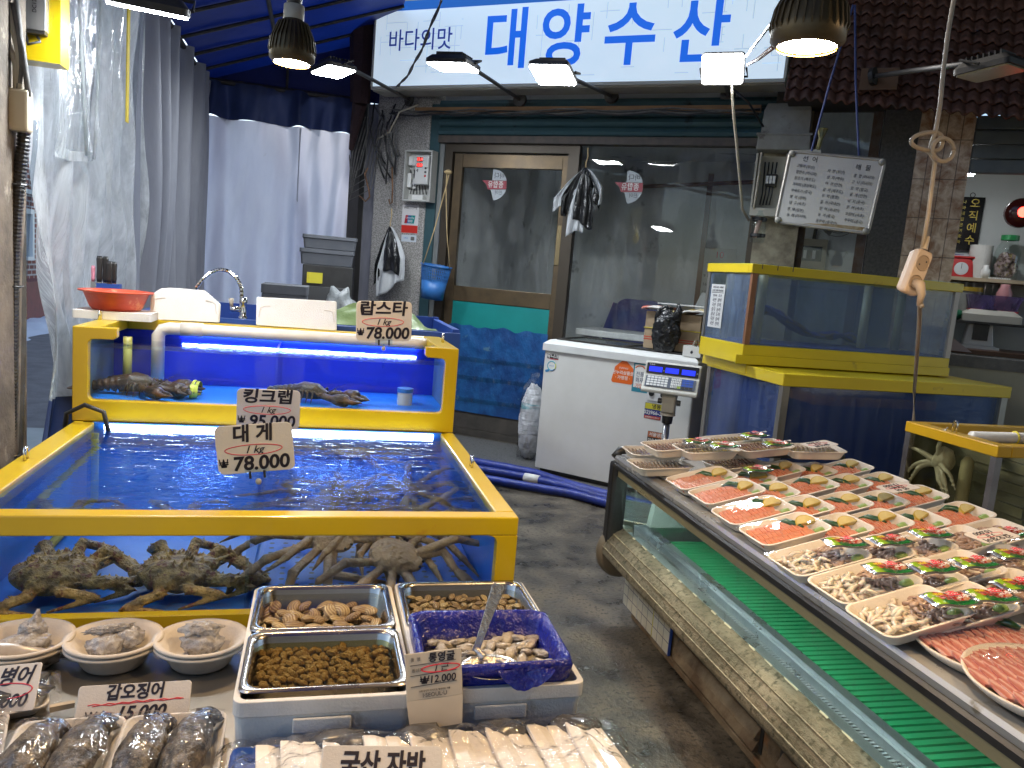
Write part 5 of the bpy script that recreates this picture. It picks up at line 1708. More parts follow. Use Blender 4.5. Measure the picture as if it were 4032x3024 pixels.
# ================================================================== FRONT TABLE AND SHELLFISH
tb = thing('steel_table', 'grey stainless steel table before the crab tank', 'table', loc=(0, 0, 0))
bx('top', (-1.15, .55, .40), (.50, TY0 - .004, .43), mat('dull_steel', (.46, .43, .38), (.36, .335, .30), scale=4, rough=.28, rough2=.45, metal=.85), tb, bevel=.004)
bx('apron', (-1.14, .56, .33), (.49, TY0 - .02, .3995), M_steel, tb)
for x_ in (-1.1, .42):
    for y_ in (.62, 1.72):
        bx('leg', (x_, y_, 0), (x_ + .04, y_ + .04, .33), M_steel, tb)
TT = .431


def price_card(label, TLp, TRp, BRp, BLp, plane, parts, th=.012, name='price_sign', r=.12, m=None):
    """foam tray back used as a sign; corners taken from image pixels, cast onto a plane (point, normal)"""
    pts = [on_plane(p, plane[0], V(plane[1])) for p in (TLp, TRp, BRp, BLp)]
    c = sum(pts, V()) / 4
    u = ((pts[1] - pts[0]) + (pts[2] - pts[3])).normalized()
    v = ((pts[0] - pts[3]) + (pts[1] - pts[2])).normalized()
    w = ((pts[1] - pts[0]).length + (pts[2] - pts[3]).length) / 2
    h = ((pts[0] - pts[3]).length + (pts[1] - pts[2]).length) / 2
    t = thing(name, label, 'price sign', M=frame3(c, u, v))
    rr = r * h
    MB().loft([[(x, y, z) for x, y in rrect(w * k, h * k, rr)] for z, k in ((-th, .93), (-.001, 1), (0, .985))]).build('board', m or mat('price_board', (.70, .66, .60), (.64, .60, .54), scale=5, rough=.4, bump=.15, bscale=200), t)
    for p in parts:
        kind = p[0]
        if kind == 't':
            _, nm, body, x, y, s_, b, m_, kw = p
            text(nm, body, s_ * h, m_, t, x * w, y * h, .0008, bold=b, extrude=.0003, **kw)
        elif kind == 'o':  # red oval
            _, x, y, rx, ry = p
            MB().tube([((x + rx * cos(a) * (1 + .03 * sin(3 * a))) * w, (y + ry * sin(a)) * h, .0006) for a in [2 * pi * k / 40 for k in range(40)]], .0011, 5, closed=True).build('red_ring', M_red, t)
        elif kind == 'z':  # red scribble
            _, x0, x1, y, amp, rise, n = p
            MB().tube([((x0 + (x1 - x0) * i / n) * w, (y + rise * i / n + amp * (1 if i % 2 else -1) * (.4 + .6 * ((i * 7) % 5) / 5)) * h, .0006) for i in range(n + 1)], .0009, 5).build('red_scribble', M_red, t)
        elif kind == 'l':
            _, x0, y0, x1, y1, r_ = p
            MB().tube([(x0 * w, y0 * h, .0006), (x1 * w, y1 * h, .0006)], r_, 5).build('ruled_line', M_ink, t)
    return t, w, h


def clip(t, w, h, drop):
    bx('clip', (-.03, -h / 2 - .012, -.012), (.03, -h / 2 + .012, .004), glass('acrylic', (.82, .90, .96)), t)
    for x_ in (-.018, .018):
        bx('clip_pin', (x_ - .003, -h / 2 - .014, .0042), (x_ + .003, -h / 2 + .006, .007), M_black, t)
    MB().tube([(0, -h / 2 - .012, -.004), (0, -h / 2 - drop, -.004)], .004, 7).build('stem', glass('acrylic', (.82, .90, .96)), t)
    MB().blob((0, -h / 2 - .028, -.004), (.008, .009, .008), 2, 0).build('joint', mat('ivory_porcelain', (0, 0, 0)), t, smooth=True)


HW = dict(shear=.12)
big = .036
for lab, cs_, yy, name_, price, drop in (
        ('handwritten price sign 랍스타 78.000 on the rim of the upper tank', ((5, 158, 292), (5, 505, 297), (5, 510, 545), (5, 165, 540)), 2.90, '랍스타', '78.000', .10),
        ('handwritten price sign 킹크랩 95.000 half hidden behind another sign', ((4, 1475, 838), (4, 1866, 848), (4, 1866, 1097), (4, 1468, 1080)), 2.62, '킹크랩', '95.000', .17),
        ('handwritten price sign 대게 78.000 standing in the crab tank', ((4, 1340, 1075), (4, 1815, 1042), (4, 1835, 1338), (4, 1350, 1378)), 2.14, '대게', '78.000', .19)):
    parts_ = [('t', 'lettering', name_ if name_ != '대게' else '대 게', -.02, .30, .38, big * .85, M_ink, dict(sx=1.12 if name_ != '대게' else .95, shear=.08)),
              ('o', -.02, -.02, .37, .105),
              ('t', 'unit', '1 kg', -.02, -.02, .21, .008, M_ink, dict(shear=.35)),
              ('t', 'lettering', price, .06, -.31, .40, .028, M_ink, dict(shear=.1, sx=.98)),
              ('t', 'currency', '₩', -.42, -.28, .24, .004, M_ink, dict(sx=.8))]
    t, w_, h_ = price_card(lab, *[P(*q) for q in cs_], ((0, yy, 0), (0, 1, .12)), parts_)
    clip(t, w_, h_, drop)

# ---- bowls of bagged shellfish
M_pulp = mat('pulp_bowl', (.66, .60, .52), (.58, .52, .44), scale=14, rough=.7, bump=.2, bscale=120)
M_bagg = mat('bagged_shellfish', (.30, .28, .265), (.46, .44, .425), lo=.38, hi=.62, scale=26, detail=6, rough=.38, bump=1.0, bscale=60, coat=.15, c3=(.19, .17, .15), s3=34, t3=.56)
bp = [(0, .004), (.052, .004), (.056, 0), (.060, .004), (.078, .036), (.088, .042), (.095, .044), (.096, .049), (.088, .050), (.076, .043), (.056, .012), (0, .010)]
bproto = None
for i, (lab, bl, bz) in enumerate((('rightmost', (7, 980, 850), (7, 1522, 850)), ('middle', (7, 410, 850), (7, 1003, 850)), ('leftmost', (7, -150, 850), (7, 433, 850)))):
    a, b = hz(P(*bl), .487), hz(P(*bz), .487)
    c = (a + b) / 2
    for k in range(2):
        lb_ = '%s pulp bowl %s' % ({'rightmost': 'cream disposable', 'middle': 'cream disposable', 'leftmost': 'cream disposable'}[lab], {('rightmost', 0): 'under its twin next to the foam box', ('rightmost', 1): 'holding bagged shellfish next to the foam box', ('middle', 0): 'under its twin, in the middle stack', ('middle', 1): 'holding a bag of shellfish, middle of the three stacks', ('leftmost', 0): 'under its twin at the far left', ('leftmost', 1): 'holding the tallest twisted bag, leftmost of three'}[(lab, k)])
        t = thing('pulp_bowl', lb_, 'bowl', loc=(c.x, c.y, TT + .010 * k), group='disposable pulp bowls on the steel table')
        MB().lathe(bp, 48, sx=1.0, sy=.92).build('shell', M_pulp, t, smooth=True)
    t = thing('shellfish_bag', ('knotted clear bag of shellfish in the bowl beside the foam box', 'twin lobed clear bag of shellfish in the middle bowl', 'clear bag of shellfish with twisted top in the leftmost bowl')[i], 'bag', loc=(c.x + .002, c.y, TT + .022), rotz=.3 * i)
    m_ = MB()
    if i == 0:
        m_.blob((0, 0, .03), (.048, .036, .028), 4, .22, 2.6, 3).blob((-.005, .01, .062), (.045, .025, .02), 4, .35, 3, 7)
    elif i == 1:
        m_.blob((-.022, -.01, .03), (.042, .034, .026), 4, .22, 2.6, 4).blob((.03, .008, .035), (.035, .03, .026), 4, .25, 3, 8).blob((-.01, .015, .062), (.05, .012, .012), 4, .4, 4, 2)
    else:
        m_.blob((-.01, -.01, .03), (.062, .036, .028), 4, .22, 2.6, 5).blob((.02, .01, .055), (.03, .026, .026), 4, .25, 3, 9).tube([(.02, .01, .06), (.03, .012, .085), (.035, .015, .105)], [.022, .010, .003], 10)
    bmesh.ops.scale(m_.bm, vec=(.86, .86, .80), verts=m_.bm.verts[:])
    m_.build('bag', M_bagg, t, smooth=True)

# ---- styrofoam crates
M_crate = mat('styrofoam_crate', (.74, .73, .70), (.64, .62, .58), lo=.4, hi=.62, scale=5, rough=.7, bump=.25, bscale=180, c3=(.45, .41, .34), s3=11, t3=.66)


def foam_crate(label, x0, x1, y0, y1, z1):
    t = thing('foam_crate', label, 'foam box', loc=((x0 + x1) / 2, (y0 + y1) / 2, TT))
    w_, d_, h_ = x1 - x0, y1 - y0, z1 - TT
    L = [[(x, y, z) for x, y in rrect(w_ * k, d_ * k, .018)] for z, k in ((0, .95), (h_ - .03, .985), (h_ - .028, 1.0), (h_, 1.0))]
    L += [[(x, y, z) for x, y in rrect(w_ - .022, d_ - .022, .014)] for z in (h_, .03)]
    MB().loft(L).build('shell', M_crate, t, bevel=.002)
    bx('moulded_grip', (-.055, -d_ / 2 - .003, h_ - .062), (.045, -d_ / 2 + .002, h_ - .034), M_crate, t, bevel=.0025)
    return t


CZ = .548
foam_crate('white foam crate carrying the two left steel pans', -.108, .203, 1.279, 1.765, CZ)
foam_crate('white foam crate carrying the small clams and the blue oyster tray', .211, .53, 1.285, 1.775, CZ)


def pan(label, x0, x1, y0, y1, name='steel_pan'):
    t = thing(name, label, 'pan', loc=((x0 + x1) / 2, (y0 + y1) / 2, CZ - .055))
    w_, d_ = x1 - x0, y1 - y0
    H = .061
    L = [[(x, y, z) for x, y in rrect(w_ - a, d_ - a, r)] for z, a, r in ((.003, .09, .02), (0, .06, .025), (.006, .042, .028), (H - .006, .030, .030), (H, .022, .032), (H + .0015, .006, .022), (H - .003, 0, .02))]
    MB().loft(L, cap0=True, cap1=False).build('tray', mat('pan_steel', (.50, .48, .45), (.42, .40, .37), scale=5, rough=.16, rough2=.3, metal=1), t, smooth=True)
    return t, w_, d_


def waterfill(t, w_, d_, z, m):
    MB().grid(1, 1, lambda u, v: ((u - .5) * (w_ - .034), (v - .5) * (d_ - .034), z)).build('brine', m, t)


M_brine = glass('brine', (.90, .88, .80), ior=1.33, bump=.2, bscale=30, bdist=.002, refl=.6)
M_brine2 = glass('brown_brine', (.82, .76, .52), ior=1.33, rough=.35, bump=.15, bscale=30, bdist=.003, refl=.04)


def clam_mesh(name, L, m, seed):
    """closed clam: two domed valves meeting at a sharp rim, pointed at the hinge"""
    mb = MB()
    n = 20
    def ol(a):
        x = cos(a)
        y = sin(a) * (.74 + .10 * cos(a))
        return x, y
    for sg_ in (1, -1):
        loops = []
        for q, hgt in ((1, 0), (.95, .10), (.84, .20), (.62, .30), (.36, .37), (.1, .39)):
            loops.append([(L / 2 * (ol(2 * pi * k / n)[0] * q + .18 * (1 - q)), L / 2 * (ol(2 * pi * k / n)[1] * q + .30 * (1 - q)), sg_ * L / 2 * hgt) for k in range(n)])
        mb.loft(loops, cap0=False)
    bmesh.ops.remove_doubles(mb.bm, verts=mb.bm.verts[:], dist=1e-6)
    o = mb.build(name, m, None, smooth=True)
    vz = o.data.vertices
    for e in o.data.edges:
        if all(abs(vz[i].co.z) < 1e-6 for i in e.vertices):
            e.use_edge_sharp = True
    return o


def ringed(name, c1, c2, c3, sc, hinge):
    if name in _MC:
        return _MC[name]
    m, nt, out = _new(name)
    b = nt.nodes.new('ShaderNodeBsdfPrincipled')
    tc = nt.nodes.new('ShaderNodeTexCoord')
    oi = nt.nodes.new('ShaderNodeObjectInfo')
    mp = nt.nodes.new('ShaderNodeMapping')
    mp.inputs['Location'].default_value = (0, -hinge, 0)
    nt.links.new(tc.outputs['Object'], mp.inputs['Vector'])
    wv = nt.nodes.new('ShaderNodeTexWave')
    wv.wave_type = 'RINGS'
    wv.rings_direction = 'SPHERICAL'
    wv.inputs['Scale'].default_value = sc
    wv.inputs['Distortion'].default_value = 1.6
    wv.inputs['Detail'].default_value = 3
    nt.links.new(mp.outputs[0], wv.inputs['Vector'])
    c = _ramp(nt, wv.outputs['Fac'], [(.1, c1), (.55, c2), (.95, c3)])
    hs = nt.nodes.new('ShaderNodeHueSaturation')
    mr = nt.nodes.new('ShaderNodeMapRange')
    mr.inputs['To Min'].default_value, mr.inputs['To Max'].default_value = .6, 1.35
    nt.links.new(oi.outputs['Random'], mr.inputs['Value'])
    nt.links.new(mr.outputs[0], hs.inputs['Value'])
    mr2 = nt.nodes.new('ShaderNodeMapRange')
    mr2.inputs['To Min'].default_value, mr2.inputs['To Max'].default_value = .478, .515
    nt.links.new(oi.outputs['Random'], mr2.inputs['Value'])
    nt.links.new(mr2.outputs[0], hs.inputs['Hue'])
    nt.links.new(c, hs.inputs['Color'])
    nt.links.new(hs.outputs[0], b.inputs['Base Color'])
    b.inputs['Roughness'].default_value = .28
    bp_ = nt.nodes.new('ShaderNodeBump')
    bp_.inputs['Strength'].default_value = .5
    bp_.inputs['Distance'].default_value = .002
    nt.links.new(wv.outputs['Fac'], bp_.inputs['Height'])
    nt.links.new(bp_.outputs[0], b.inputs['Normal'])
    nt.links.new(b.outputs[0], out.inputs['Surface'])
    _MC[name] = m
    return m


def scatter(proto, label, cat, group, cx, cy, w_, d_, step, layers, rnd, flat=.35, skip=None, sc=(.85, 1.15)):
    tag(proto, label, cat, group)
    first = True
    step0 = step
    for zl, jit, *st_ in layers:
        step = st_[0] if st_ else step0
        ny = max(1, int(d_ / step))
        for j in range(ny):
            nx = max(1, int(w_ / step))
            for i in range(nx):
                x = cx - w_ / 2 + (i + .5 + .5 * (j % 2) - .25 + rnd.uniform(-.28, .28)) * w_ / nx
                y = cy - d_ / 2 + (j + .5 + rnd.uniform(-.28, .28)) * d_ / ny
                if skip and skip(x, y):
                    continue
                o = proto if first else proto.copy()
                if not first:
                    COL.objects.link(o)
                first = False
                k = rnd.uniform(*sc)
                o.matrix_basis = Matrix.Translation((x, y, zl + rnd.uniform(-jit, jit))) @ Euler((rnd.uniform(-flat, flat) + (pi if rnd.random() < .5 else 0), rnd.uniform(-flat, flat), rnd.uniform(0, 6.3))).to_matrix().to_4x4() @ Matrix.Scale(k, 4)


r4 = random.Random(11)
PX0, PX1 = -.102, .198
t, w_, d_ = pan('steel pan of large striped clams in the left foam crate', PX0, PX1 - .004, 1.532, 1.757)
cx, cy = (PX0 + PX1) / 2, (1.532 + 1.757) / 2
waterfill(t, w_, d_, .046, M_brine)
pc = clam_mesh('clam', .040, ringed('clam_shell', (.30, .21, .135), (.42, .32, .21), (.52, .42, .30), 62, .017), 1)
scatter(pc, 'large striped tan clam in the steel pan before the crab tank', 'clam', 'large clams in the pan', cx, cy, w_ - .055, d_ - .05, .033, ((CZ - .042, .002), (CZ - .026, .004)), r4, .45)
t, w_, d_ = pan('steel pan of brown sea squirts at the front of the left foam crate', PX0, PX1 - .002, 1.302, 1.528)
cx, cy = (PX0 + PX1) / 2, (1.302 + 1.528) / 2
waterfill(t, w_, d_, .044, M_brine2)
sq = MB().blob((0, 0, 0), (.0125, .0085, .0075), 3, .28, 2.2, 4)
sq.blob((.010, 0, .001), (.005, .004, .004), 2, .2, 3, 2)
sqo = sq.build('sea_squirt', mat('sea_squirt_skin', (.30, .20, .075), (.18, .11, .04), scale=60, detail=5, rough=.4, bump=.8, bscale=160, c3=(.40, .30, .13), s3=90, t3=.6), None, smooth=True)
scatter(sqo, 'small wrinkled brown sea squirt under brine in the front pan', 'sea squirt', 'sea squirts in the pan', cx, cy, w_ - .05, d_ - .05, .0155, ((CZ - .040, .003, .022), (CZ - .024, .005)), r4, .6, sc=(.72, .95))
t, w_, d_ = pan('steel pan of small clams at the back of the right foam crate', .216, .524, 1.532, 1.765)
cx, cy = .37, (1.532 + 1.765) / 2
waterfill(t, w_, d_, .045, M_brine)
pc2 = clam_mesh('small_clam', .0225, ringed('small_clam_shell', (.16, .12, .075), (.34, .27, .18), (.46, .39, .28), 90, .0095), 2)
scatter(pc2, 'small mottled clam in the steel pan behind the blue oyster tray', 'clam', 'small clams in the pan', cx, cy, w_ - .055, d_ - .05, .0185, ((CZ - .036, .002), (CZ - .023, .004)), r4, .5)

# blue bag lined tray of oysters
ot = thing('oyster_tray', 'tray lined with a glossy blue plastic bag holding oysters', 'tray', loc=(.362, 1.405, CZ - .045))
M_bbl = mat('blue_bag_film', (.012, .022, .30), (.008, .012, .19), scale=9, rough=.2, bump=1.6, bscale=28)
w_, d_ = .300, .235
LO = []
for z, a, r, n_ in ((.0, .07, .02, 0), (.05, .01, .03, .004), (.078, .0, .03, .006), (.088, .006, .03, .008), (.088, .022, .03, .008), (.070, .040, .028, .004), (.012, .060, .02, 0)):
    LO.append([(x + n_ * noise.noise(V((x * 40, y * 40, z * 30))), y + n_ * noise.noise(V((x * 40, y * 40, 9 + z * 30))), z + n_ * .6 * noise.noise(V((x * 30, y * 30, 5)))) for x, y in rrect(w_ - a, d_ - a, r, 14)])
MB().loft(LO, cap0=True, cap1=True).build('liner', M_bbl, ot, smooth=True)
MB().grid(14, 8, lambda u, v: (-.01 + .11 * u, -.118 - .012 * v - .004 * sin(u * 9), .08 - .040 * v * sin(pi * u) + .006 * noise.noise(V((u * 7, v * 5, 2))))).build('loose_flap', M_bbl, ot, smooth=True)
MB().grid(1, 1, lambda u, v: ((u - .5) * .262, (v - .5) * .196, .042)).build('brine', M_brine, ot)
oy_m = MB().blob((0, 0, 0), (.023, .012, .007), 3, .35, 2.4, 6)
oyo = oy_m.build('oyster', mat('oyster_flesh', (.46, .41, .33), (.30, .27, .22), lo=.4, hi=.6, scale=30, detail=5, rough=.2, bump=.6, bscale=90, c3=(.05, .045, .04), s3=50, t3=.60, coat=.4), None, smooth=True)
scatter(oyo, 'shucked pale oyster with dark frill in the blue lined tray', 'oyster', 'oysters in the tray', .362, 1.402, .235, .165, .026, ((CZ - .018, .003), (CZ - .005, .004)), r4, .4)

# slotted ladle
ld_ = thing('slotted_ladle', 'long handled steel slotted ladle resting in the oyster tray', 'ladle')
h0, h1 = V((.330, 1.372, .575)), hz(P(8, 1052, 512), .70)
hc = hz(P(8, 998, 1040), .567)
d = (h1 - h0)
M_ladle = mat('ladle_steel', (.62, .58, .52), (.5, .46, .41), scale=30, rough=.22, metal=.9, bump=.3, bscale=120)
side = d.cross(V((0, -1, .5))).normalized()
nrm = side.cross(d).normalized()
loops = []
for q, w_ in ((0, .008), (.1, .007), (.4, .0085), (.75, .0115), (.95, .013), (1, .009)):
    c = h0 + d * q
    loops.append([c + side * w_ + nrm * .0015, c - side * w_ + nrm * .0015, c - side * w_ - nrm * .0015, c + side * w_ - nrm * .0015])
MB().loft(loops).build('handle', M_ladle, ld_, bevel=.001)
bm_ = MB()
nr, na = 8, 48
vs = [[bm_.bm.verts.new((hc.x + .058 * q / nr * cos(2 * pi * k / na), hc.y + .046 * q / nr * sin(2 * pi * k / na), hc.z - .016 * (1 - (q / nr) ** 2) + .004)) for k in range(na)] for q in range(0, nr + 1) if q > 0]
c0 = bm_.bm.verts.new((hc.x, hc.y, hc.z - .012))
for k in range(na):
    bm_.bm.faces.new((c0, vs[0][k], vs[0][(k + 1) % na]))
for q in range(nr - 1):
    for k in range(na):
        slot = (q in (1, 2) and (k // 4) % 3 != 2) or (q in (4, 5) and (k // 3) % 2 == 0)
        if not (slot and q in (2, 4)):
            bm_.bm.faces.new((vs[q][k], vs[q][(k + 1) % na], vs[q + 1][(k + 1) % na], vs[q + 1][k]))
bm_.build('slotted_bowl', M_ladle, ld_, smooth=True, solid=.0016)
MB().tube([h0 + d * .03, hc + V((-.005, .036, .004))], [.006, .007], 8).build('neck', M_ladle, ld_)

# oyster price card on the crate front
pc_, w_, h_ = price_card('beige printed price card 통영굴 12.000 propped against the foam crate', P(8, 462, 955), P(8, 805, 910), P(8, 835, 1200), P(8, 478, 1245), ((0, 1.258, .52), (0, 1, -.2)),
    [('t', 'lettering', '통영굴', .14, .36, .21, .024, M_ink, dict(shear=.1)), ('t', 'print', '품  명', -.32, .36, .09, .0, mat('grey_print', (.16, .15, .14), rough=.6), {}), ('l', -.42, .24, .40, .27, .0005),
     ('t', 'print', '원산지', -.29, .13, .09, 0, mat('grey_print', (0, 0, 0)), {}), ('o', .12, .13, .34, .08), ('t', 'unit', '1 근', .12, .13, .19, .008, M_ink, dict(shear=.3)), ('l', -.42, .02, .40, .05, .0005),
     ('t', 'lettering', '₩12.000', .06, -.10, .22, .012, M_ink, dict(shear=.12, sx=.98)), ('l', -.42, -.21, .40, -.18, .0005),
     ('t', 'print', '나와 당신이 이어지고, 함께하는 서울', .0, -.32, .045, 0, mat('grey_print', (0, 0, 0)), {}), ('t', 'emblem_print', 'I·SEOUL·U', .0, -.415, .12, .006, mat('grey_print', (0, 0, 0)), {})], th=.001, r=.01, m=mat('beige_card', (.60, .53, .42), (.54, .47, .37), scale=6, rough=.7), name='price_card')
bxf = MB().loft([[(-w_ * .5, -h_ / 2, 0), (w_ * .5, -h_ / 2, 0), (w_ * .5, -h_ / 2, -.001), (-w_ * .5, -h_ / 2, -.001)], [(-w_ * .46, -h_ / 2 - .05, .004), (w_ * .46, -h_ / 2 - .05, .004), (w_ * .46, -h_ / 2 - .05, .003), (-w_ * .46, -h_ / 2 - .05, .003)]])
bxf.build('folded_foot', mat('beige_card', (0, 0, 0)), pc_)

# ---- wrapped salted fish in front
pk = thing('wrapped_fish_crate', 'crate of pale salted fish fillets under crinkled clear wrap at the front', 'fish crate', loc=(.215, 1.075, TT + .026))
bx('crate', (-.32, -.30, -.026), (.335, .185, .028), mat('blue_crate', (.015, .09, .42), (.012, .07, .34), scale=6, rough=.35), pk, bevel=.012)
M_fil = mat('salted_fillet', (.76, .70, .61), (.82, .77, .70), scale=18, rough=.4, stretch=(1, 4, 1), c3=(.55, .46, .40), s3=20, t3=.70, coat=.3)
for k in range(17):
    x_ = -.26 + k * .0355
    lp = []
    for q in range(9):
        v = q / 8
        hw = .0245 * (.55 + .45 * sin(pi * min(1, .18 + v * .8)))
        yy = .15 - v * .42
        xx = x_ + .035 * v + .004 * sin(v * 4 + k)
        zz = .034 + .012 * (k % 2) * .4
        lp.append([(xx - hw, yy, zz + .014), (xx, yy, zz + .013), (xx + hw, yy, zz + .006), (xx + hw * .98, yy, zz - .002), (xx - hw * .98, yy, zz + .004)])
    MB().loft(lp).build('fillet', M_fil, pk, smooth=False, bevel=.002)
for k in range(4):
    MB().blob((-.14 + .14 * k, .155, .04), (.05, .03, .016), 3, .2, 3, k).build('fish_head', mat('dark_fish_skin', (.05, .05, .055), (.12, .12, .125), scale=30, rough=.25), pk, smooth=True)
M_crinkle = glass('crinkled_wrap', (.93, .93, .93), ior=1.5, rough=.06, bump=1, bscale=17, bdist=.03, dirt_haze=.16, dcol=(.8, .8, .8), dscale=(14, 9, 14), dlo=.5, dhi=.72, refl=1.1)


def wrapf(u, v):
    x, y = -.345 + .72 * u, -.33 + .535 * v
    e = min(1, 6 * min(u, 1 - u), 6 * min(v + .3, 1 - v))
    z = .020 + .046 * e ** .6 + .020 * noise.noise(V((x * 13, y * 11, 1))) + .012 * noise.noise(V((x * 34, y * 26, 5))) - .012 * abs(noise.noise(V((x * 9 + y * 8, y * 5, 3))))
    return (x + .012 * noise.noise(V((0, y * 14, 7))) * (1 if u > .5 else -.4), y, max(z, .03 * e + .004))


MB().grid(110, 80, wrapf).build('wrap', M_crinkle, pk, smooth=True)
price_card('handwritten sign 국산 자반 lying on the wrapped fish', P(8, -70, 1520), P(8, 690, 1520), P(8, 705, 1900), P(8, -60, 1900), ((0, 1.10, .535), (0, .62, -.78)),
           [('t', 'lettering', '국산 자반', .0, .16, .46, .034, M_ink, dict(sx=.82, shear=.08)), ('z', -.3, .2, -.10, .02, .08, 9)], r=.08)

# ---- cuttlefish packs and the signs behind them
M_cut = mat('cuttlefish_skin', (.030, .025, .020), (.17, .135, .09), lo=.40, hi=.62, scale=48, detail=8, rough=.3, bump=.9, bscale=60, coat=.4, c3=(.22, .18, .12), s3=60, t3=.60)
M_ctray = mat('foam_tray', (.70, .66, .60), (.62, .58, .52), scale=6, rough=.5, bump=.15, bscale=90)


def foam_tray(name, w_, d_, h_, parent, m=M_ctray, r=.022):
    k = 1 - .036 / w_ * 1.2
    L = [[(x, y, z) for x, y in rrect(w_ - a, d_ - a, max(.006, r - a * .2))] for z, a in ((0, .040), (.0, .034), (h_ - .004, .010), (h_ - .003, .0), (h_, .0), (h_, .008), (.005, .036), (.004, .045))]
    return MB().loft(L).build(name, m, parent, smooth=False, bevel=.0012)


for k, (lab, c4, rot, seed) in enumerate((('foam pack of two dark cuttlefish in shiny film, left of its neighbour', ((7, 0, 1659), (7, 130, 1420), (7, 775, 1375), (7, 690, 1659)), 0, 3), ('foam pack of two dark cuttlefish in shiny film beside the blue crate', ((7, 690, 1659), (7, 800, 1385), (7, 1392, 1340), (7, 1375, 1659)), 0, 9))):
    tl, tr = hz(P(*c4[1]), .455), hz(P(*c4[2]), .455)
    u = (tr - tl).normalized()
    c = (tl + tr) / 2 + V((.003, -.105, 0))
    t = thing('cuttlefish_pack', lab, 'seafood pack', M=frame3((c.x, c.y, TT + .003), (1, .02, .0), (0, 1, .10)))
    foam_tray('tray', .172, .232, .020, t)
    for j in (-1, 1):
        MB().blob((j * .036 - .006, .004 * j, .034), (.036, .085, .024), 4, .16, 2.4, seed + j, Matrix.Rotation(-.12, 4, 'Z')).build('cuttlefish', M_cut, t, smooth=True)
        MB().blob((j * .038 + .012, .078 + .004 * j, .028), (.026, .022, .016), 3, .5, 4, seed + j * 2).build('head', mat('cuttlefish_head', (.03, .028, .04), (.09, .085, .10), scale=40, rough=.2, coat=.8, bump=.8, bscale=80), t, smooth=True)
    MB().grid(30, 36, lambda u_, v_: (-.082 + .164 * u_, -.106 + .212 * v_, .024 + (.043 * (abs(sin(pi * (u_ * 1.72 + .14))) ** .5) * max(0, sin(pi * v_)) ** .45) + .003 * noise.noise(V((u_ * 12, v_ * 12, seed))))).build('film', glass('shiny_wrap', (.98, .98, .98), ior=1.45, rough=.03, bump=.35, bscale=30, bdist=.01), t, smooth=True)
price_card('white sign 갑오징어 15.000 propped behind the cuttlefish packs', Q(0, 2350, 900 / 2212, 815, 885), Q(0, 2350, 900 / 2212, 1880, 790), Q(0, 2350, 900 / 2212, 1800, 1190), Q(0, 2350, 900 / 2212, 655, 1230), ((0, 1.43, .445), (0, .80, -.60)),
           [('t', 'lettering', '갑오징어', .0, .26, .44, .034, M_ink, dict(sx=.92, shear=.1)), ('z', -.40, .44, -.01, .025, .06, 14), ('z', -.36, .42, -.04, .02, .07, 10), ('t', 'lettering', '15.000', .06, -.27, .46, .03, M_ink, dict(shear=.3, sx=1.0)), ('t', 'currency', '₩', -.36, -.30, .28, .006, M_ink, dict(sx=1.2))], r=.1)
lt_, w_, h_ = price_card('white sign 병어 cut by the frame, propped on dark wrapped fish', Q(0, 2350, 900 / 2212, -260, 680), Q(0, 2350, 900 / 2212, 530, 665), Q(0, 2350, 900 / 2212, 205, 1060), Q(0, 2350, 900 / 2212, -420, 1180), ((0, 1.40, .47), (.1, .75, -.66)),
           [('t', 'lettering', '병어', .15, .22, .42, .026, M_ink, dict(shear=.3, sx=.9)), ('o', .08, -.06, .34, .16), ('t', 'lettering', '0.000', .10, -.28, .38, .024, M_ink, dict(shear=.25, sx=.9))], r=.06)
c = hz(P(7, 190, 1180), .46)
fp_ = thing('wrapped_fish_pack', 'pack of dark silver fish in loose film under the left sign', 'seafood pack', loc=(c.x - .07, c.y - .01, TT), rotz=.3)
foam_tray('tray', .20, .13, .022, fp_)
for k in range(2):
    MB().blob((.02, -.022 + .045 * k, .034), (.085, .024, .017), 3, .12, 2, 4 + k).build('fish', mat('dark_fish_skin', (0, 0, 0)), fp_, smooth=True)
MB().grid(26, 18, lambda u, v: (-.10 + .22 * u, -.068 + .136 * v, .022 + .036 * max(0, sin(pi * u)) ** .6 * max(0, sin(pi * v)) ** .5 + .006 * noise.noise(V((u * 8, v * 8, 2))))).build('film', M_crinkle, fp_, smooth=True)
MB().box((.10, -.075, .014), (.14, -.065, .024)).build('wooden_stick', mat('pale_plywood', (0, 0, 0)), fp_)
c = hz(P(7, 150, 990), .46)
ff = thing('whole_fish', 'silvery whole fish lying behind the leftmost sign', 'fish', loc=(c.x - .10, c.y + .0, TT), rotz=.12)
MB().tube([(-.16, 0, .03), (-.10, 0, .034), (0, 0, .036), (.08, 0, .032), (.13, 0, .026), (.16, 0, .022)], [.012, .034, .040, .032, .018, .008], 14).build('body', mat('silver_fish', (.30, .26, .22), (.42, .38, .34), scale=9, rough=.25, c3=(.06, .055, .05), s3=12, t3=.6), ff, smooth=True)
MB().prism([(.15, 0), (.20, .03), (.19, 0), (.20, -.03)], .004, Matrix(((1, 0, 0, 0), (0, 1, 0, 0), (0, 0, 1, .022), (0, 0, 0, 1)))).build('tail', mat('silver_fish', (0, 0, 0)), ff)
c = hz(P(7, 60, 1560), .45)
f3 = thing('wrapped_fish_pack', 'pack of brown fish at the corner, left of the cuttlefish', 'seafood pack', loc=(c.x - .12, c.y + .03, TT), rotz=.25)
foam_tray('tray', .20, .15, .022, f3)
for k in range(2):
    MB().blob((0, -.028 + .05 * k, .034), (.088, .026, .018), 3, .12, 2, 14 + k).build('fish', mat('brown_fish', (.13, .10, .075), (.07, .055, .045), scale=20, rough=.25, coat=.5), f3, smooth=True)
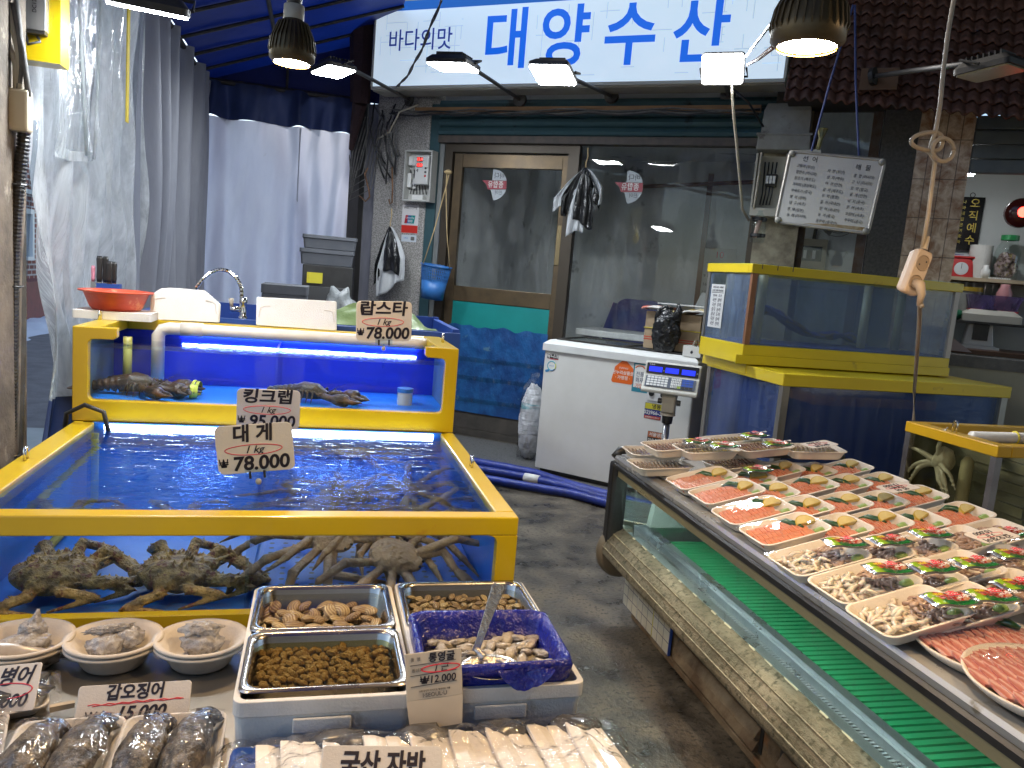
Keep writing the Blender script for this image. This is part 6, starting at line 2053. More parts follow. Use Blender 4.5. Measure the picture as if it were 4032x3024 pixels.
MB().grid(24, 18, lambda u, v: (-.10 + .20 * u, -.075 + .15 * v, .024 + .032 * max(0, sin(pi * u)) ** .6 * max(0, sin(pi * v)) ** .5 + .004 * noise.noise(V((u * 8, v * 8, 3))))).build('film', M_crinkle, f3, smooth=True)
# ================================================================== FREEZER AND SCALE
FZ0 = hz(P(5, 1268, 1345), .02)
FZD = V((.717, -.697, 0)).normalized()
FZM = Matrix(((FZD.x, -FZD.y, 0, FZ0.x), (FZD.y, FZD.x, 0, FZ0.y), (0, 0, 1, 0), (0, 0, 0, 1)))  # x along front, y back
fz = thing('chest_freezer', 'white chest freezer with sliding glass lid and stickers', 'freezer', M=FZM)
M_fzw = mat('freezer_white', (.66, .66, .64), (.60, .60, .575), scale=3, rough=.35, coat=.15, c3=(.48, .46, .42), s3=7, t3=.69)
FL, FD = 1.03, .55
MB().prism(rrect(FL, FD, .012, 3, FL / 2, FD / 2), .795, base=.045).build('body', M_fzw, fz, bevel=.004)
bx('plinth', (.03, .03, .012), (FL - .03, FD - .03, .044), M_black, fz)
ld = MB()
LZ = .842
ld.prism([(-.012, -.012), (FL + .012, -.012), (FL + .012, FD + .012), (-.012, FD + .012)], .048, base=LZ)
ld.loft([[(x, y, z) for x, y in ((-.012 + a, -.012 + a), (FL + .012 - a, -.012 + a), (FL + .012 - a, FD + .012 - a), (-.012 + a, FD + .012 - a))] for z, a in ((LZ + .0485, 0), (LZ + .075, .035))])
ld.build('lid', mat('freezer_lid', (.64, .65, .64), (.58, .59, .58), scale=5, rough=.3), fz, bevel=.003)
gl_ = MB()
gl_.box((.05, .06, LZ + .0755), (FL - .05, .085, LZ + .086)).box((.05, FD - .085, LZ + .0755), (FL - .05, FD - .06, LZ + .086)).box((.05, .085, LZ + .0755), (.075, FD - .085, LZ + .086)).box((FL / 2 - .02, .085, LZ + .0755), (FL / 2 + .02, FD - .085, LZ + .086)).box((FL - .075, .085, LZ + .0755), (FL - .05, FD - .085, LZ + .086))
gl_.build('lid_rails', M_dark, fz)
for a, b in ((.075, FL / 2 - .02), (FL / 2 + .02, FL - .075)):
    bx('lid_glass', (a, .085, LZ + .0757), (b, FD - .085, LZ + .081), mat('dark_lid_glass', (.06, .075, .07), rough=.12, spec=.6), fz)
ov = thing('wall_socket_plate', 'grey socket plate on the freezer behind the scale pole', 'socket', M=FZM @ XZ((.80, -.001, .665)))
bx('plate', (-.06, -.045, 0), (.075, .045, .004), mat('light_grey_unit', (0, 0, 0)), ov)
for x_ in (-.03, .045):
    MB().lathe([(0, .012), (.016, .011), (.018, .0042)], 14, Matrix.Translation((x_, 0, 0))).build('knob', M_black, ov)


def fzst(name, label, s, z, w, h, m, r=.004):
    t = thing(name, label, 'sticker', M=FZM @ XZ((s, -.0005, z)))
    MB().prism(rrect(w, h, r) if not isinstance(r, list) else r, .001).build('sheet', m, t)
    return t


t = fzst('maker_badge', 'small black and white maker badge at the freezer corner', .065, .808, .085, .034, M_black)
text('lettering', '유니크', .032, M_white, t, 0, .001, .0012, bold=.02)
bx('red_underline', (-.02, -.019, .0012), (.042, -.0155, .0016), M_red, t)
t = thing('round_sticker', 'round blue green certification sticker near the freezer corner', 'sticker', M=FZM @ XZ((.062, -.0005, .745)))
MB().lathe([(0, .001), (.026, .001)], 28).build('disc', M_white, t)
for k, (c_, a0, a1) in enumerate((((.05, .35, .45), .6, 4.6), ((.55, .6, .12), -.6, .6), ((.05, .25, .5), 4.6, 5.6))):
    MB().tube([(.030 * cos(a0 + (a1 - a0) * i / 16), .030 * sin(a0 + (a1 - a0) * i / 16), .001) for i in range(17)], .0035, 5).build('ring_arc', mat('arc%d' % k, c_, rough=.5), t)
MB().prism(rrect(.03, .016, .007), .0015, Matrix.Translation((-.03, -.036, 0)) @ Matrix.Rotation(.3, 4, 'Z')).build('tail', mat('arc2', (0, 0, 0)), t)
text('print', 'HACCP', .011, mat('blue_print', (0, 0, 0)), t, 0, 0, .0014)
hs = [(-.066, -.066), (.062, -.066), (.072, -.055), (.066, .035), (.008, .085), (-.004, .085), (-.058, .035), (-.075, -.055)]
t = fzst('voucher_sticker', 'orange house shaped gift voucher sticker on the freezer', .568, .765, 0, 0, mat('orange_sticker', (.72, .13, .015), rough=.4), hs)
text('lettering', '온누리상품권', .026, M_white, t, 0, .0, .0012, bold=.015)
text('lettering', '· 가맹점 ·', .026, M_white, t, 0, -.032, .0012, bold=.015)
text('lettering', '안녕하세요', .014, M_white, t, 0, .03, .0012, shear=.2)
t = fzst('insurance_sticker', 'white sticker with teal border half behind the scale head', .71, .75, .15, .18, mat('teal_border', (.03, .22, .30), rough=.4))
bx('white_field', (-.066, -.062, .0012), (.07, .082, .0018), M_white, t)
for k, (b_, m_) in enumerate((('전통시장', mat('navy_print', (.03, .05, .12), rough=.5)), ('화재공제', mat('navy_print', (0, 0, 0))), ('가입점포', mat('orange_print', (.62, .12, .02), rough=.5)))):
    text('lettering', b_, .034, m_, t, -.055, .02 - .037 * k, .002, align='LEFT', sx=.85, bold=.005)
MB().tube([(-.03 + .035 * cos(a), .045 + .03 * sin(a), .002) for a in [pi * .15 + pi * .7 * i / 12 for i in range(13)]], .003, 5).build('arc', mat('orange_print', (0, 0, 0)), t)
t = fzst('repair_sticker', 'yellow and navy freezer repair phone sticker on the freezer side of the pole', .79, .555, .11, .10, mat('navy_sticker', (.02, .03, .17), rough=.4))
bx('yellow_top', (-.053, .012, .0012), (.053, .048, .0016), mat('yellow_notice', (0, 0, 0)), t)
text('lettering', '냉동', .032, M_ink, t, .02, .030, .002, bold=.015)
text('phone', '02)966-3', .032, M_white, t, 0, -.010, .002, bold=.012)
bx('red_foot', (-.053, -.049, .0012), (.053, -.03, .0016), mat('red_foot', (.42, .05, .03), rough=.4), t)
text('print', '냉동냉장고·쇼케이스', .011, M_white, t, 0, -.040, .002)
t = fzst('repair_sticker', 'orange and black repair phone sticker low behind the scale pole', .825, .375, .105, .11, M_black)
bx('orange_top', (-.051, .018, .0012), (.051, .053, .0016), mat('rust_orange', (.42, .14, .06), rough=.4), t)
text('lettering', '서울냉동', .026, M_white, t, .005, .035, .002, bold=.01)
text('phone', '010-3686', .025, M_white, t, 0, 0, .002, bold=.01)
bx('green_foot', (-.051, -.03, .0012), (.0, -.014, .0016), mat('lime_print', (.35, .5, .05), rough=.4), t)
bx('orange_foot', (-.051, -.053, .0012), (.051, -.032, .0016), mat('rust_orange', (0, 0, 0)), t)

# things on the freezer
FT = LZ + .0865
M_card = mat('cardboard', (.38, .28, .18), (.33, .24, .15), scale=6, rough=.8, bump=.15, bscale=60)
t = thing('cardboard_box', 'brown cardboard box tied with yellow cord on the freezer', 'box', M=FZM @ Matrix.Translation((.80, .30, FT)))
bx('carton', (-.18, -.14, 0), (.18, .14, .235), M_card, t, bevel=.003)
bx('red_stripe', (-.1805, -.1405, .07), (.1805, .1405, .077), mat('carton_red', (.42, .05, .03), rough=.7), t)
bx('red_stripe', (-.1805, -.1405, .055), (.1805, .1405, .062), mat('carton_red', (0, 0, 0)), t)
for a in (.13,):
    MB().tube([(-.184, -.144, a), (.184, -.144, a + .005), (.184, .144, a), (-.184, .144, a)], .0035, 6, closed=True).build('cord', mat('yellow_cord', (.55, .45, .04), rough=.7), t)
t = thing('folded_cloth', 'red white and yellow folded plastic sack on top of the cardboard box', 'sack', M=FZM @ Matrix.Translation((.80, .28, FT + .236)))
MB().grid(24, 12, lambda u, v: (-.2 + .42 * u, -.16 + .3 * v, .012 + .022 * abs(noise.noise(V((u * 5, v * 4, 2)))) + .012 * sin(u * 9))).build('sack', mat('banner_cloth', (.55, .10, .05), (.55, .53, .5), lo=.46, hi=.5, scale=3, rough=.5, bump=.6, bscale=14, c3=(.55, .38, .03), s3=5, t3=.54), t, smooth=True, solid=.012)
bx('paper', (-.12, -.1, .052), (.2, .1, .056), mat('paper', (0, 0, 0)), t)
t = thing('black_plastic_bag', 'shiny black plastic bag with tied handles standing on the freezer', 'bag', M=FZM @ Matrix.Translation((.79, .075, FT)))
m_ = MB()
m_.blob((0, 0, .12), (.088, .06, .135), 4, .22, 2.6, 12).tube([(.05, 0, .2), (.07, .0, .26), (.06, 0, .30)], [.04, .022, .006], 8).tube([(-.05, 0, .2), (-.06, .0, .25), (-.02, 0, .275), (.03, 0, .26)], [.035, .014, .010, .012], 8)
m_.build('bag', mat('glossy_black_bag', (.008, .008, .009), (.018, .018, .019), scale=9, rough=.12, bump=2.2, bscale=17), t, smooth=True)
t = thing('white_carton', 'small white carton of pens with a dark emblem at the freezer end', 'box', M=FZM @ Matrix.Translation((.985, .06, FT - .01)))
_o = MB()
_o.box((-.055, -.045, 0), (.055, -.042, .065)).box((-.055, .042, 0), (.055, .045, .065)).box((-.055, -.042, 0), (-.052, .042, .065)).box((.052, -.042, 0), (.055, .042, .065)).box((-.052, -.042, 0), (.052, .042, .004))
_o.build('carton', M_white, t)
MB().blob((0, -.0455, .028), (.009, .0012, .009), 2, .1, 2, 1).build('emblem', M_ink, t)
bx('emblem_stalk', (.0, -.0465, .037), (.003, -.0452, .042), M_ink, t)
for k in range(4):
    tp = thing('pen', ('white pen leaning in the small carton', 'grey pen leaning in the small carton', 'black pen upright in the small carton', 'thin steel pen in the small carton')[k], 'pen', M=t.matrix_basis @ Matrix.Translation((-.03 + .02 * k, .01 * (k % 2), .006)) @ Matrix.Rotation(radians(18 - 8 * k), 4, 'Y'))
    MB().tube([(0, 0, 0), (0, 0, .085), (0, 0, .095)], [.004, .004, .002], 8).build('barrel', (M_white, M_greycable, M_black, M_chrome)[k], tp)
    bx('pocket_clip', (-.001, -.0055, .06), (.001, -.0042, .09), M_chrome, tp)
# bag roll beside freezer
c = hz(P(5, 1245, 1290), .012)
t = thing('wrapped_roll', 'tall plastic wrapped roll of white and aqua bags beside the freezer', 'roll', loc=(c.x, c.y + .07, .012))
m_ = MB()
m_.blob((0, 0, .27), (.088, .08, .275), 5, .10, 4.5, 3)
m_.build('stack', mat('bag_stack', (.58, .60, .64), (.20, .40, .45), lo=.56, hi=.6, scale=3, rough=.4, stretch=(.3, .3, 3), bump=1, bscale=20), t, smooth=True)
MB().lathe([(.084, .0), (.088, .1), (.083, .25), (.09, .4), (.075, .53), (.03, .6), (.035, .63)], 24).build('wrapper', M_crinkle, t, smooth=True)

# weighing scale on its pole
SD = 1.25
sc_c = fp(Q(2100, 1150, .36157, 1510, 925), SD)
zb = fp(Q(2100, 1150, .36157, 1480, 1110), SD).z
scl = thing('weighing_scale', 'grey electronic price scale head on a steel pole with blue displays', 'scale', loc=(sc_c.x, sc_c.y, 0), rotz=FROT + .05)
M_sc = mat('scale_grey', (.52, .52, .48), (.46, .46, .42), scale=6, rough=.45)
SWd = .305
prof = [(-.075, zb + .005), (-.075, zb + .022), (-.06, zb + .034), (-.018, zb + .095), (-.012, zb + .10), (.008, zb + .165), (.022, zb + .172), (.05, zb + .165), (.065, zb + .02), (.06, zb)]
MB().prism(prof, SWd, Matrix(((0, 0, 1, -SWd / 2), (1, 0, 0, 0), (0, 1, 0, 0), (0, 0, 0, 1)))).build('head', M_sc, scl, bevel=.006)
kM = frame3((0, -.0405, zb + .0645), (1, 0, 0), (0, .042, .061)) @ Matrix.Translation((0, 0, .002))
kp = MB().prism(rrect(.275, .068, .006), .002, kM).build('keypad', mat('keypad_dark', (.10, .12, .16), rough=.4), scl)
M_key = mat('key_white', (.66, .68, .68), rough=.4)
for r_ in range(4):
    for k in range(6):
        MB().prism(rrect(.0165, .0115, .002), .002, kM @ Matrix.Translation((-.120 + .0195 * k, .024 - .0155 * r_, .0022))).build('key', M_key, kp)
    for k in range(3):
        m_ = M_key if not (r_ == 3 and k == 2) else mat('key_lime', (.40, .55, .08), rough=.4)
        ky = MB().prism(rrect(.0165, .0125, .002), .002, kM @ Matrix.Translation((.012 + .019 * k, .024 - .0155 * r_, .0022))).build('key', m_, kp)
        text('digit', '789456123 0 00 C'.replace(' ', '')[r_ * 3 + k] if r_ < 3 else ('0', '00', 'C')[k], .011, M_ink, ky, M=kM @ Matrix.Translation((.012 + .019 * k, .024 - .0155 * r_, .0046)))
    for k in range(3):
        MB().prism(rrect(.0185, .0125, .002), .002, kM @ Matrix.Translation((.072 + .021 * k, .024 - .0155 * r_, .0022))).build('key', mat('key_blue', (.04, .10, .42), rough=.4) if r_ < 3 else M_dark, kp)
dM = frame3((0, -.0015, zb + .1325), (1, 0, 0), (0, .020, .065)) @ Matrix.Translation((0, 0, .0015))
dp = MB().prism(rrect(.285, .060, .005), .002, dM).build('display_panel', mat('display_dark', (.025, .028, .035), rough=.2), scl)
for k in range(3):
    MB().prism(rrect(.073, .029, .002), .001, dM @ Matrix.Translation((-.092 + .09 * k, -.004, .0022))).build('blue_screen', glow('screen_blue', (.03, .05, 1.0), .75), dp)
text('maker_mark', 'CAS', .011, M_white, dp, M=dM @ Matrix.Translation((-.115, .021, .0025)), sx=1.5)
text('unit', 'g', .012, M_white, dp, M=dM @ Matrix.Translation((-.047, -.006, .0025)))
text('unit', '원', .010, M_white, dp, M=dM @ Matrix.Translation((.136, -.006, .0025)))
MB().loft([[(x, y, z) for x, y in rrect(w_, d_, .012)] for z, w_, d_ in ((zb, .085, .06), (zb - .05, .075, .055), (zb - .10, .075, .055))]).build('bracket', mat('scale_bracket', (.42, .38, .31), rough=.45), scl)
MB().lathe([(.043, zb - .102), (.04, zb - .11), (.043, zb - .118), (.035, zb - .122)], 20).build('collar', mat('scale_bracket', (0, 0, 0)), scl)
for sx in (-1, 1):
    MB().lathe([(0, -.012), (.016, -.010), (.016, .010), (0, .012)], 12, Matrix.Translation((sx * .052, 0, zb - .045)) @ Matrix.Rotation(pi / 2, 4, 'Y')).build('clamp_knob', M_black, scl)
MB().lathe([(.028, zb - .165), (.030, zb - .15), (.030, zb - .12)], 18).build('sleeve', M_black, scl)
MB().tube([(0, 0, .09), (0, 0, zb - .12)], .019, 16).build('pole', M_steel, scl, smooth=True)
bx('base', (-.19, -.36, .02), (.19, .04, .09), M_steel, scl, bevel=.006)

# ================================================================== RIGHT TANKS
M_rgl = glass('murky_glass', (.62, .68, .72), ior=1.5, dirt_haze=.25, dcol=(.10, .13, .15), dscale=(10, 10, 2.2), dlo=.42, dhi=.8)
M_dkw = mat('dark_blue_liner', (.038, .068, .20), (.046, .08, .25), scale=3, rough=.25, coat=.6)
lt2 = thing('covered_tank', 'large dark blue tank closed by a wide yellow lid', 'fish tank', loc=(0, 0, 0))
BX0, BX1, BY0, BY1 = 2.205, 3.58, 3.262, 4.03
lidm = MB().box((BX0, BY0, .89), (BX1, BY1, .95))
lidm.build('lid', M_lemon, lt2, bevel=.004)
bx('lid_flap', (BX0 - .004, BY0 + .34, .9), (BX0 + .02, BY1 + .05, .962), M_lemon, lt2, bevel=.003)
M_drip = glass('dripping_glass', (.78, .84, .92), ior=1.5, dirt_haze=.16, dcol=(.3, .36, .46), dscale=(22, 22, 1.6), dlo=.35, dhi=.85)
bx('liner', (BX0 + .03, BY0 + .035, .06), (BX1 - .03, BY1 - .01, .885), M_dkw, lt2)
bx('front_glass', (BX0 + .02, BY0 + .012, .06), (BX1 - .02, BY0 + .02, .889), M_drip, lt2)
bx('side_glass', (BX0 + .012, BY0 + .02, .06), (BX0 + .02, BY1, .889), M_drip, lt2)
M_post = mat('anodised_post', (.34, .32, .29), (.27, .25, .22), scale=20, rough=.4, metal=.7, stretch=(1, 1, .3))
for x_ in (BX0 + .008, BX1 - .05):
    bx('corner_post', (x_, BY0 + .006, .05), (x_ + .038, BY0 + .04, .8895), M_post, lt2)
bx('corner_post', (BX0 + .008, BY1 - .04, .05), (BX0 + .03, BY1, .8895), M_post, lt2)
bx('base', (BX0 + .01, BY0 + .01, 0), (BX1 - .01, BY1, .05), M_dark, lt2)

ft = thing('glass_fish_tank', 'clear upper fish tank with yellow bands standing on the covered tank', 'fish tank', loc=(0, 0, .951))
GX0, GX1, GY0, GY1 = 2.155, 3.46, 3.58, 4.05
z_ = lambda z: z - .951
bn = MB()
for (za, zb_, ex) in ((.951, 1.06, .0), (1.43, 1.476, .008)):
    pass
MB().box((GX0, GY0, z_(.955)), (GX1, GY1, z_(1.058))).build('base_band', M_lemon, ft, bevel=.004)
bx('front_strip', (GX0 - .04, GY0 - .012, z_(.956)), (GX1 + .0, GY0 - .001, z_(1.005)), M_lemon, ft, bevel=.003)
tb_ = MB()
tb_.box((GX0 - .006, GY0 - .006, z_(1.428)), (GX1 + .01, GY0 + .03, z_(1.476))).box((GX0 - .006, GY0 + .0305, z_(1.428)), (GX0 + .03, GY1, z_(1.476))).box((GX1 - .03, GY0 + .0305, z_(1.428)), (GX1 + .01, GY1, z_(1.476))).box((GX0 + .0305, GY1 - .03, z_(1.428)), (GX1 - .0305, GY1, z_(1.476)))
tb_.build('top_band', M_lemon, ft, bevel=.003)
bx('lid_lip', (GX0 - .012, GY0 + .03, z_(1.4765)), (GX1, GY1 + .01, z_(1.482)), glass('acrylic', (.82, .90, .96)), ft)
M_fgl = glass('fish_tank_glass', (.86, .90, .92), ior=1.5, dirt_haze=.42, dcol=(.26, .34, .50), dscale=(7, 7, 2), dlo=.05, dhi=.9)  # water's bluish haze painted on the panes as a diffuse veil
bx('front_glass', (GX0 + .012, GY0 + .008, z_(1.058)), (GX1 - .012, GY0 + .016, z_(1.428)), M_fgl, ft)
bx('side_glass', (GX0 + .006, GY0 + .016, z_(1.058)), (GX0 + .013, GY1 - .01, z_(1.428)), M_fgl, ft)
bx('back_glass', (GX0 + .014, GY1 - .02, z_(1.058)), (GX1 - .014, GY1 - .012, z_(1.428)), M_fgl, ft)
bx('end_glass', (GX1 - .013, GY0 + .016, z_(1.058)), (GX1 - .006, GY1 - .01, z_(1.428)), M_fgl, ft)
bx('corner_post', (GX0 + .004, GY0 - .002, z_(1.058)), (GX0 + .034, GY0 + .020, z_(1.428)), mat('copper_post', (.36, .17, .09), (.30, .14, .075), scale=12, rough=.45, metal=.4), ft)
bx('corner_post', (GX1 - .034, GY0 - .002, z_(1.058)), (GX1 - .004, GY0 + .02, z_(1.428)), mat('pinkish_post', (.42, .36, .33), rough=.45, metal=.4), ft)
bx('corner_post', (GX0 + .0005, GY1 - .03, z_(1.058)), (GX0 + .012, GY1 - .005, z_(1.428)), M_post, ft)
M_tan = mat('tan_pipe', (.42, .38, .24), (.36, .32, .19), scale=7, rough=.45)
for (x_, y_) in ((GX0 + .05, GY0 + .30), (GX0 + .12, GY0 + .08), (GX1 - .42, GY0 + .22), (GX1 - .12, GY0 + .30)):
    MB().tube([(x_, y_, z_(1.06)), (x_, y_, z_(1.425))], .024, 14).build('stand_pipe', M_tan, ft, smooth=True)
bx('floor', (GX0 + .014, GY0 + .017, z_(1.058)), (GX1 - .014, GY1 - .021, z_(1.066)), mat('blue_liner', (.02, .035, .22), rough=.4), ft)
MB().grid(30, 10, lambda u, v: (GX0 + .2 + .75 * u, GY0 + .25 + .12 * v, z_(1.075) + (1 - u) * .16 + .05 * noise.noise(V((u * 5, v * 4, 3))) + .03 * sin(u * 9))).build('blue_netting', mat('blue_netting', (.02, .04, .22), (.10, .06, .03), lo=.5, hi=.6, scale=8, rough=.7, bump=.8, bscale=50), ft, smooth=True, solid=.01)
MB().grid(1, 1, lambda u, v: (GX0 + .014 + (GX1 - GX0 - .028) * u, GY0 + .017 + (GY1 - GY0 - .04) * v, z_(1.385))).build('water', M_water2, ft)
for k in range(3):
    MB().tube([(GX0 + .05 + .09 * k, GY0 - .0075, z_(1.478)), (GX0 + .05 + .09 * k, GY0 - .0075, z_(1.452))], .0022, 5).build('screw_slot', M_black, ft)
# origin notice
t = thing('origin_notice', 'white laminated notice of fish origins taped to the tank end glass', 'notice', M=frame3((GX0 + .004, GY0 + .335, 1.235), (0, -1, 0), (0, .02, 1)))
bx('sheet', (-.075, -.115, 0), (.075, .125, .001), mat('paper_bright', (.66, .66, .66), rough=.4), t)
bx('plastic_top', (-.07, .126, 0), (.07, .18, .0008), glass('clear_tape', (.82, .82, .76)), t)
text('print', '원산지 표시는 고객과의', .0135, M_ink, t, 0, .108, .0015, sx=.85)
text('print', '소중한 신뢰와 약속입니다', .0135, M_ink, t, 0, .090, .0015, sx=.85)
bx('rule', (-.065, .078, .0012), (.065, .081, .0016), M_ink, t)
text('print', '원산지    품 명', .016, M_ink, t, 0, .062, .0015)
for k, ln in enumerate(('국산  광어', '국산  우럭', '중국  농어', '중국  도미', '국산  숭어', '국산  전어')):
    text('handwriting', ln, .024, M_ink, t, 0, .036 - .026 * k, .0015, shear=.15, bold=.006)

# octopus tank at the right edge
st_ = thing('octopus_tank', 'small yellow rimmed murky tank holding an octopus', 'fish tank', loc=(0, 0, 0))
OX0, OX1, OY0, OY1, OZ = 2.655, 3.45, 2.435, 2.94, .80
om = MB()
om.box((OX0, OY0, OZ - .048), (OX0 + .07, OY1, OZ)).box((OX0 + .0705, OY0, OZ - .048), (OX1, OY0 + .06, OZ)).box((OX0 + .0705, OY1 - .05, OZ - .048), (OX1, OY1, OZ))
om.build('top_rim', mat('amber_yellow', (.72, .40, .015), (.62, .34, .015), scale=3, rough=.3, coat=.3), st_, bevel=.004)
M_murk = glass('murky_green_glass', (.90, .90, .80), ior=1.5, dirt_haze=.1, dcol=(.14, .14, .08), dscale=(8, 8, 3), dlo=.4, dhi=.8)
bx('side_glass', (OX0 + .008, OY0 + .01, .12), (OX0 + .014, OY1 - .01, OZ - .048), M_murk, st_)
bx('front_glass', (OX0 + .014, OY0 + .01, .12), (OX1, OY0 + .016, OZ - .048), M_murk, st_)
M_shinyp = mat('shiny_post', (.50, .45, .42), (.38, .33, .31), scale=6, rough=.25, metal=.8, stretch=(.2, .2, 3))
bx('corner_post', (OX0 + .002, OY0 + .004, .05), (OX0 + .034, OY0 + .030, OZ - .0485), M_shinyp, st_)
bx('corner_post', (OX0 + .002, OY1 - .036, .05), (OX0 + .03, OY1 - .006, OZ - .0485), M_shinyp, st_)
M_olive = mat('olive_slats', (.17, .16, .09), (.11, .10, .06), scale=8, rough=.7)
sl = MB()
for k in range(14):
    sl.box((OX0 + .2 + .008 * (k % 2), OY0 + .02, .13 + .045 * k), (OX0 + .22, OY1 - .02, .172 + .045 * k))
sl.build('inner_slats', M_olive, st_)
bx('back_panel', (OX0 + .02, OY1 - .012, .12), (OX1, OY1 - .004, OZ - .05), M_olive, st_)
bx('floor_panel', (OX0 + .015, OY0 + .02, .12), (OX1, OY1 - .015, .14), M_olive, st_)
bx('base', (OX0 + .02, OY0 + .02, 0), (OX1, OY1 - .02, .115), M_dark, st_)
MB().tube([(OX0 + .10, OY0 + .23, OZ - .01), (OX1, OY0 + .23, OZ - .005)], .024, 16).build('overhead_pipe', M_pvc, st_, smooth=True)
MB().tube([(OX0 + .10, OY0 + .23, .16), (OX0 + .10, OY0 + .23, OZ - .12), (OX0 + .10, OY0 + .23, OZ - .10)], [.026, .026, .012], 14).build('stand_pipe', M_tan, st_, smooth=True)
MB().tube([(OX0 + .33 + .026 * cos(a) * .2, OY0 + .23 + .027 * cos(a), OZ - .008 + .027 * sin(a)) for a in [2 * pi * k / 14 for k in range(14)]], .004, 6, closed=True).build('cord_loop', mat('yellow_cord', (0, 0, 0)), st_)
U_eye('lifting_eye', st_, (OX0 + .035, OY0 + .26, OZ), axis='y', world=False, h=.05)
oc = thing('octopus', 'pale octopus clinging by its suckered arms inside the murky tank', 'octopus', loc=(OX0 + .022, OY0 + .35, .60))
mo = MB()
mo.blob((.05, -.02, .06), (.045, .045, .06), 3, .15, 2, 3)
ro = random.Random(4)
for k in range(8):
    a = -2.4 + k * .55
    pts = [V((.03, 0, .04))]
    d_ = V((0, sin(a), cos(a) * .6 - .25)).normalized()
    p = pts[0].copy()
    for i in range(9):
        d_ = (d_ + V((0, ro.uniform(-.25, .25), -.16))).normalized()
        p = p + d_ * .021
        pts.append(V((.004 + .026 * max(0, 1 - i / 3), p.y, p.z)))
    mo.tube(pts, [.016 - .0014 * i for i in range(10)], 8)
    for i in range(2, 9):
        for s_ in (-1, 1):
            mo.blob(pts[i] + V((-.004, s_ * .006, 0)), (.0045, .0052, .0052), 1, 0)
mo.build('body', mat('octopus_skin', (.52, .48, .40), (.42, .38, .31), scale=30, rough=.3), oc, remesh=.003)
MB().blob((.03, -.045, .085), (.006, .006, .006), 2, 0).build('eye', M_black, oc, smooth=True)

# extension cord with socket
ex = thing('extension_cord', 'ivory extension cord tied in loops ending in a hanging double socket', 'extension cord')
XD = 1.75
M_ivc = mat('ivory_cord', (.46, .38, .28), (.36, .29, .21), scale=30, rough=.5)
Qx = lambda x, y: oy(Q(3532, 550, 500 / 1508, x, y), XD)
Rx = lambda x, y: oy(P(3, x, y), XD)
MB().tube([Rx(1785, -120), Rx(1775, 0), Rx(1740, 200), Rx(1712, 420), Rx(1690, 650), Rx(1665, 800), Rx(1635, 900), Rx(1625, 950), Rx(1660, 1000), Rx(1640, 1150), Rx(1615, 1350), Rx(1580, 1540)], .0055, 8).build('cord', M_ivc, ex, smooth=True)
MB().tube([Rx(1660 + 150 * cos(a) * (1 if cos(a) < 0 else .3) , 900 + 58 * sin(a) - 20) for a in [2 * pi * k / 24 for k in range(25)]], .0055, 8).build('loop', M_ivc, ex, smooth=True)
MB().tube([Rx(1690 + 66 * cos(a), 935 + 72 * sin(a)) + V((0, -.01, 0)) for a in [2 * pi * k / 24 for k in range(25)]], .0055, 8).build('loop', M_ivc, ex, smooth=True)
sa, sb_ = Rx(1590, 1560), Rx(1480 + 35, 1690)
uz = (Rx(1570, 1570) - Rx(1510, 1760))
sM = frame3(Rx(1532, 1695), (1, 0, -.27), (.27, 0, 1))
L_ = .120
M_sock = mat('ivory_socket', (.60, .47, .36), (.54, .42, .31), scale=9, rough=.4)
so = MB().loft([[(x, y, z) for x, y in rrect(.047 * k, L_ * k, .008)] for z, k in ((-.02, .9), (-.004, 1), (.012, 1), (.016, .92))]).build('socket_body', M_sock, ex)
bmesh_M = sM
so.data.transform(sM)
for k, y_ in enumerate((.026, -.028)):
    w1 = MB().lathe([(0, .0165), (.0185, .0165), (.020, .0185), (.0212, .0165)], 24, sM @ Matrix.Translation((0, y_, 0))).build('socket_ring', mat('socket_recess', (.34, .25, .17), rough=.5), ex)
    for a in (.6, 3.74):
        if k == 0:
            MB().lathe([(.0025, .0168), (0, .0172)], 8, sM @ Matrix.Translation((.011 * cos(a), y_ + .011 * sin(a), 0))).build('pin_hole', M_black, ex)
MB().tube([sM @ V((0, .064, 0)), sM @ V((0, .100, -.002))], [.010, .006], 10).build('strain_relief', M_ivc, ex)
pl = thing('plug_lead', 'grey beige plug and lead running from the hanging socket down to the tank', 'cable')
MB().tube([sM @ V((0, -.030, .018)), sM @ V((.0, -.034, .036)), sM @ V((.010, -.055, .042)), sM @ V((.020, -.085, .036))], [.014, .0135, .010, .006], 12).build('plug', mat('plug_beige', (.42, .33, .24), rough=.45), pl, smooth=True)
e0 = sM @ V((.022, -.085, .045))
MB().tube([e0, oy(P(6, 1565, 290), XD), oy(P(6, 1560, 450), XD + .05), oy(P(6, 1545, 650), XD + .3), oy(P(6, 1530, 850), XD + .7), hz(P(6, 1525, 1035), .9)], .006, 8).build('lead', mat('lead_grey', (.24, .21, .17), rough=.5), pl, smooth=True)

# ---- neighbour's goods
def NS(p, d):
    return fp(p, -d)


ZS = lambda x, y: Q(3532, 550, 500 / 1508, x, y)
ZT = lambda x, y: Q(3632, 1000, 400 / 1475, x, y)
FR_ = FM.to_3x3().to_4x4()


def at_f(v):
    return Matrix.Translation(v) @ FR_


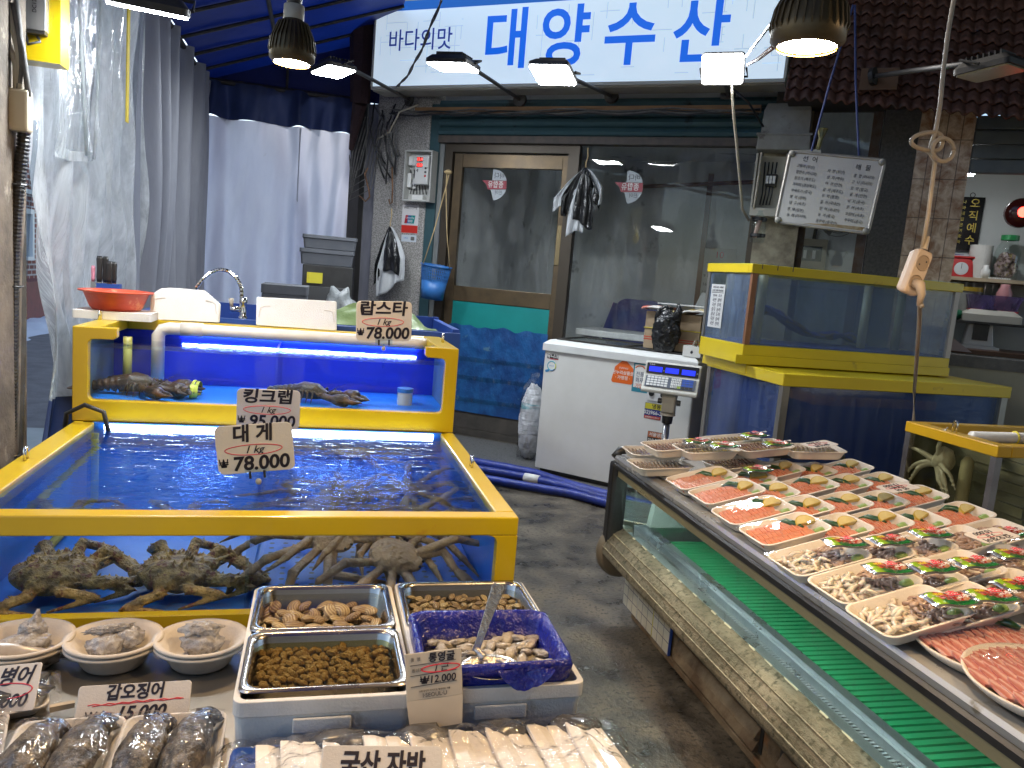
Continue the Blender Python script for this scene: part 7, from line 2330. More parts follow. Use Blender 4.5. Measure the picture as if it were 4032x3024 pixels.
shz = 1.582
v = NS(ZS(755, 1490), 1.1)
t = thing('kitchen_scale', 'red dial kitchen scale on the plywood shelf', 'scale', M=at_f((v.x, v.y, shz)))
MB().loft([[(x, y, z) for x, y in rrect(w_, d_, .01)] for z, w_, d_ in ((0, .17, .13), (.09, .15, .10), (.135, .13, .08), (.14, .16, .10), (.152, .16, .10))]).build('body', mat('scale_red', (.45, .02, .02), rough=.35), t)
MB().lathe([(0, .003), (.045, .002), (.047, 0)], 28, XZ((.0, -.062, .06))).build('dial', mat('dial_face', (.6, .62, .64), rough=.25), t)
MB().tube([(0, -.067, .06), (.0, -.067, .098)], .002, 5).build('needle', M_black, t)
t = thing('violet_carton', 'small violet carton behind the red kitchen scale', 'box', M=at_f(NS(ZS(690, 1400), 1.2) * 1) )
t.location.z = shz
bx('carton', (-.05, -.025, 0), (.05, .02, .17), mat('violet_carton', (.06, .03, .24), rough=.5), t)
bx('white_label', (-.03, -.027, .14), (.05, -.0255, .165), M_white, t)
v = NS(ZS(975, 1480), 1.12)
t = thing('paper_roll', 'thick roll of white paper towel on the shelf', 'paper roll', M=at_f((v.x, v.y, shz)))
MB().lathe([(.02, 0), (.075, 0), (.075, .24), (.02, .24), (.02, 0)], 36).build('roll', mat('tissue', (.62, .60, .57), (.56, .54, .51), scale=12, rough=.9, bump=.3, bscale=80), t, smooth=False)
v = NS(ZS(1065, 1480), 1.03)
t = thing('white_bottle', 'small white squeeze bottle before the paper roll', 'bottle', M=at_f((v.x, v.y, shz)))
MB().lathe([(0, 0), (.03, 0), (.031, .06), (.018, .075), (.018, .095), (0, .097)], 20).build('bottle', M_white, t, smooth=True)
v = NS(ZS(1300, 1440), 1.1)
t = thing('snack_jar', 'big clear jar of wrapped snacks with green screw lid', 'jar', M=at_f((v.x, v.y, shz)))
MB().lathe([(0, 0), (.078, 0), (.082, .02), (.082, .20), (.065, .25), (.055, .265), (.055, .285)], 30).build('jar_wall', glass('jar_pet', (.88, .92, .90), ior=1.5, bump=.3, bscale=20), t, smooth=True)
MB().lathe([(.058, .285), (.058, .32), (0, .322)], 24).build('lid', mat('green_lid', (.02, .24, .07), rough=.4), t)
MB().blob((0, 0, .10), (.07, .07, .095), 3, .3, 5, 3).build('contents', mat('snack_mix', (.10, .05, .04), (.42, .30, .30), lo=.45, hi=.55, scale=32, rough=.35, c3=(.30, .22, .08), s3=40, t3=.55), t)
v = NS(ZS(1180, 1460), 1.05)
t = thing('notebook', 'spiral notebook lying on the shelf before the jar', 'notebook', M=at_f((v.x, v.y, shz)))
bx('pages', (-.12, -.04, 0), (.1, .05, .012), M_white, t)
MB().tube([(-.12 + .22 * i / 30, -.041 + .003 * (i % 2), .006 + .006 * (i % 2)) for i in range(31)], .0012, 4).build('spiral', M_dark, t)
# plaque and lights
t = thing('black_plaque', 'black hanging plaque with gold vertical Korean lettering', 'plaque', M=at_f(NS(ZS(845, 990), 1.235)) @ XZ((0, 0, 0)))
MB().prism([(-.085, -.205), (.085, -.205), (.085, .19), (-.085, .19)], .012).build('board', mat('lacquer_black', (.01, .01, .011), rough=.15), t, bevel=.003)
for k, ch in enumerate('오직예수'):
    text('lettering', ch, .075, mat('gold_letter', (.42, .32, .05), rough=.4, metal=.3), t, .025, .14 - .09 * k, .0125, bold=.01)
for k, ch in enumerate('나와내집은여호와'):
    text('small_lettering', ch, .028, mat('gold_letter', (0, 0, 0)), t, -.045, .15 - .042 * k, .0125)
MB().tube([(.016 * cos(a), .205 + .016 * sin(a), .004) for a in [2 * pi * k / 14 for k in range(14)]], .003, 5, closed=True).build('ring', M_dark, t)
v = NS(ZS(825, 405), .55)
t = thing('ceiling_spotlight', 'small white spotlight under the neighbour stall ceiling', 'lamp', M=at_f((v.x, v.y, v.z)))
MB().lathe([(0, -.012), (.04, -.010), (.05, .01)], 20).build('lens', glow('spot_white', (.93, .97, 1), 90), t)
MB().lathe([(.051, .0), (.055, .03), (.03, .06), (0, .06)], 20).build('housing', M_white, t)
v = NS(ZS(1470, 870), .12)
t = thing('alarm_lamp', 'round red glowing alarm lamp on the dark frame post', 'lamp', M=at_f(v) @ XZ((0, 0, 0)))
MB().lathe([(0, .05), (.05, .045), (.085, .02), (.09, -.01), (0, -.012)], 28).build('dome', mat('dark_red_dome', (.08, .008, .008), rough=.2), t, smooth=True)
MB().blob((.004, 0, .048), (.030, .032, .008), 2, 0).build('lens', glow('red_lamp', (1, .03, .02), 9), t, smooth=True)
# table goods
tz0 = 1.081
v = NS(ZT(800, 1225), .85)
t = thing('appliance_base', 'white and black counter appliance on the brown table', 'appliance', M=at_f((v.x, v.y, tz0)))
MB().loft([[(x, y, z) for x, y in rrect(w_, d_, .012)] for z, w_, d_ in ((0, .26, .2), (.02, .25, .19), (.025, .19, .13), (.17, .15, .10))]).build('foot', M_white, t)
bx('black_column', (-.045, -.075, .06), (.05, -.06, .172), M_black, t)
bx('tray', (-.22, -.14, .173), (.30, .14, .19), M_black, t, bevel=.004)
t2 = thing('cash_till', 'cream till with sloping top on the black appliance tray', 'till', M=at_f((v.x, v.y, tz0 + .191)) @ Matrix.Translation((.05, 0, 0)))
MB().loft([[(x, y, z) for x, y in rrect(w_, d_, .012)] for z, w_, d_ in ((0, .36, .24), (.05, .36, .24), (.085, .26, .16))]).build('case', mat('cream_till', (.55, .52, .45), rough=.4), t2)
bx('slot', (-.06, -.085, .0855), (.03, -.04, .088), M_dark, t2)
t = thing('green_cloth', 'green cloth bundled at the left of the cream till', 'cloth', M=at_f((v.x, v.y, tz0 + .195)) @ Matrix.Translation((-.17, -.05, 0)))
MB().blob((0, 0, .03), (.055, .05, .035), 3, .3, 3, 4).build('cloth', mat('green_cloth', (.01, .13, .06), rough=.8), t, smooth=True)
t = thing('pink_basket', 'translucent violet basket holding a pink bottle above the till', 'basket', M=at_f((v.x, v.y, tz0 + .278)) @ Matrix.Translation((.06, .02, 0)))
MB().loft([[(x, y, z) for x, y in rrect(w_, d_, .01)] for z, w_, d_ in ((0, .28, .14), (.10, .34, .2))], cap1=False).build('wall', glass('violet_plastic', (.50, .42, .70), ior=1.4, dirt_haze=.4, dcol=(.3, .25, .45), dlo=.2, dhi=.5), t)
bx('pink_base', (-.15, -.08, -.012), (.15, .08, -.001), mat('pink_plastic', (.62, .08, .10), rough=.4), t)
MB().lathe([(0, 0), (.05, 0), (.05, .12), (.03, .16), (.03, .18), (0, .18)], 20, Matrix.Translation((.06, 0, .004))).build('pink_bottle', mat('pink_bottle', (.55, .25, .26), rough=.4), t, smooth=True)
v = NS(ZT(620, 640), 1.0)
t = thing('round_tub', 'round pale tub with mustard lid left of the violet basket', 'tub', M=at_f((v.x, v.y, v.z - .1)))
MB().lathe([(0, 0), (.09, 0), (.10, .15), (0, .15)], 28).build('tub', mat('cloudy_tub', (.36, .36, .33), (.22, .22, .2), scale=8, rough=.4), t)
MB().lathe([(.105, .15), (.105, .18), (0, .182)], 28).build('lid', mat('mustard_lid', (.45, .30, .03), rough=.4), t)
bx('shelf', (-.16, -.1, -.025), (.16, .12, -.001), mat('brown_table', (0, 0, 0)), t)
for k, (zx, zy) in enumerate(((670, 400), (1060, 420))):
    v = NS(ZT(zx, zy), 1.2)
    t = thing('scissors_rack', ('bunch of brown handled scissors hanging under the shelf', 'bunch of cream handled scissors hanging under the shelf, right of the brown ones')[k], 'scissors', M=at_f(v) @ XZ((0, 0, 0)))
    for j in range(3):
        for s_ in (-1, 1):
            MB().tube([(-.06 + .05 * j + s_ * .013 + .016 * cos(a), .03 + .026 * sin(a), 0) for a in [2 * pi * i / 12 for i in range(12)]], .005, 6, closed=True).build('handle', mat('brown_handle', (.10, .05, .02), rough=.5) if k == 0 else M_ivc, t)
        MB().prism([(-.066 + .05 * j, .0), (-.054 + .05 * j, .0), (-.060 + .05 * j, -.10)], .002).build('blade', M_steel, t)
v = NS(ZT(480, 1300), .3)
t = thing('leaning_sheet', 'pale pink plastic sheet sloping behind the fish tank corner', 'sheet', M=at_f((v.x, v.y, 1.07)))
MB().prism([(-.16, 0), (.10, 0), (-.10, .14), (-.16, .15)], .01, XZ((0, 0, 0))).build('sheet', mat('pale_pink', (.50, .40, .40), rough=.5), t)
_before = set(bpy.data.objects)
# ================================================================== DISPLAY COUNTER
CO = V((.923, 0, 0))
CA = -.0198
CMx = Matrix.Translation(CO) @ Matrix.Rotation(CA, 4, 'Z')
cn = thing('display_counter', 'grimy refrigerated display counter with green slatted floor and steel top', 'display counter', M=CMx)
CYN, CYF, CXR = .70, 2.29, .86   # near end, far end, right side
YZ = Matrix(((1, 0, 0, 0), (0, 0, 1, 0), (0, 1, 0, 0), (0, 0, 0, 1)))


def alongY(poly, y0, y1):
    """outline in (x, z) swept from y0 to y1"""
    return MB().prism(poly, y1 - y0, Matrix(((1, 0, 0, 0), (0, 0, 1, y0), (0, 1, 0, 0), (0, 0, 0, 1))))


M_top = mat('worn_stainless', (.62, .62, .61), (.48, .48, .47), lo=.3, hi=.7, scale=6, detail=8, rough=.2, rough2=.42, metal=.65, c3=(.30, .27, .22), s3=14, t3=.66)
bx('steel_top', (.030, CYN, .742), (CXR, CYF, .750), mat('top_sheet', (.56, .52, .47), (.46, .42, .38), scale=5, rough=.3, rough2=.5, metal=.5), cn)
alongY([(-.004, .748), (.0, .756), (.026, .756), (.030, .751), (.030, .742), (-.002, .736)], CYN, CYF).build('top_edge', M_top, cn)
bx('front_band', (.004, CYN, .690), (.012, CYF, .7355), mat('brassy_reflection', (.42, .36, .20), (.30, .26, .16), lo=.35, hi=.7, scale=4, rough=.25, rough2=.45, metal=.45, stretch=(1, .6, 3)), cn)  # stainless band; brassy tone paints its yellow-green reflections
alongY([(-.006, .728), (-.001, .734), (-.001, .718), (-.006, .716)], CYN, CYF).build('black_gasket', M_black, cn)
# leaning front glass and end glass
M_wet = glass('wet_glass', (.84, .92, .90), ior=1.5, dirt_haze=.20, dcol=(.62, .65, .64), dscale=(30, 26, 3.2), dlo=.60, dhi=.80)
alongY([(.006, .712), (.011, .712), (.050, .512), (.045, .512)], CYN + .02, CYF - .03).build('front_glass', M_wet, cn)
bx('end_glass', (.04, CYF - .012, .51), (CXR - .04, CYF - .006, .735), M_wet, cn)
# far end post (black, rounded)
bx('end_post', (-.012, CYF - .022, .44), (.045, CYF + .030, .735), M_black, cn, bevel=.012)
MB().tube([(.0, CYF + .015, .745), (.02, CYF + .02, .768), (.08, CYF + .02, .772), (.6, CYF + .02, .772), (CXR, CYF + .02, .772)], .014, 8).build('end_bumper', M_black, cn, smooth=True)
# interior
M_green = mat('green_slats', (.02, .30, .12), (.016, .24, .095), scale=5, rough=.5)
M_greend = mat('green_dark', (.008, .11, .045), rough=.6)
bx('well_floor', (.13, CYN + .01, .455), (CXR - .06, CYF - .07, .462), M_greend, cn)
gs = MB()
n = int((CYF - .10 - CYN) / .0215)
for k in range(n):
    y_ = CYN + .01 + k * .0215
    gs.box((.165, y_, .492), (CXR - .10, y_ + .0145, .500))
for k in range(9):
    x_ = .20 + k * .085
    gs.box((x_, CYN + .01, .484), (x_ + .008, CYF - .10, .4915))
gs.build('slatted_floor', M_green, cn)
M_galv = mat('galvanised', (.46, .49, .52), (.36, .39, .42), scale=10, rough=.25, rough2=.42, metal=.9)
bx('outer_channel', (.054, CYN, .470), (.084, CYF - .03, .505), M_galv, cn, bevel=.002)
bx('inner_lip', (.118, CYN, .470), (.126, CYF - .03, .506), M_galv, cn)
bx('lip_fold', (.1265, CYN, .516), (.150, CYF - .03, .506), M_galv, cn)
gr = MB()
for k in range(int((CYF - .05 - CYN) / .011)):
    y_ = CYN + k * .011
    gr.box((.0845, y_, .484), (.1175, y_ + .0062, .487))
gr.build('drain_grille', M_galv, cn)
bx('drain_well', (.0845, CYN, .455), (.1175, CYF - .03, .462), M_black, cn)
bx('light_strip', (.016, CYN + .05, .690), (.030, CYF - .08, .6945), glow('counter_led', (.95, 1.0, .97), 26), cn)
bx('inner_back', (CXR - .055, CYN, .46), (CXR - .05, CYF, .735), M_galv, cn)
MB().prism([(0, 0), (.34, 0), (.34, .06), (.02, .14)], .03, Matrix(((1, 0, 0, .10), (0, 0, 1, CYF - .10), (0, 1, 0, .545), (0, 0, 0, 1)))).build('foam_wedge', mat('dirty_foam', (.34, .40, .38), (.26, .31, .29), scale=14, rough=.8), cn)
bx('inner_end', (.06, CYF - .068, .455), (CXR - .06, CYF - .06, .54), M_galv, cn)
# mouldy bumper
M_mould = mat('mouldy_beige', (.28, .23, .15), (.10, .085, .05), lo=.34, hi=.66, scale=9, detail=10, rough=.8, bump=.6, bscale=120, stretch=(1, .6, 1), c3=(.065, .058, .030), s3=62, t3=.50, w3=.16)
bump_p = [(.052, .508), (.044, .513), (.020, .504), (.001, .486), (-.013, .461), (-.020, .438), (-.019, .426), (-.008, .415), (.030, .378), (.10, .312), (.16, .312), (.16, .45), (.052, .45)]
alongY(bump_p, CYN - .02, CYF + .005).build('bumper', M_mould, cn, smooth=True)
for i, (x_, z_) in enumerate(((.0105, .4955), (-.0065, .4735), (-.0168, .4495))):
    MB().tube([(x_ - .0012, CYN, z_), (x_ - .0012, CYF, z_)], .0022 if i != 1 else .0016, 5).build('bumper_bead', mat('bead_beige', (.33, .27, .17), (.12, .10, .06), scale=40, rough=.8), cn)
fl = MB()
rf = random.Random(9)
for k in range(17):
    y_ = CYN + .02 + k * .09 + rf.uniform(0, .03)
    L = rf.uniform(.02, .06)
    fl.prism([(.040, y_), (.047, y_ + .004), (.046, y_ + L), (.039 + rf.uniform(0, .004), y_ + L * .8)], .0008, base=.5125)
tag(fl.build('peeling_flakes', mat('cream_flake', (.62, .53, .36), rough=.7), cn), kind='stuff')
MB().lathe([(.0, -.02), (.075, -.02), (.085, .0), (.085, .02), (.0, .03)], 24, Matrix.Translation((.055, CYF + .005, .425)) @ Matrix.Rotation(-pi / 2, 4, 'X') @ Matrix.Diagonal((1, 1.05, 1, 1))).build('bumper_cap', mat('scuffed_cap', (.20, .17, .13), (.13, .11, .08), scale=12, rough=.5), cn, smooth=True, bevel=.004)
# kick base
M_kick = mat('rusty_kickplate', (.26, .20, .13), (.09, .055, .03), lo=.38, hi=.62, scale=7, detail=8, rough=.7, bump=.4, bscale=60, c3=(.20, .09, .035), s3=8, t3=.60)
bx('kick_plate', (.114, CYN, .206), (.14, CYF - .02, .31), M_kick, cn)
bx('end_plate', (.1405, CYF - .03, .206), (CXR - .02, CYF - .02, .45), M_kick, cn)
bx('skirt_lip', (.104, CYN, .203), (.1135, CYF - .02, .222), M_kick, cn, bevel=.002)
for y0, y1 in ((1.48, 1.925), (.95, 1.385)):
    for z0 in (.240, .272):
        vt = alongY([(.094, z0 - .002), (.1095, z0 + .026), (.1132, z0 + .026), (.1132, z0 - .006)], y0, y1)
        vt.build('louvre', M_kick, cn, bevel=.002)
        bx('louvre_gap', (.1110, y0 - .012, z0 - .004), (.1138, y1 + .012, z0 + .031), M_black, cn)
bx('undershade_sheet', (.15, CYN + .02, .201), (CXR - .05, CYF - .05, .205), M_dark, cn)  # dark sheet added for the shade beneath the counter
# grid boards leaning on the base
M_gridp = tilemat('white_grid', (.62, .60, .54), (.60, .58, .52), (.16, .16, .22), .042, .036, .0016, rough=.5, axis='YZ', stain=(.8, .78, .7), bump=.1)
for k, (lab, y0) in enumerate((('white grid ruled board farthest along the counter base', 2.222), ('yellow edged grid board, middle one of the three at the counter base', 2.096), ('blue edged grid board nearest the louvres of the counter base', 1.972))):
    t = thing('grid_board', lab, 'board', M=CMx @ Matrix.Translation((.1005, y0, .2225)))
    bx('sheet', (0, 0, 0), (.007, .120, .088), M_gridp, t)
    bx('edge', (-.0005, -.003, 0), (.0075, -.0005, .088), (M_white, mat('yellow_notice', (0, 0, 0)), mat('key_blue', (0, 0, 0)))[k], t)
# rope on the near corner
t = thing('rope_coil', 'frayed grey rope tied round the near corner of the counter', 'rope', M=CMx @ Matrix.Translation((.02, CYN - .03, .70)))
for k in range(3):
    MB().tube([(.05 * cos(a) + .01 * k, .03 * sin(a), .03 * k - .03 + .02 * sin(2 * a)) for a in [2 * pi * i / 16 for i in range(16)]], .011, 7, closed=True).build('turn', mat('grey_rope', (.22, .20, .15), (.13, .12, .09), scale=60, rough=.95, bump=.8, bscale=150), t, smooth=True)

# ================================================================== PACKS ON THE COUNTER
M_ptray = mat('cream_foam_tray', (.80, .74, .65), (.75, .68, .59), scale=5, rough=.42, bump=.1, bscale=120, sss=0)
PW, PD, PH = .174, .125, .027
TAU = radians(14.0)


def stripe(name, c1, c2, c3, sc, rough=.25, dist=4, bump=.4):
    if name in _MC:
        return _MC[name]
    m, nt, out = _new(name)
    b = nt.nodes.new('ShaderNodeBsdfPrincipled')
    wv = nt.nodes.new('ShaderNodeTexWave')
    wv.inputs['Scale'].default_value = sc
    wv.inputs['Distortion'].default_value = dist
    wv.inputs['Detail'].default_value = 4
    wv.inputs['Detail Scale'].default_value = 2
    nt.links.new(_coord(nt, (1, .6, 1)), wv.inputs['Vector'])
    nt.links.new(_ramp(nt, wv.outputs['Fac'], [(.0, c1), (.62, c2), (.95, c3)]), b.inputs['Base Color'])
    b.inputs['Roughness'].default_value = rough
    b.inputs['Subsurface Weight'].default_value = .15
    b.inputs['Subsurface Radius'].default_value = (.01, .004, .002)
    b.inputs['Subsurface Scale'].default_value = .3
    bp_ = nt.nodes.new('ShaderNodeBump')
    bp_.inputs['Strength'].default_value = bump
    bp_.inputs['Distance'].default_value = .003
    nt.links.new(_noise(nt, _coord(nt), 120, 4), bp_.inputs['Height'])
    nt.links.new(bp_.outputs[0], b.inputs['Normal'])
    nt.links.new(b.outputs[0], out.inputs['Surface'])
    _MC[name] = m
    return m


M_salm = stripe('salmon_flesh', (.70, .20, .09), (.74, .27, .14), (.77, .42, .29), 60)
M_salp = stripe('salmon_belly', (.58, .13, .05), (.66, .26, .14), (.74, .46, .33), 50)
M_chili = mat('green_chili', (.015, .06, .015), (.025, .085, .022), scale=20, rough=.3, coat=.4)
M_lemon_r = mat('lemon_rind', (.52, .38, .06), rough=.4, bump=.3, bscale=300)
M_lemon_f = mat('lemon_flesh', (.66, .57, .28), (.58, .48, .20), scale=50, rough=.3)
M_wasabi = mat('wasabi_leaf', (.30, .45, .12), (.24, .38, .10), scale=30, rough=.4)


def slice_strip(mb, a, b, w, h, lean, rnd):
    """one cut slice: a bent slab from a to b"""
    a, b = V(a), V(b)
    d = (b - a)
    s_ = V((-d.y, d.x, 0)).normalized()
    lp = []
    for q in range(5):
        u = q / 4
        c = a + d * u + V((0, 0, h * sin(pi * (.15 + .7 * u))))
        ww = w * (.75 + .25 * sin(pi * u))
        up = V((0, 0, .0045))
        tilt = V((0, 0, lean * ww))
        lp.append([c + s_ * ww + tilt + up, c - s_ * ww - tilt + up, c - s_ * ww - tilt, c + s_ * ww + tilt])
    mb.loft(lp)


def salmon_fill(t, rnd, pink=False):
    mb = MB()
    for r_ in range(3):
        for k in range(11):
            x = -.068 + k * .0108 + rnd.uniform(-.002, .002)
            y0 = -.044 + r_ * .027 + rnd.uniform(-.003, .003)
            if x > .028 and r_ == 2:
                continue
            slice_strip(mb, (x, y0, .010 + .0015 * r_), (x + .006, y0 + .030, .012 + .0015 * r_), .0125, .0035, .22, rnd)
    mb.build('salmon_slices', M_salm if not pink else M_salp, t, smooth=False)
    cx_, cy_ = .030 + rnd.uniform(-.004, .004), .018
    sh_ = rnd.choice((0, 1, 2))
    pts = [(cx_ - .018, .050, .018), (cx_ - .004, .034, .023), (cx_ + .006, .012, .022), (cx_ + .012, -.008, .020)]
    if sh_ == 1:
        pts = [(cx_ - .022, .048, .018), (cx_, .046, .024), (cx_ + .014, .030, .023), (cx_ + .012, .004, .020)]
    MB().tube(pts, [.003, .0078, .0075, .003], 10).build('green_chili', M_chili, t, smooth=True)
    R = Matrix.Translation((.056, .004 + rnd.uniform(-.006, .006), .016)) @ Matrix.Rotation(rnd.uniform(-.4, .5), 4, 'Z') @ Matrix.Rotation(.45, 4, 'X')
    n = 14
    wd = [(.024 * cos(pi * i / n), .024 * sin(pi * i / n)) for i in range(n + 1)]
    lw = MB().prism(wd, .010, R).build('lemon_wedge', M_lemon_r, t)
    MB().prism([(x * .86, .0015 + y * .86) for x, y in wd], .0105, R).build('lemon_flesh', M_lemon_f, lw)
    MB().blob((.066, -.030, .016), (.014, .010, .005), 2, .3, 3, 2).build('wasabi', M_wasabi, t, smooth=True)


def film(t, rnd, dz=.0):
    def f(u, v):
        x, y = (u - .5) * PW * .985, (v - .5) * PD * .985
        sag = -.0045 * sin(pi * u) * sin(pi * v)
        return (x, y, PH + .0012 + sag + .0016 * noise.noise(V((x * 60, y * 22, rnd * 3.3))) * sin(pi * u) * sin(pi * v) + dz)
    MB().grid(18, 12, f).build('film', glass('pack_film', (.98, .98, .98), ior=1.45, rough=.04, bump=.35, bscale=13, bdist=.007, stretch=(1, 2.4, 1)), t, smooth=True)


M_sqw = mat('squid_strips', (.78, .70, .58), (.72, .62, .48), scale=40, rough=.25, coat=.3, sss=.3)
M_sqd = mat('squid_tentacle', (.50, .37, .29), (.28, .18, .14), scale=50, rough=.3, coat=.3)


def squid_fill(t, rnd):
    mb = MB()
    for k in range(46):
        x, y = rnd.uniform(-.066, .005), rnd.uniform(-.042, .042)
        a = rnd.uniform(-.9, .9) + .4
        L = rnd.uniform(.02, .036)
        p = V((x, y, .010 + rnd.uniform(0, .012)))
        d = V((cos(a), sin(a), rnd.uniform(-.12, .12)))
        s_ = V((-d.y, d.x, .12)).normalized() * .0055
        lp = []
        for q in range(4):
            c = p + d * (L * (q / 3 - .5)) + V((0, 0, .004 * sin(pi * q / 3))) + s_ * (.8 * sin(q * 2 + k))
            lp.append([c + s_, c + V((0, 0, .0022)), c - s_, c - V((0, 0, .0015))])
        mb.loft(lp)
    mb.build('squid_strips', M_sqw, t, smooth=True)
    mb = MB()
    for k in range(26):
        p = V((rnd.uniform(.012, .062), rnd.uniform(-.036, .04), .012))
        a = rnd.uniform(0, 6.3)
        pts = [p + V((cos(a + i * .7), sin(a + i * .7), 0)) * .007 * i + V((0, 0, .004 * sin(i))) for i in range(5)]
        mb.tube(pts, [.0045, .004, .0035, .0028, .0015], 6)
    mb.build('tentacles', M_sqd, t, smooth=True)
    MB().blob((.066, -.030, .016), (.014, .011, .006), 2, .2, 3, 2).build('wasabi', M_wasabi, t, smooth=True)


def dark_fill(t, rnd, m):
    mb = MB()
    for r_ in range(2):
        for k in range(12):
            x = -.070 + k * .0118
            slice_strip(mb, (x, -.040 + .038 * r_, .011), (x + .008, -.004 + .038 * r_, .013), .0095, .006, .6, rnd)
    mb.build('fish_slices', m, t, smooth=False)


def place_pack(RFp, zr=.822, tau=TAU, rot=0.0, z_left=None, lift=0.0):
    """pack matrix from the surveyed front-right corner of its rim"""
    q = hz(RFp, zr)
    Rm = Matrix.Rotation(rot, 4, 'Z') @ Matrix.Rotation(-tau, 4, 'Y')
    off = Rm @ V((PW / 2, -PD / 2, PH))
    return Matrix.Translation(V((q.x, q.y, zr)) - off) @ Rm


def pack(label, M, kind, seed, film_=True):
    t = thing('seafood_pack' if kind != 'salmon' and kind != 'pink' else 'salmon_pack', label, 'seafood pack' if kind not in ('salmon', 'pink') else 'salmon pack', M=M)
    rnd = random.Random(seed)
    foam_tray('tray', PW, PD, PH, t, M_ptray)
    if kind == 'salmon':
        salmon_fill(t, rnd)
    elif kind == 'pink':
        salmon_fill(t, rnd, True)
    elif kind == 'squid':
        squid_fill(t, rnd)
    else:
        dark_fill(t, rnd, kind)
    if film_:
        film(t, seed)
    return t


z1 = lambda x, y: Q(2350, 1700, 700 / 2212, x, y)
z4 = lambda x, y: Q(3332, 1600, 700 / 2212, x, y)
rowname = {1: 'front', 2: 'second', 3: 'third', 4: 'fourth', 5: 'fifth'}
colname = ['in the column along the steel edge', 'in the second column from the steel edge', 'in the middle column', 'in the fourth column from the steel edge', 'in the column next to the octopus tank']
SAL = [  # column, row (from the squid packs), right-front rim corner, kind
    (0, 1, P(9, 1045, 165), 'salmon'), (0, 2, P(6, 822, 1585), 'salmon'), (0, 3, z1(2150, 722), 'salmon'), (0, 4, z1(1800, 552), 'pink'),
    (1, 1, P(9, 1310, 168), 'salmon'), (1, 2, P(6, 1063, 1580), 'salmon'), (1, 3, P(6, 845, 1485), 'salmon'), (1, 4, P(6, 700, 1400), 'salmon'),
    (2, 1, P(9, 1562, 135), 'pink'), (2, 2, P(6, 1306, 1555), 'salmon'), (2, 3, P(6, 1092, 1438), 'salmon'), (2, 4, P(6, 876, 1340), 'salmon'),
    (3, 1, z4(1368, 1440), 'salmon'), (3, 2, z4(850, 1196), 'salmon'), (3, 3, P(6, 1298, 1430), 'salmon'), (3, 4, P(6, 1076, 1354), 'salmon'),
    (4, 1, z4(1930, 1348), 'salmon'), (4, 2, z4(1335, 1118), 'salmon'), (4, 3, z4(828, 940), 'salmon'), (4, 4, P(6, 1302, 1330), 'salmon')]
for c_, r_, p_, k_ in SAL:
    zr = .822 if c_ < 4 else .826
    pack('wrapped salmon with lemon, %s %s' % ({1: 'nearest the squid', 2: 'second from the squid', 3: 'third from the squid', 4: 'farthest from the squid'}[r_], colname[c_]), place_pack(p_, zr), k_, c_ * 10 + r_)
SQ = [(0, 1, P(9, 1300, 340)), (0, 2, P(9, 1622, 500)), (0, 3, P(9, 1945, 690)), (1, 1, P(9, 1572, 325)), (1, 2, P(9, 1905, 490)), (1, 3, P(9, 2230, 660)),
      (2, 1, P(9, 1840, 285)), (2, 2, P(9, 2150, 430)), (3, 1, P(9, 2110, 250)), (3, 2, P(9, 2400, 380)), (4, 1, P(9, 2330, 200)), (2, 3, P(9, 2500, 560))]
sqM = {}
for c_, r_, p_ in SQ:
    M = place_pack(p_, .822)
    sqM[(c_, r_)] = M
    pack('wrapped raw squid, %s %s' % ({1: 'touching the salmon packs', 2: 'middle row', 3: 'row before the round plates'}[r_], colname[c_]), M, 'squid', 100 + c_ * 10 + r_)
M_dkfish = stripe('dark_sashimi', (.28, .15, .12), (.38, .25, .20), (.50, .40, .33), 30)
M_greyfish = stripe('grey_sashimi', (.30, .22, .16), (.40, .32, .25), (.52, .45, .37), 25)
M_yelfish = stripe('yellow_roe', (.42, .30, .06), (.34, .22, .05), (.14, .10, .10), 30)
BK = [('wrapped pale fish slices at the far corner of the counter, lowest layer', z1(1240, 445), .80, radians(3), M_greyfish, 0),
      ('wrapped pale fish slices tucked behind at the counter end', z1(1130, 290), .81, radians(2), M_greyfish, -.05),
      ('wrapped dark red fish slices under a sauce packet at the far left pile', z1(1420, 190), .86, radians(5), M_dkfish, .05),
      ('wrapped brown fish slices lying on top of the far left pile', z1(1835, 235), .865, radians(4), M_greyfish, .02),
      ('wrapped yellow roe pack at the very back of the pile', z1(2140, 120), .87, radians(6), M_yelfish, .0),
      ('wrapped brown fish slices with sauce packet, middle of the back pile', P(6, 806, 1200), .875, radians(6), M_dkfish, .05),
      ('wrapped brown fish slices under a small price card at the back', P(6, 1130, 1235), .875, radians(4), M_greyfish, -.25),
      ('wrapped fish slices pressed beneath the back pile beside the salmon', P(6, 640, 1310), .815, radians(5), M_dkfish, .1)]
bkM = []
for i, (lab, p_, zr, tau, m_, rot) in enumerate(BK):
    M = place_pack(p_, zr, tau, rot)
    bkM.append(M)
    pack(lab, M, m_, 200 + i)
wl = thing('foam_slab', 'cream foam slab under the packs along the steel edge', 'foam board', M=CMx @ Matrix.Translation((.045, 1.28, .7505)))
bx('slab', (0, 0, 0), (.115, .88, .010), M_ptray, wl, bevel=.003)

# sauce packets
M_foil = mat('foil_silver', (.62, .62, .62), (.5, .5, .5), scale=40, rough=.18, metal=.9)


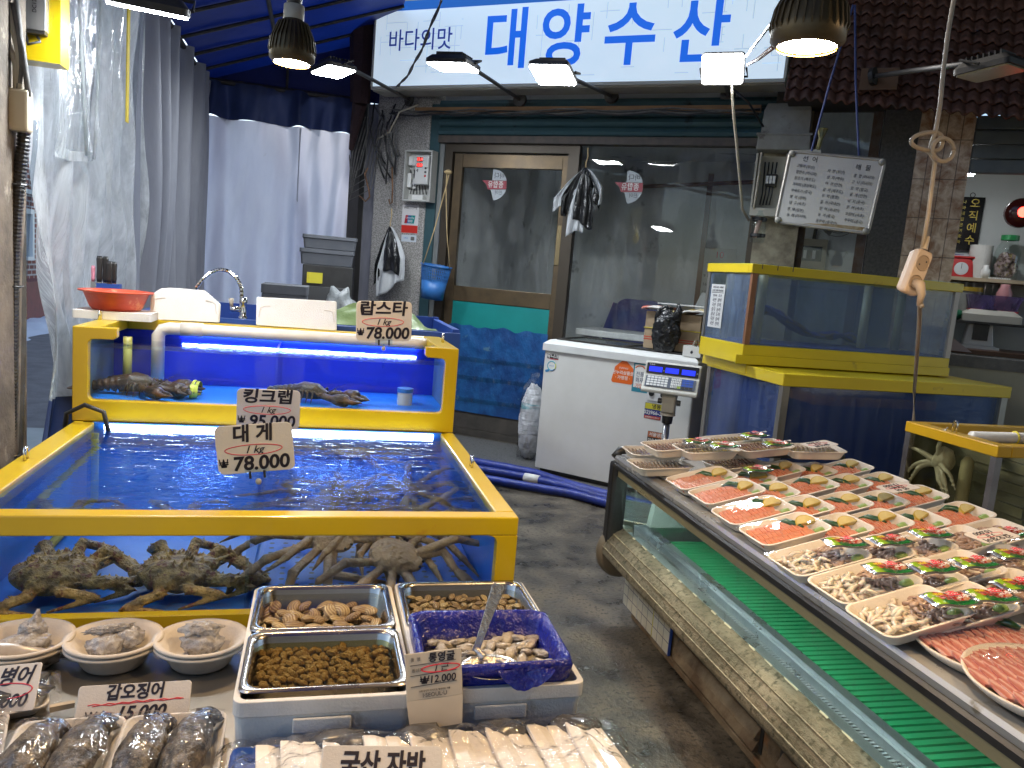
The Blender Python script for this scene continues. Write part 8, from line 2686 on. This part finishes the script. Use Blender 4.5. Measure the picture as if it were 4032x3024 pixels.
def packmat():
    m, nt, out = _new('sauce_print')
    b = nt.nodes.new('ShaderNodeBsdfPrincipled')
    tc = nt.nodes.new('ShaderNodeTexCoord')
    sp_ = nt.nodes.new('ShaderNodeSeparateXYZ')
    nt.links.new(tc.outputs['Object'], sp_.inputs[0])
    nz = _noise(nt, tc.outputs['Object'], 55, 4, .6)
    nz2 = _noise(nt, tc.outputs['Object'], 90, 3, .6)
    ad = nt.nodes.new('ShaderNodeMath')
    ad.operation = 'MULTIPLY_ADD'
    ad.inputs[1].default_value = 12
    ad.inputs[2].default_value = .5
    nt.links.new(sp_.outputs[1], ad.inputs[0])
    ad2 = nt.nodes.new('ShaderNodeMath')
    ad2.operation = 'MULTIPLY_ADD'
    ad2.inputs[1].default_value = .22
    nt.links.new(nz, ad2.inputs[0])
    nt.links.new(ad.outputs[0], ad2.inputs[2])
    nz3 = _noise(nt, tc.outputs['Object'], 110, 3, .55, .5)
    veg = _ramp(nt, nz3, [(.34, (.02, .10, .02)), (.43, (.45, .03, .02)), (.50, (.60, .07, .04)), (.56, (.65, .30, .28)), (.62, (.60, .25, .05)), (.70, (.70, .62, .55))])
    grn = _ramp(nt, nz, [(.35, (.010, .14, .04)), (.65, (.02, .21, .05))])
    sel = _ramp(nt, ad2.outputs[0], [(.50, (0, 0, 0)), (.53, (1, 1, 1))])
    mb_ = nt.nodes.new('ShaderNodeMix')
    mb_.data_type = 'RGBA'
    nt.links.new(sel, mb_.inputs['Factor'])
    nt.links.new(grn, mb_.inputs[6])
    nt.links.new(veg, mb_.inputs[7])
    base = mb_.outputs[2]
    gx = nt.nodes.new('ShaderNodeMath')
    gx.operation = 'MULTIPLY_ADD'
    gx.inputs[1].default_value = 14
    gx.inputs[2].default_value = .5
    nt.links.new(sp_.outputs[0], gx.inputs[0])
    gl_ = _ramp(nt, gx.outputs[0], [(.20, (1, 1, 1)), (.30, (0, 0, 0))])
    mx = nt.nodes.new('ShaderNodeMix')
    mx.data_type = 'RGBA'
    nt.links.new(gl_, mx.inputs['Factor'])
    nt.links.new(base, mx.inputs[6])
    mx.inputs[7].default_value = (.30, .52, .03, 1)
    sp2 = _ramp(nt, nz2, [(.62, (0, 0, 0)), (.68, (1, 1, 1))])
    mx2 = nt.nodes.new('ShaderNodeMix')
    mx2.data_type = 'RGBA'
    nt.links.new(sp2, mx2.inputs['Factor'])
    nt.links.new(mx.outputs[2], mx2.inputs[6])
    mx2.inputs[7].default_value = (.70, .55, .50, 1)
    nt.links.new(mx2.outputs[2], b.inputs['Base Color'])
    b.inputs['Roughness'].default_value = .18
    b.inputs['Metallic'].default_value = .35
    nt.links.new(b.outputs[0], out.inputs['Surface'])
    return m


M_print = packmat()
M_yl = mat('packet_yellow', (.65, .50, .03), rough=.3)


def packet_parts(t):
    w_, h_ = .078, .056
    def f(k, zz):
        def g(u, v):
            x, y = (u - .5) * w_ * k, (v - .5) * h_ * k
            e = max(0, 1 - (2 * abs(u - .5)) ** 6) * max(0, 1 - (2 * abs(v - .5)) ** 6)
            return (x, y, zz * (e ** .4) + .0035 * sin(u * 5 + 1) + .0022 * noise.noise(V((x * 60, y * 60, 2))))
        return g
    MB().grid(22, 16, f(1.0, .0030)).build('foil', M_foil, t, smooth=True)
    MB().grid(22, 16, lambda u, v: (V(f(.90, .0030)(u, v)) + V((0, 0, .0008)))).build('printed_face', M_print, t, smooth=True)
    text('lettering', '초', .022, M_white, t, .004, -.002, .0105, bold=.05, extrude=.0002)
    text('lettering', '초', .022, M_red, t, .004, -.002, .0109, bold=.022, extrude=.0002)
    text('lettering', '고추장', .0125, M_white, t, .020, -.013, .0095, bold=.02, extrude=.0002)
    text('small_lettering', '매운', .009, M_yl, t, -.016, .006, .0095, bold=.02, extrude=.0002)


pk0 = None
for i, (c4, zr, lab) in enumerate((
        (P(9, 1100, 258), .832, 'sauce packet on the squid pack by the steel edge, row touching the salmon'),
        (P(9, 1378, 245), .832, 'sauce packet on the second squid pack of the row beside the salmon'),
        (P(9, 1632, 200), .834, 'sauce packet on the middle squid pack of the row touching the salmon'),
        (P(9, 1368, 420), .832, 'sauce packet on the squid pack by the steel edge, middle squid row'),
        (P(9, 1645, 412), .834, 'sauce packet on the second squid pack of the middle squid row'),
        (P(9, 1905, 382), .836, 'sauce packet on the third squid pack of the middle squid row'),
        (P(9, 1750, 612), .832, 'sauce packet on the squid pack beside the round sashimi plate'),
        (P(9, 2010, 590), .834, 'sauce packet on the second squid pack of the row by the round plates'),
        (P(9, 2180, 520), .836, 'sauce packet cut by the frame edge among the squid packs'),
        (P(9, 2150, 330), .838, 'sauce packet at the right end of the middle squid row'),
        (P(9, 2110, 195), .840, 'sauce packet beside the small price card on the squid'),
        (P(6, 548, 1342), .830, 'sauce packet lying alone among the farther salmon packs'),
        (P(6, 345, 1193), .878, 'sauce packet on the brown fish at the far left pile'),
        (P(6, 675, 1183), .892, 'sauce packet on the fish pack in the middle of the back pile'),
        (P(6, 180, 1168), .872, 'sauce packet on the dark red fish at the far left'),
        (P(6, 530, 1128), .885, 'sauce packet on the yellow roe pack at the very back'))):
    q = hz(c4, zr)
    M = Matrix.Translation((q.x, q.y, zr)) @ Matrix.Rotation(-.12 + .10 * (((i * 5) % 7) / 3 - 1), 4, 'Z') @ Matrix.Rotation(-TAU * .8, 4, 'Y')
    if pk0 is None:
        pk0 = thing('sauce_packet', lab, 'sauce packet', M=M, group='sauce packets on the packs')
        packet_parts(pk0)
    else:
        dup(pk0, M, lab, 'sauce packets on the packs')

# small price cards
for lab, c4, lines, zr in (('small price card 연어 13,000 lying across the salmon packs', (z4(500, 930), z4(865, 1020), z4(790, 1100), z4(430, 1000)), ('연 어', '노르웨이', '13.000'), .85),
                           ('small price card 갑오징어 10.000 lying on the squid packs', (P(9, 1955, 170), P(9, 2140, 225), P(9, 2080, 280), P(9, 1880, 185)), ('갑오징어', '3 산', '10.000'), .85),
                           ('small price card lying on the fish pack at the back', (P(6, 850, 1165), P(6, 930, 1160), P(6, 1030, 1205), P(6, 945, 1212)), ('숭어회', '국산', '10.000'), .89)):
    pts = [hz(p, zr) for p in c4]
    c = sum(pts, V()) / 4
    t = thing('price_card', lab, 'price card', M=Matrix.Translation(c) @ Matrix.Rotation(.12 + pi, 4, 'Z') @ Matrix.Rotation(.12, 4, 'Y'))
    MB().prism(rrect(.098, .060, .010), .0015).build('card', mat('cream_card', (.68, .62, .55), rough=.4), t)
    text('lettering', lines[0], .020, M_ink, t, .004, .016, .0018, bold=.012, shear=.15)
    text('lettering', lines[1], .013, M_ink, t, .004, -.001, .0018, shear=.25)
    text('lettering', lines[2], .019, M_ink, t, .004, -.018, .0018, bold=.008, shear=.2)
    MB().tube([(.004 + .035 * cos(a), -.001 + .008 * sin(a), .0018) for a in [2 * pi * k / 24 for k in range(24)]], .0006, 4, closed=True).build('red_ring', M_red, t)

# round sashimi plates
M_rplate = mat('white_plate', (.72, .66, .58), (.68, .61, .53), scale=6, rough=.35)
M_sash = stripe('sashimi_red', (.47, .17, .145), (.53, .24, .205), (.64, .40, .36), 18)
for i, (lab, edge, rr_) in enumerate((('round plate of sliced red sashimi beside the squid packs', (P(9, 1640, 880), P(9, 1950, 1110)), .115), ('round plate of sliced sashimi at the near counter corner', (P(9, 1955, 1120), P(9, 2212, 1340)), .115))):
    a, b = hz(edge[0], .785), hz(edge[1], .785)
    c = V((a.x + .117, a.y - .005, .0)) if i == 0 else V((a.x + .112, a.y - .02, 0))
    t = thing('sashimi_plate', lab, 'sashimi plate', M=Matrix.Translation((c.x, c.y, .760 + .006 * i)) @ Matrix.Rotation(-.05, 4, 'Y'))
    MB().lathe([(0, 0), (.09, 0), (.105, .010), (.117, .022), (.121, .022), (.120, .018), (.105, .004), (.092, -.004), (0, -.004)], 64).build('plate', M_rplate, t, smooth=True)
    rnd = random.Random(40 + i)
    mb = MB()
    for row in range(5):
        yr = .070 - row * .036
        half = math.sqrt(max(.0004, .098 ** 2 - (abs(yr) - .008) ** 2))
        n_ = int(2 * half / .017)
        for k in range(n_):
            x_ = -half + .004 + k * .017
            slice_strip(mb, (x_, yr - .020 + rnd.uniform(-.003, .003), .010 + .0015 * row), (x_ + .012 + rnd.uniform(-.003, .003), yr + .022, .013 + .0015 * row), .022, .003, .17, rnd)
    mb.build('sashimi_slices', M_sash, t, smooth=False)
    MB().grid(24, 24, lambda u, v: ((u - .5) * .236 * (1 if True else 0), (v - .5) * .236, .026 + .006 * noise.noise(V((u * 5, v * 5, i))) + .010 * (1 - 2 * max(abs(u - .5), abs(v - .5))))).build('film', glass('pack_film', (.97, .97, .97)), t, smooth=True) if False else None
    MB().lathe([(0, .034), (.05, .033), (.09, .029), (.121, .0225)], 48).build('film', glass('pack_film', (.97, .97, .97)), t, smooth=True)
    MB().tube([(-.0 + .06, .06, .026), (.075, .045, .03), (.085, .03, .026)], [.004, .008, .004], 8).build('green_chili', M_chili, t, smooth=True)

# the counter and its packs are scaled up about the camera; real trays are 20 cm long
CAM_SCALE = 1.18
KM = Matrix.Translation((1.0891, 0, -.234)) @ Matrix.Scale(CAM_SCALE, 4) @ Matrix.Translation((-CO.x, 0, 0))
for o in list(bpy.data.objects):
    if o not in _before and o.parent is None:
        o.matrix_basis = KM @ o.matrix_basis
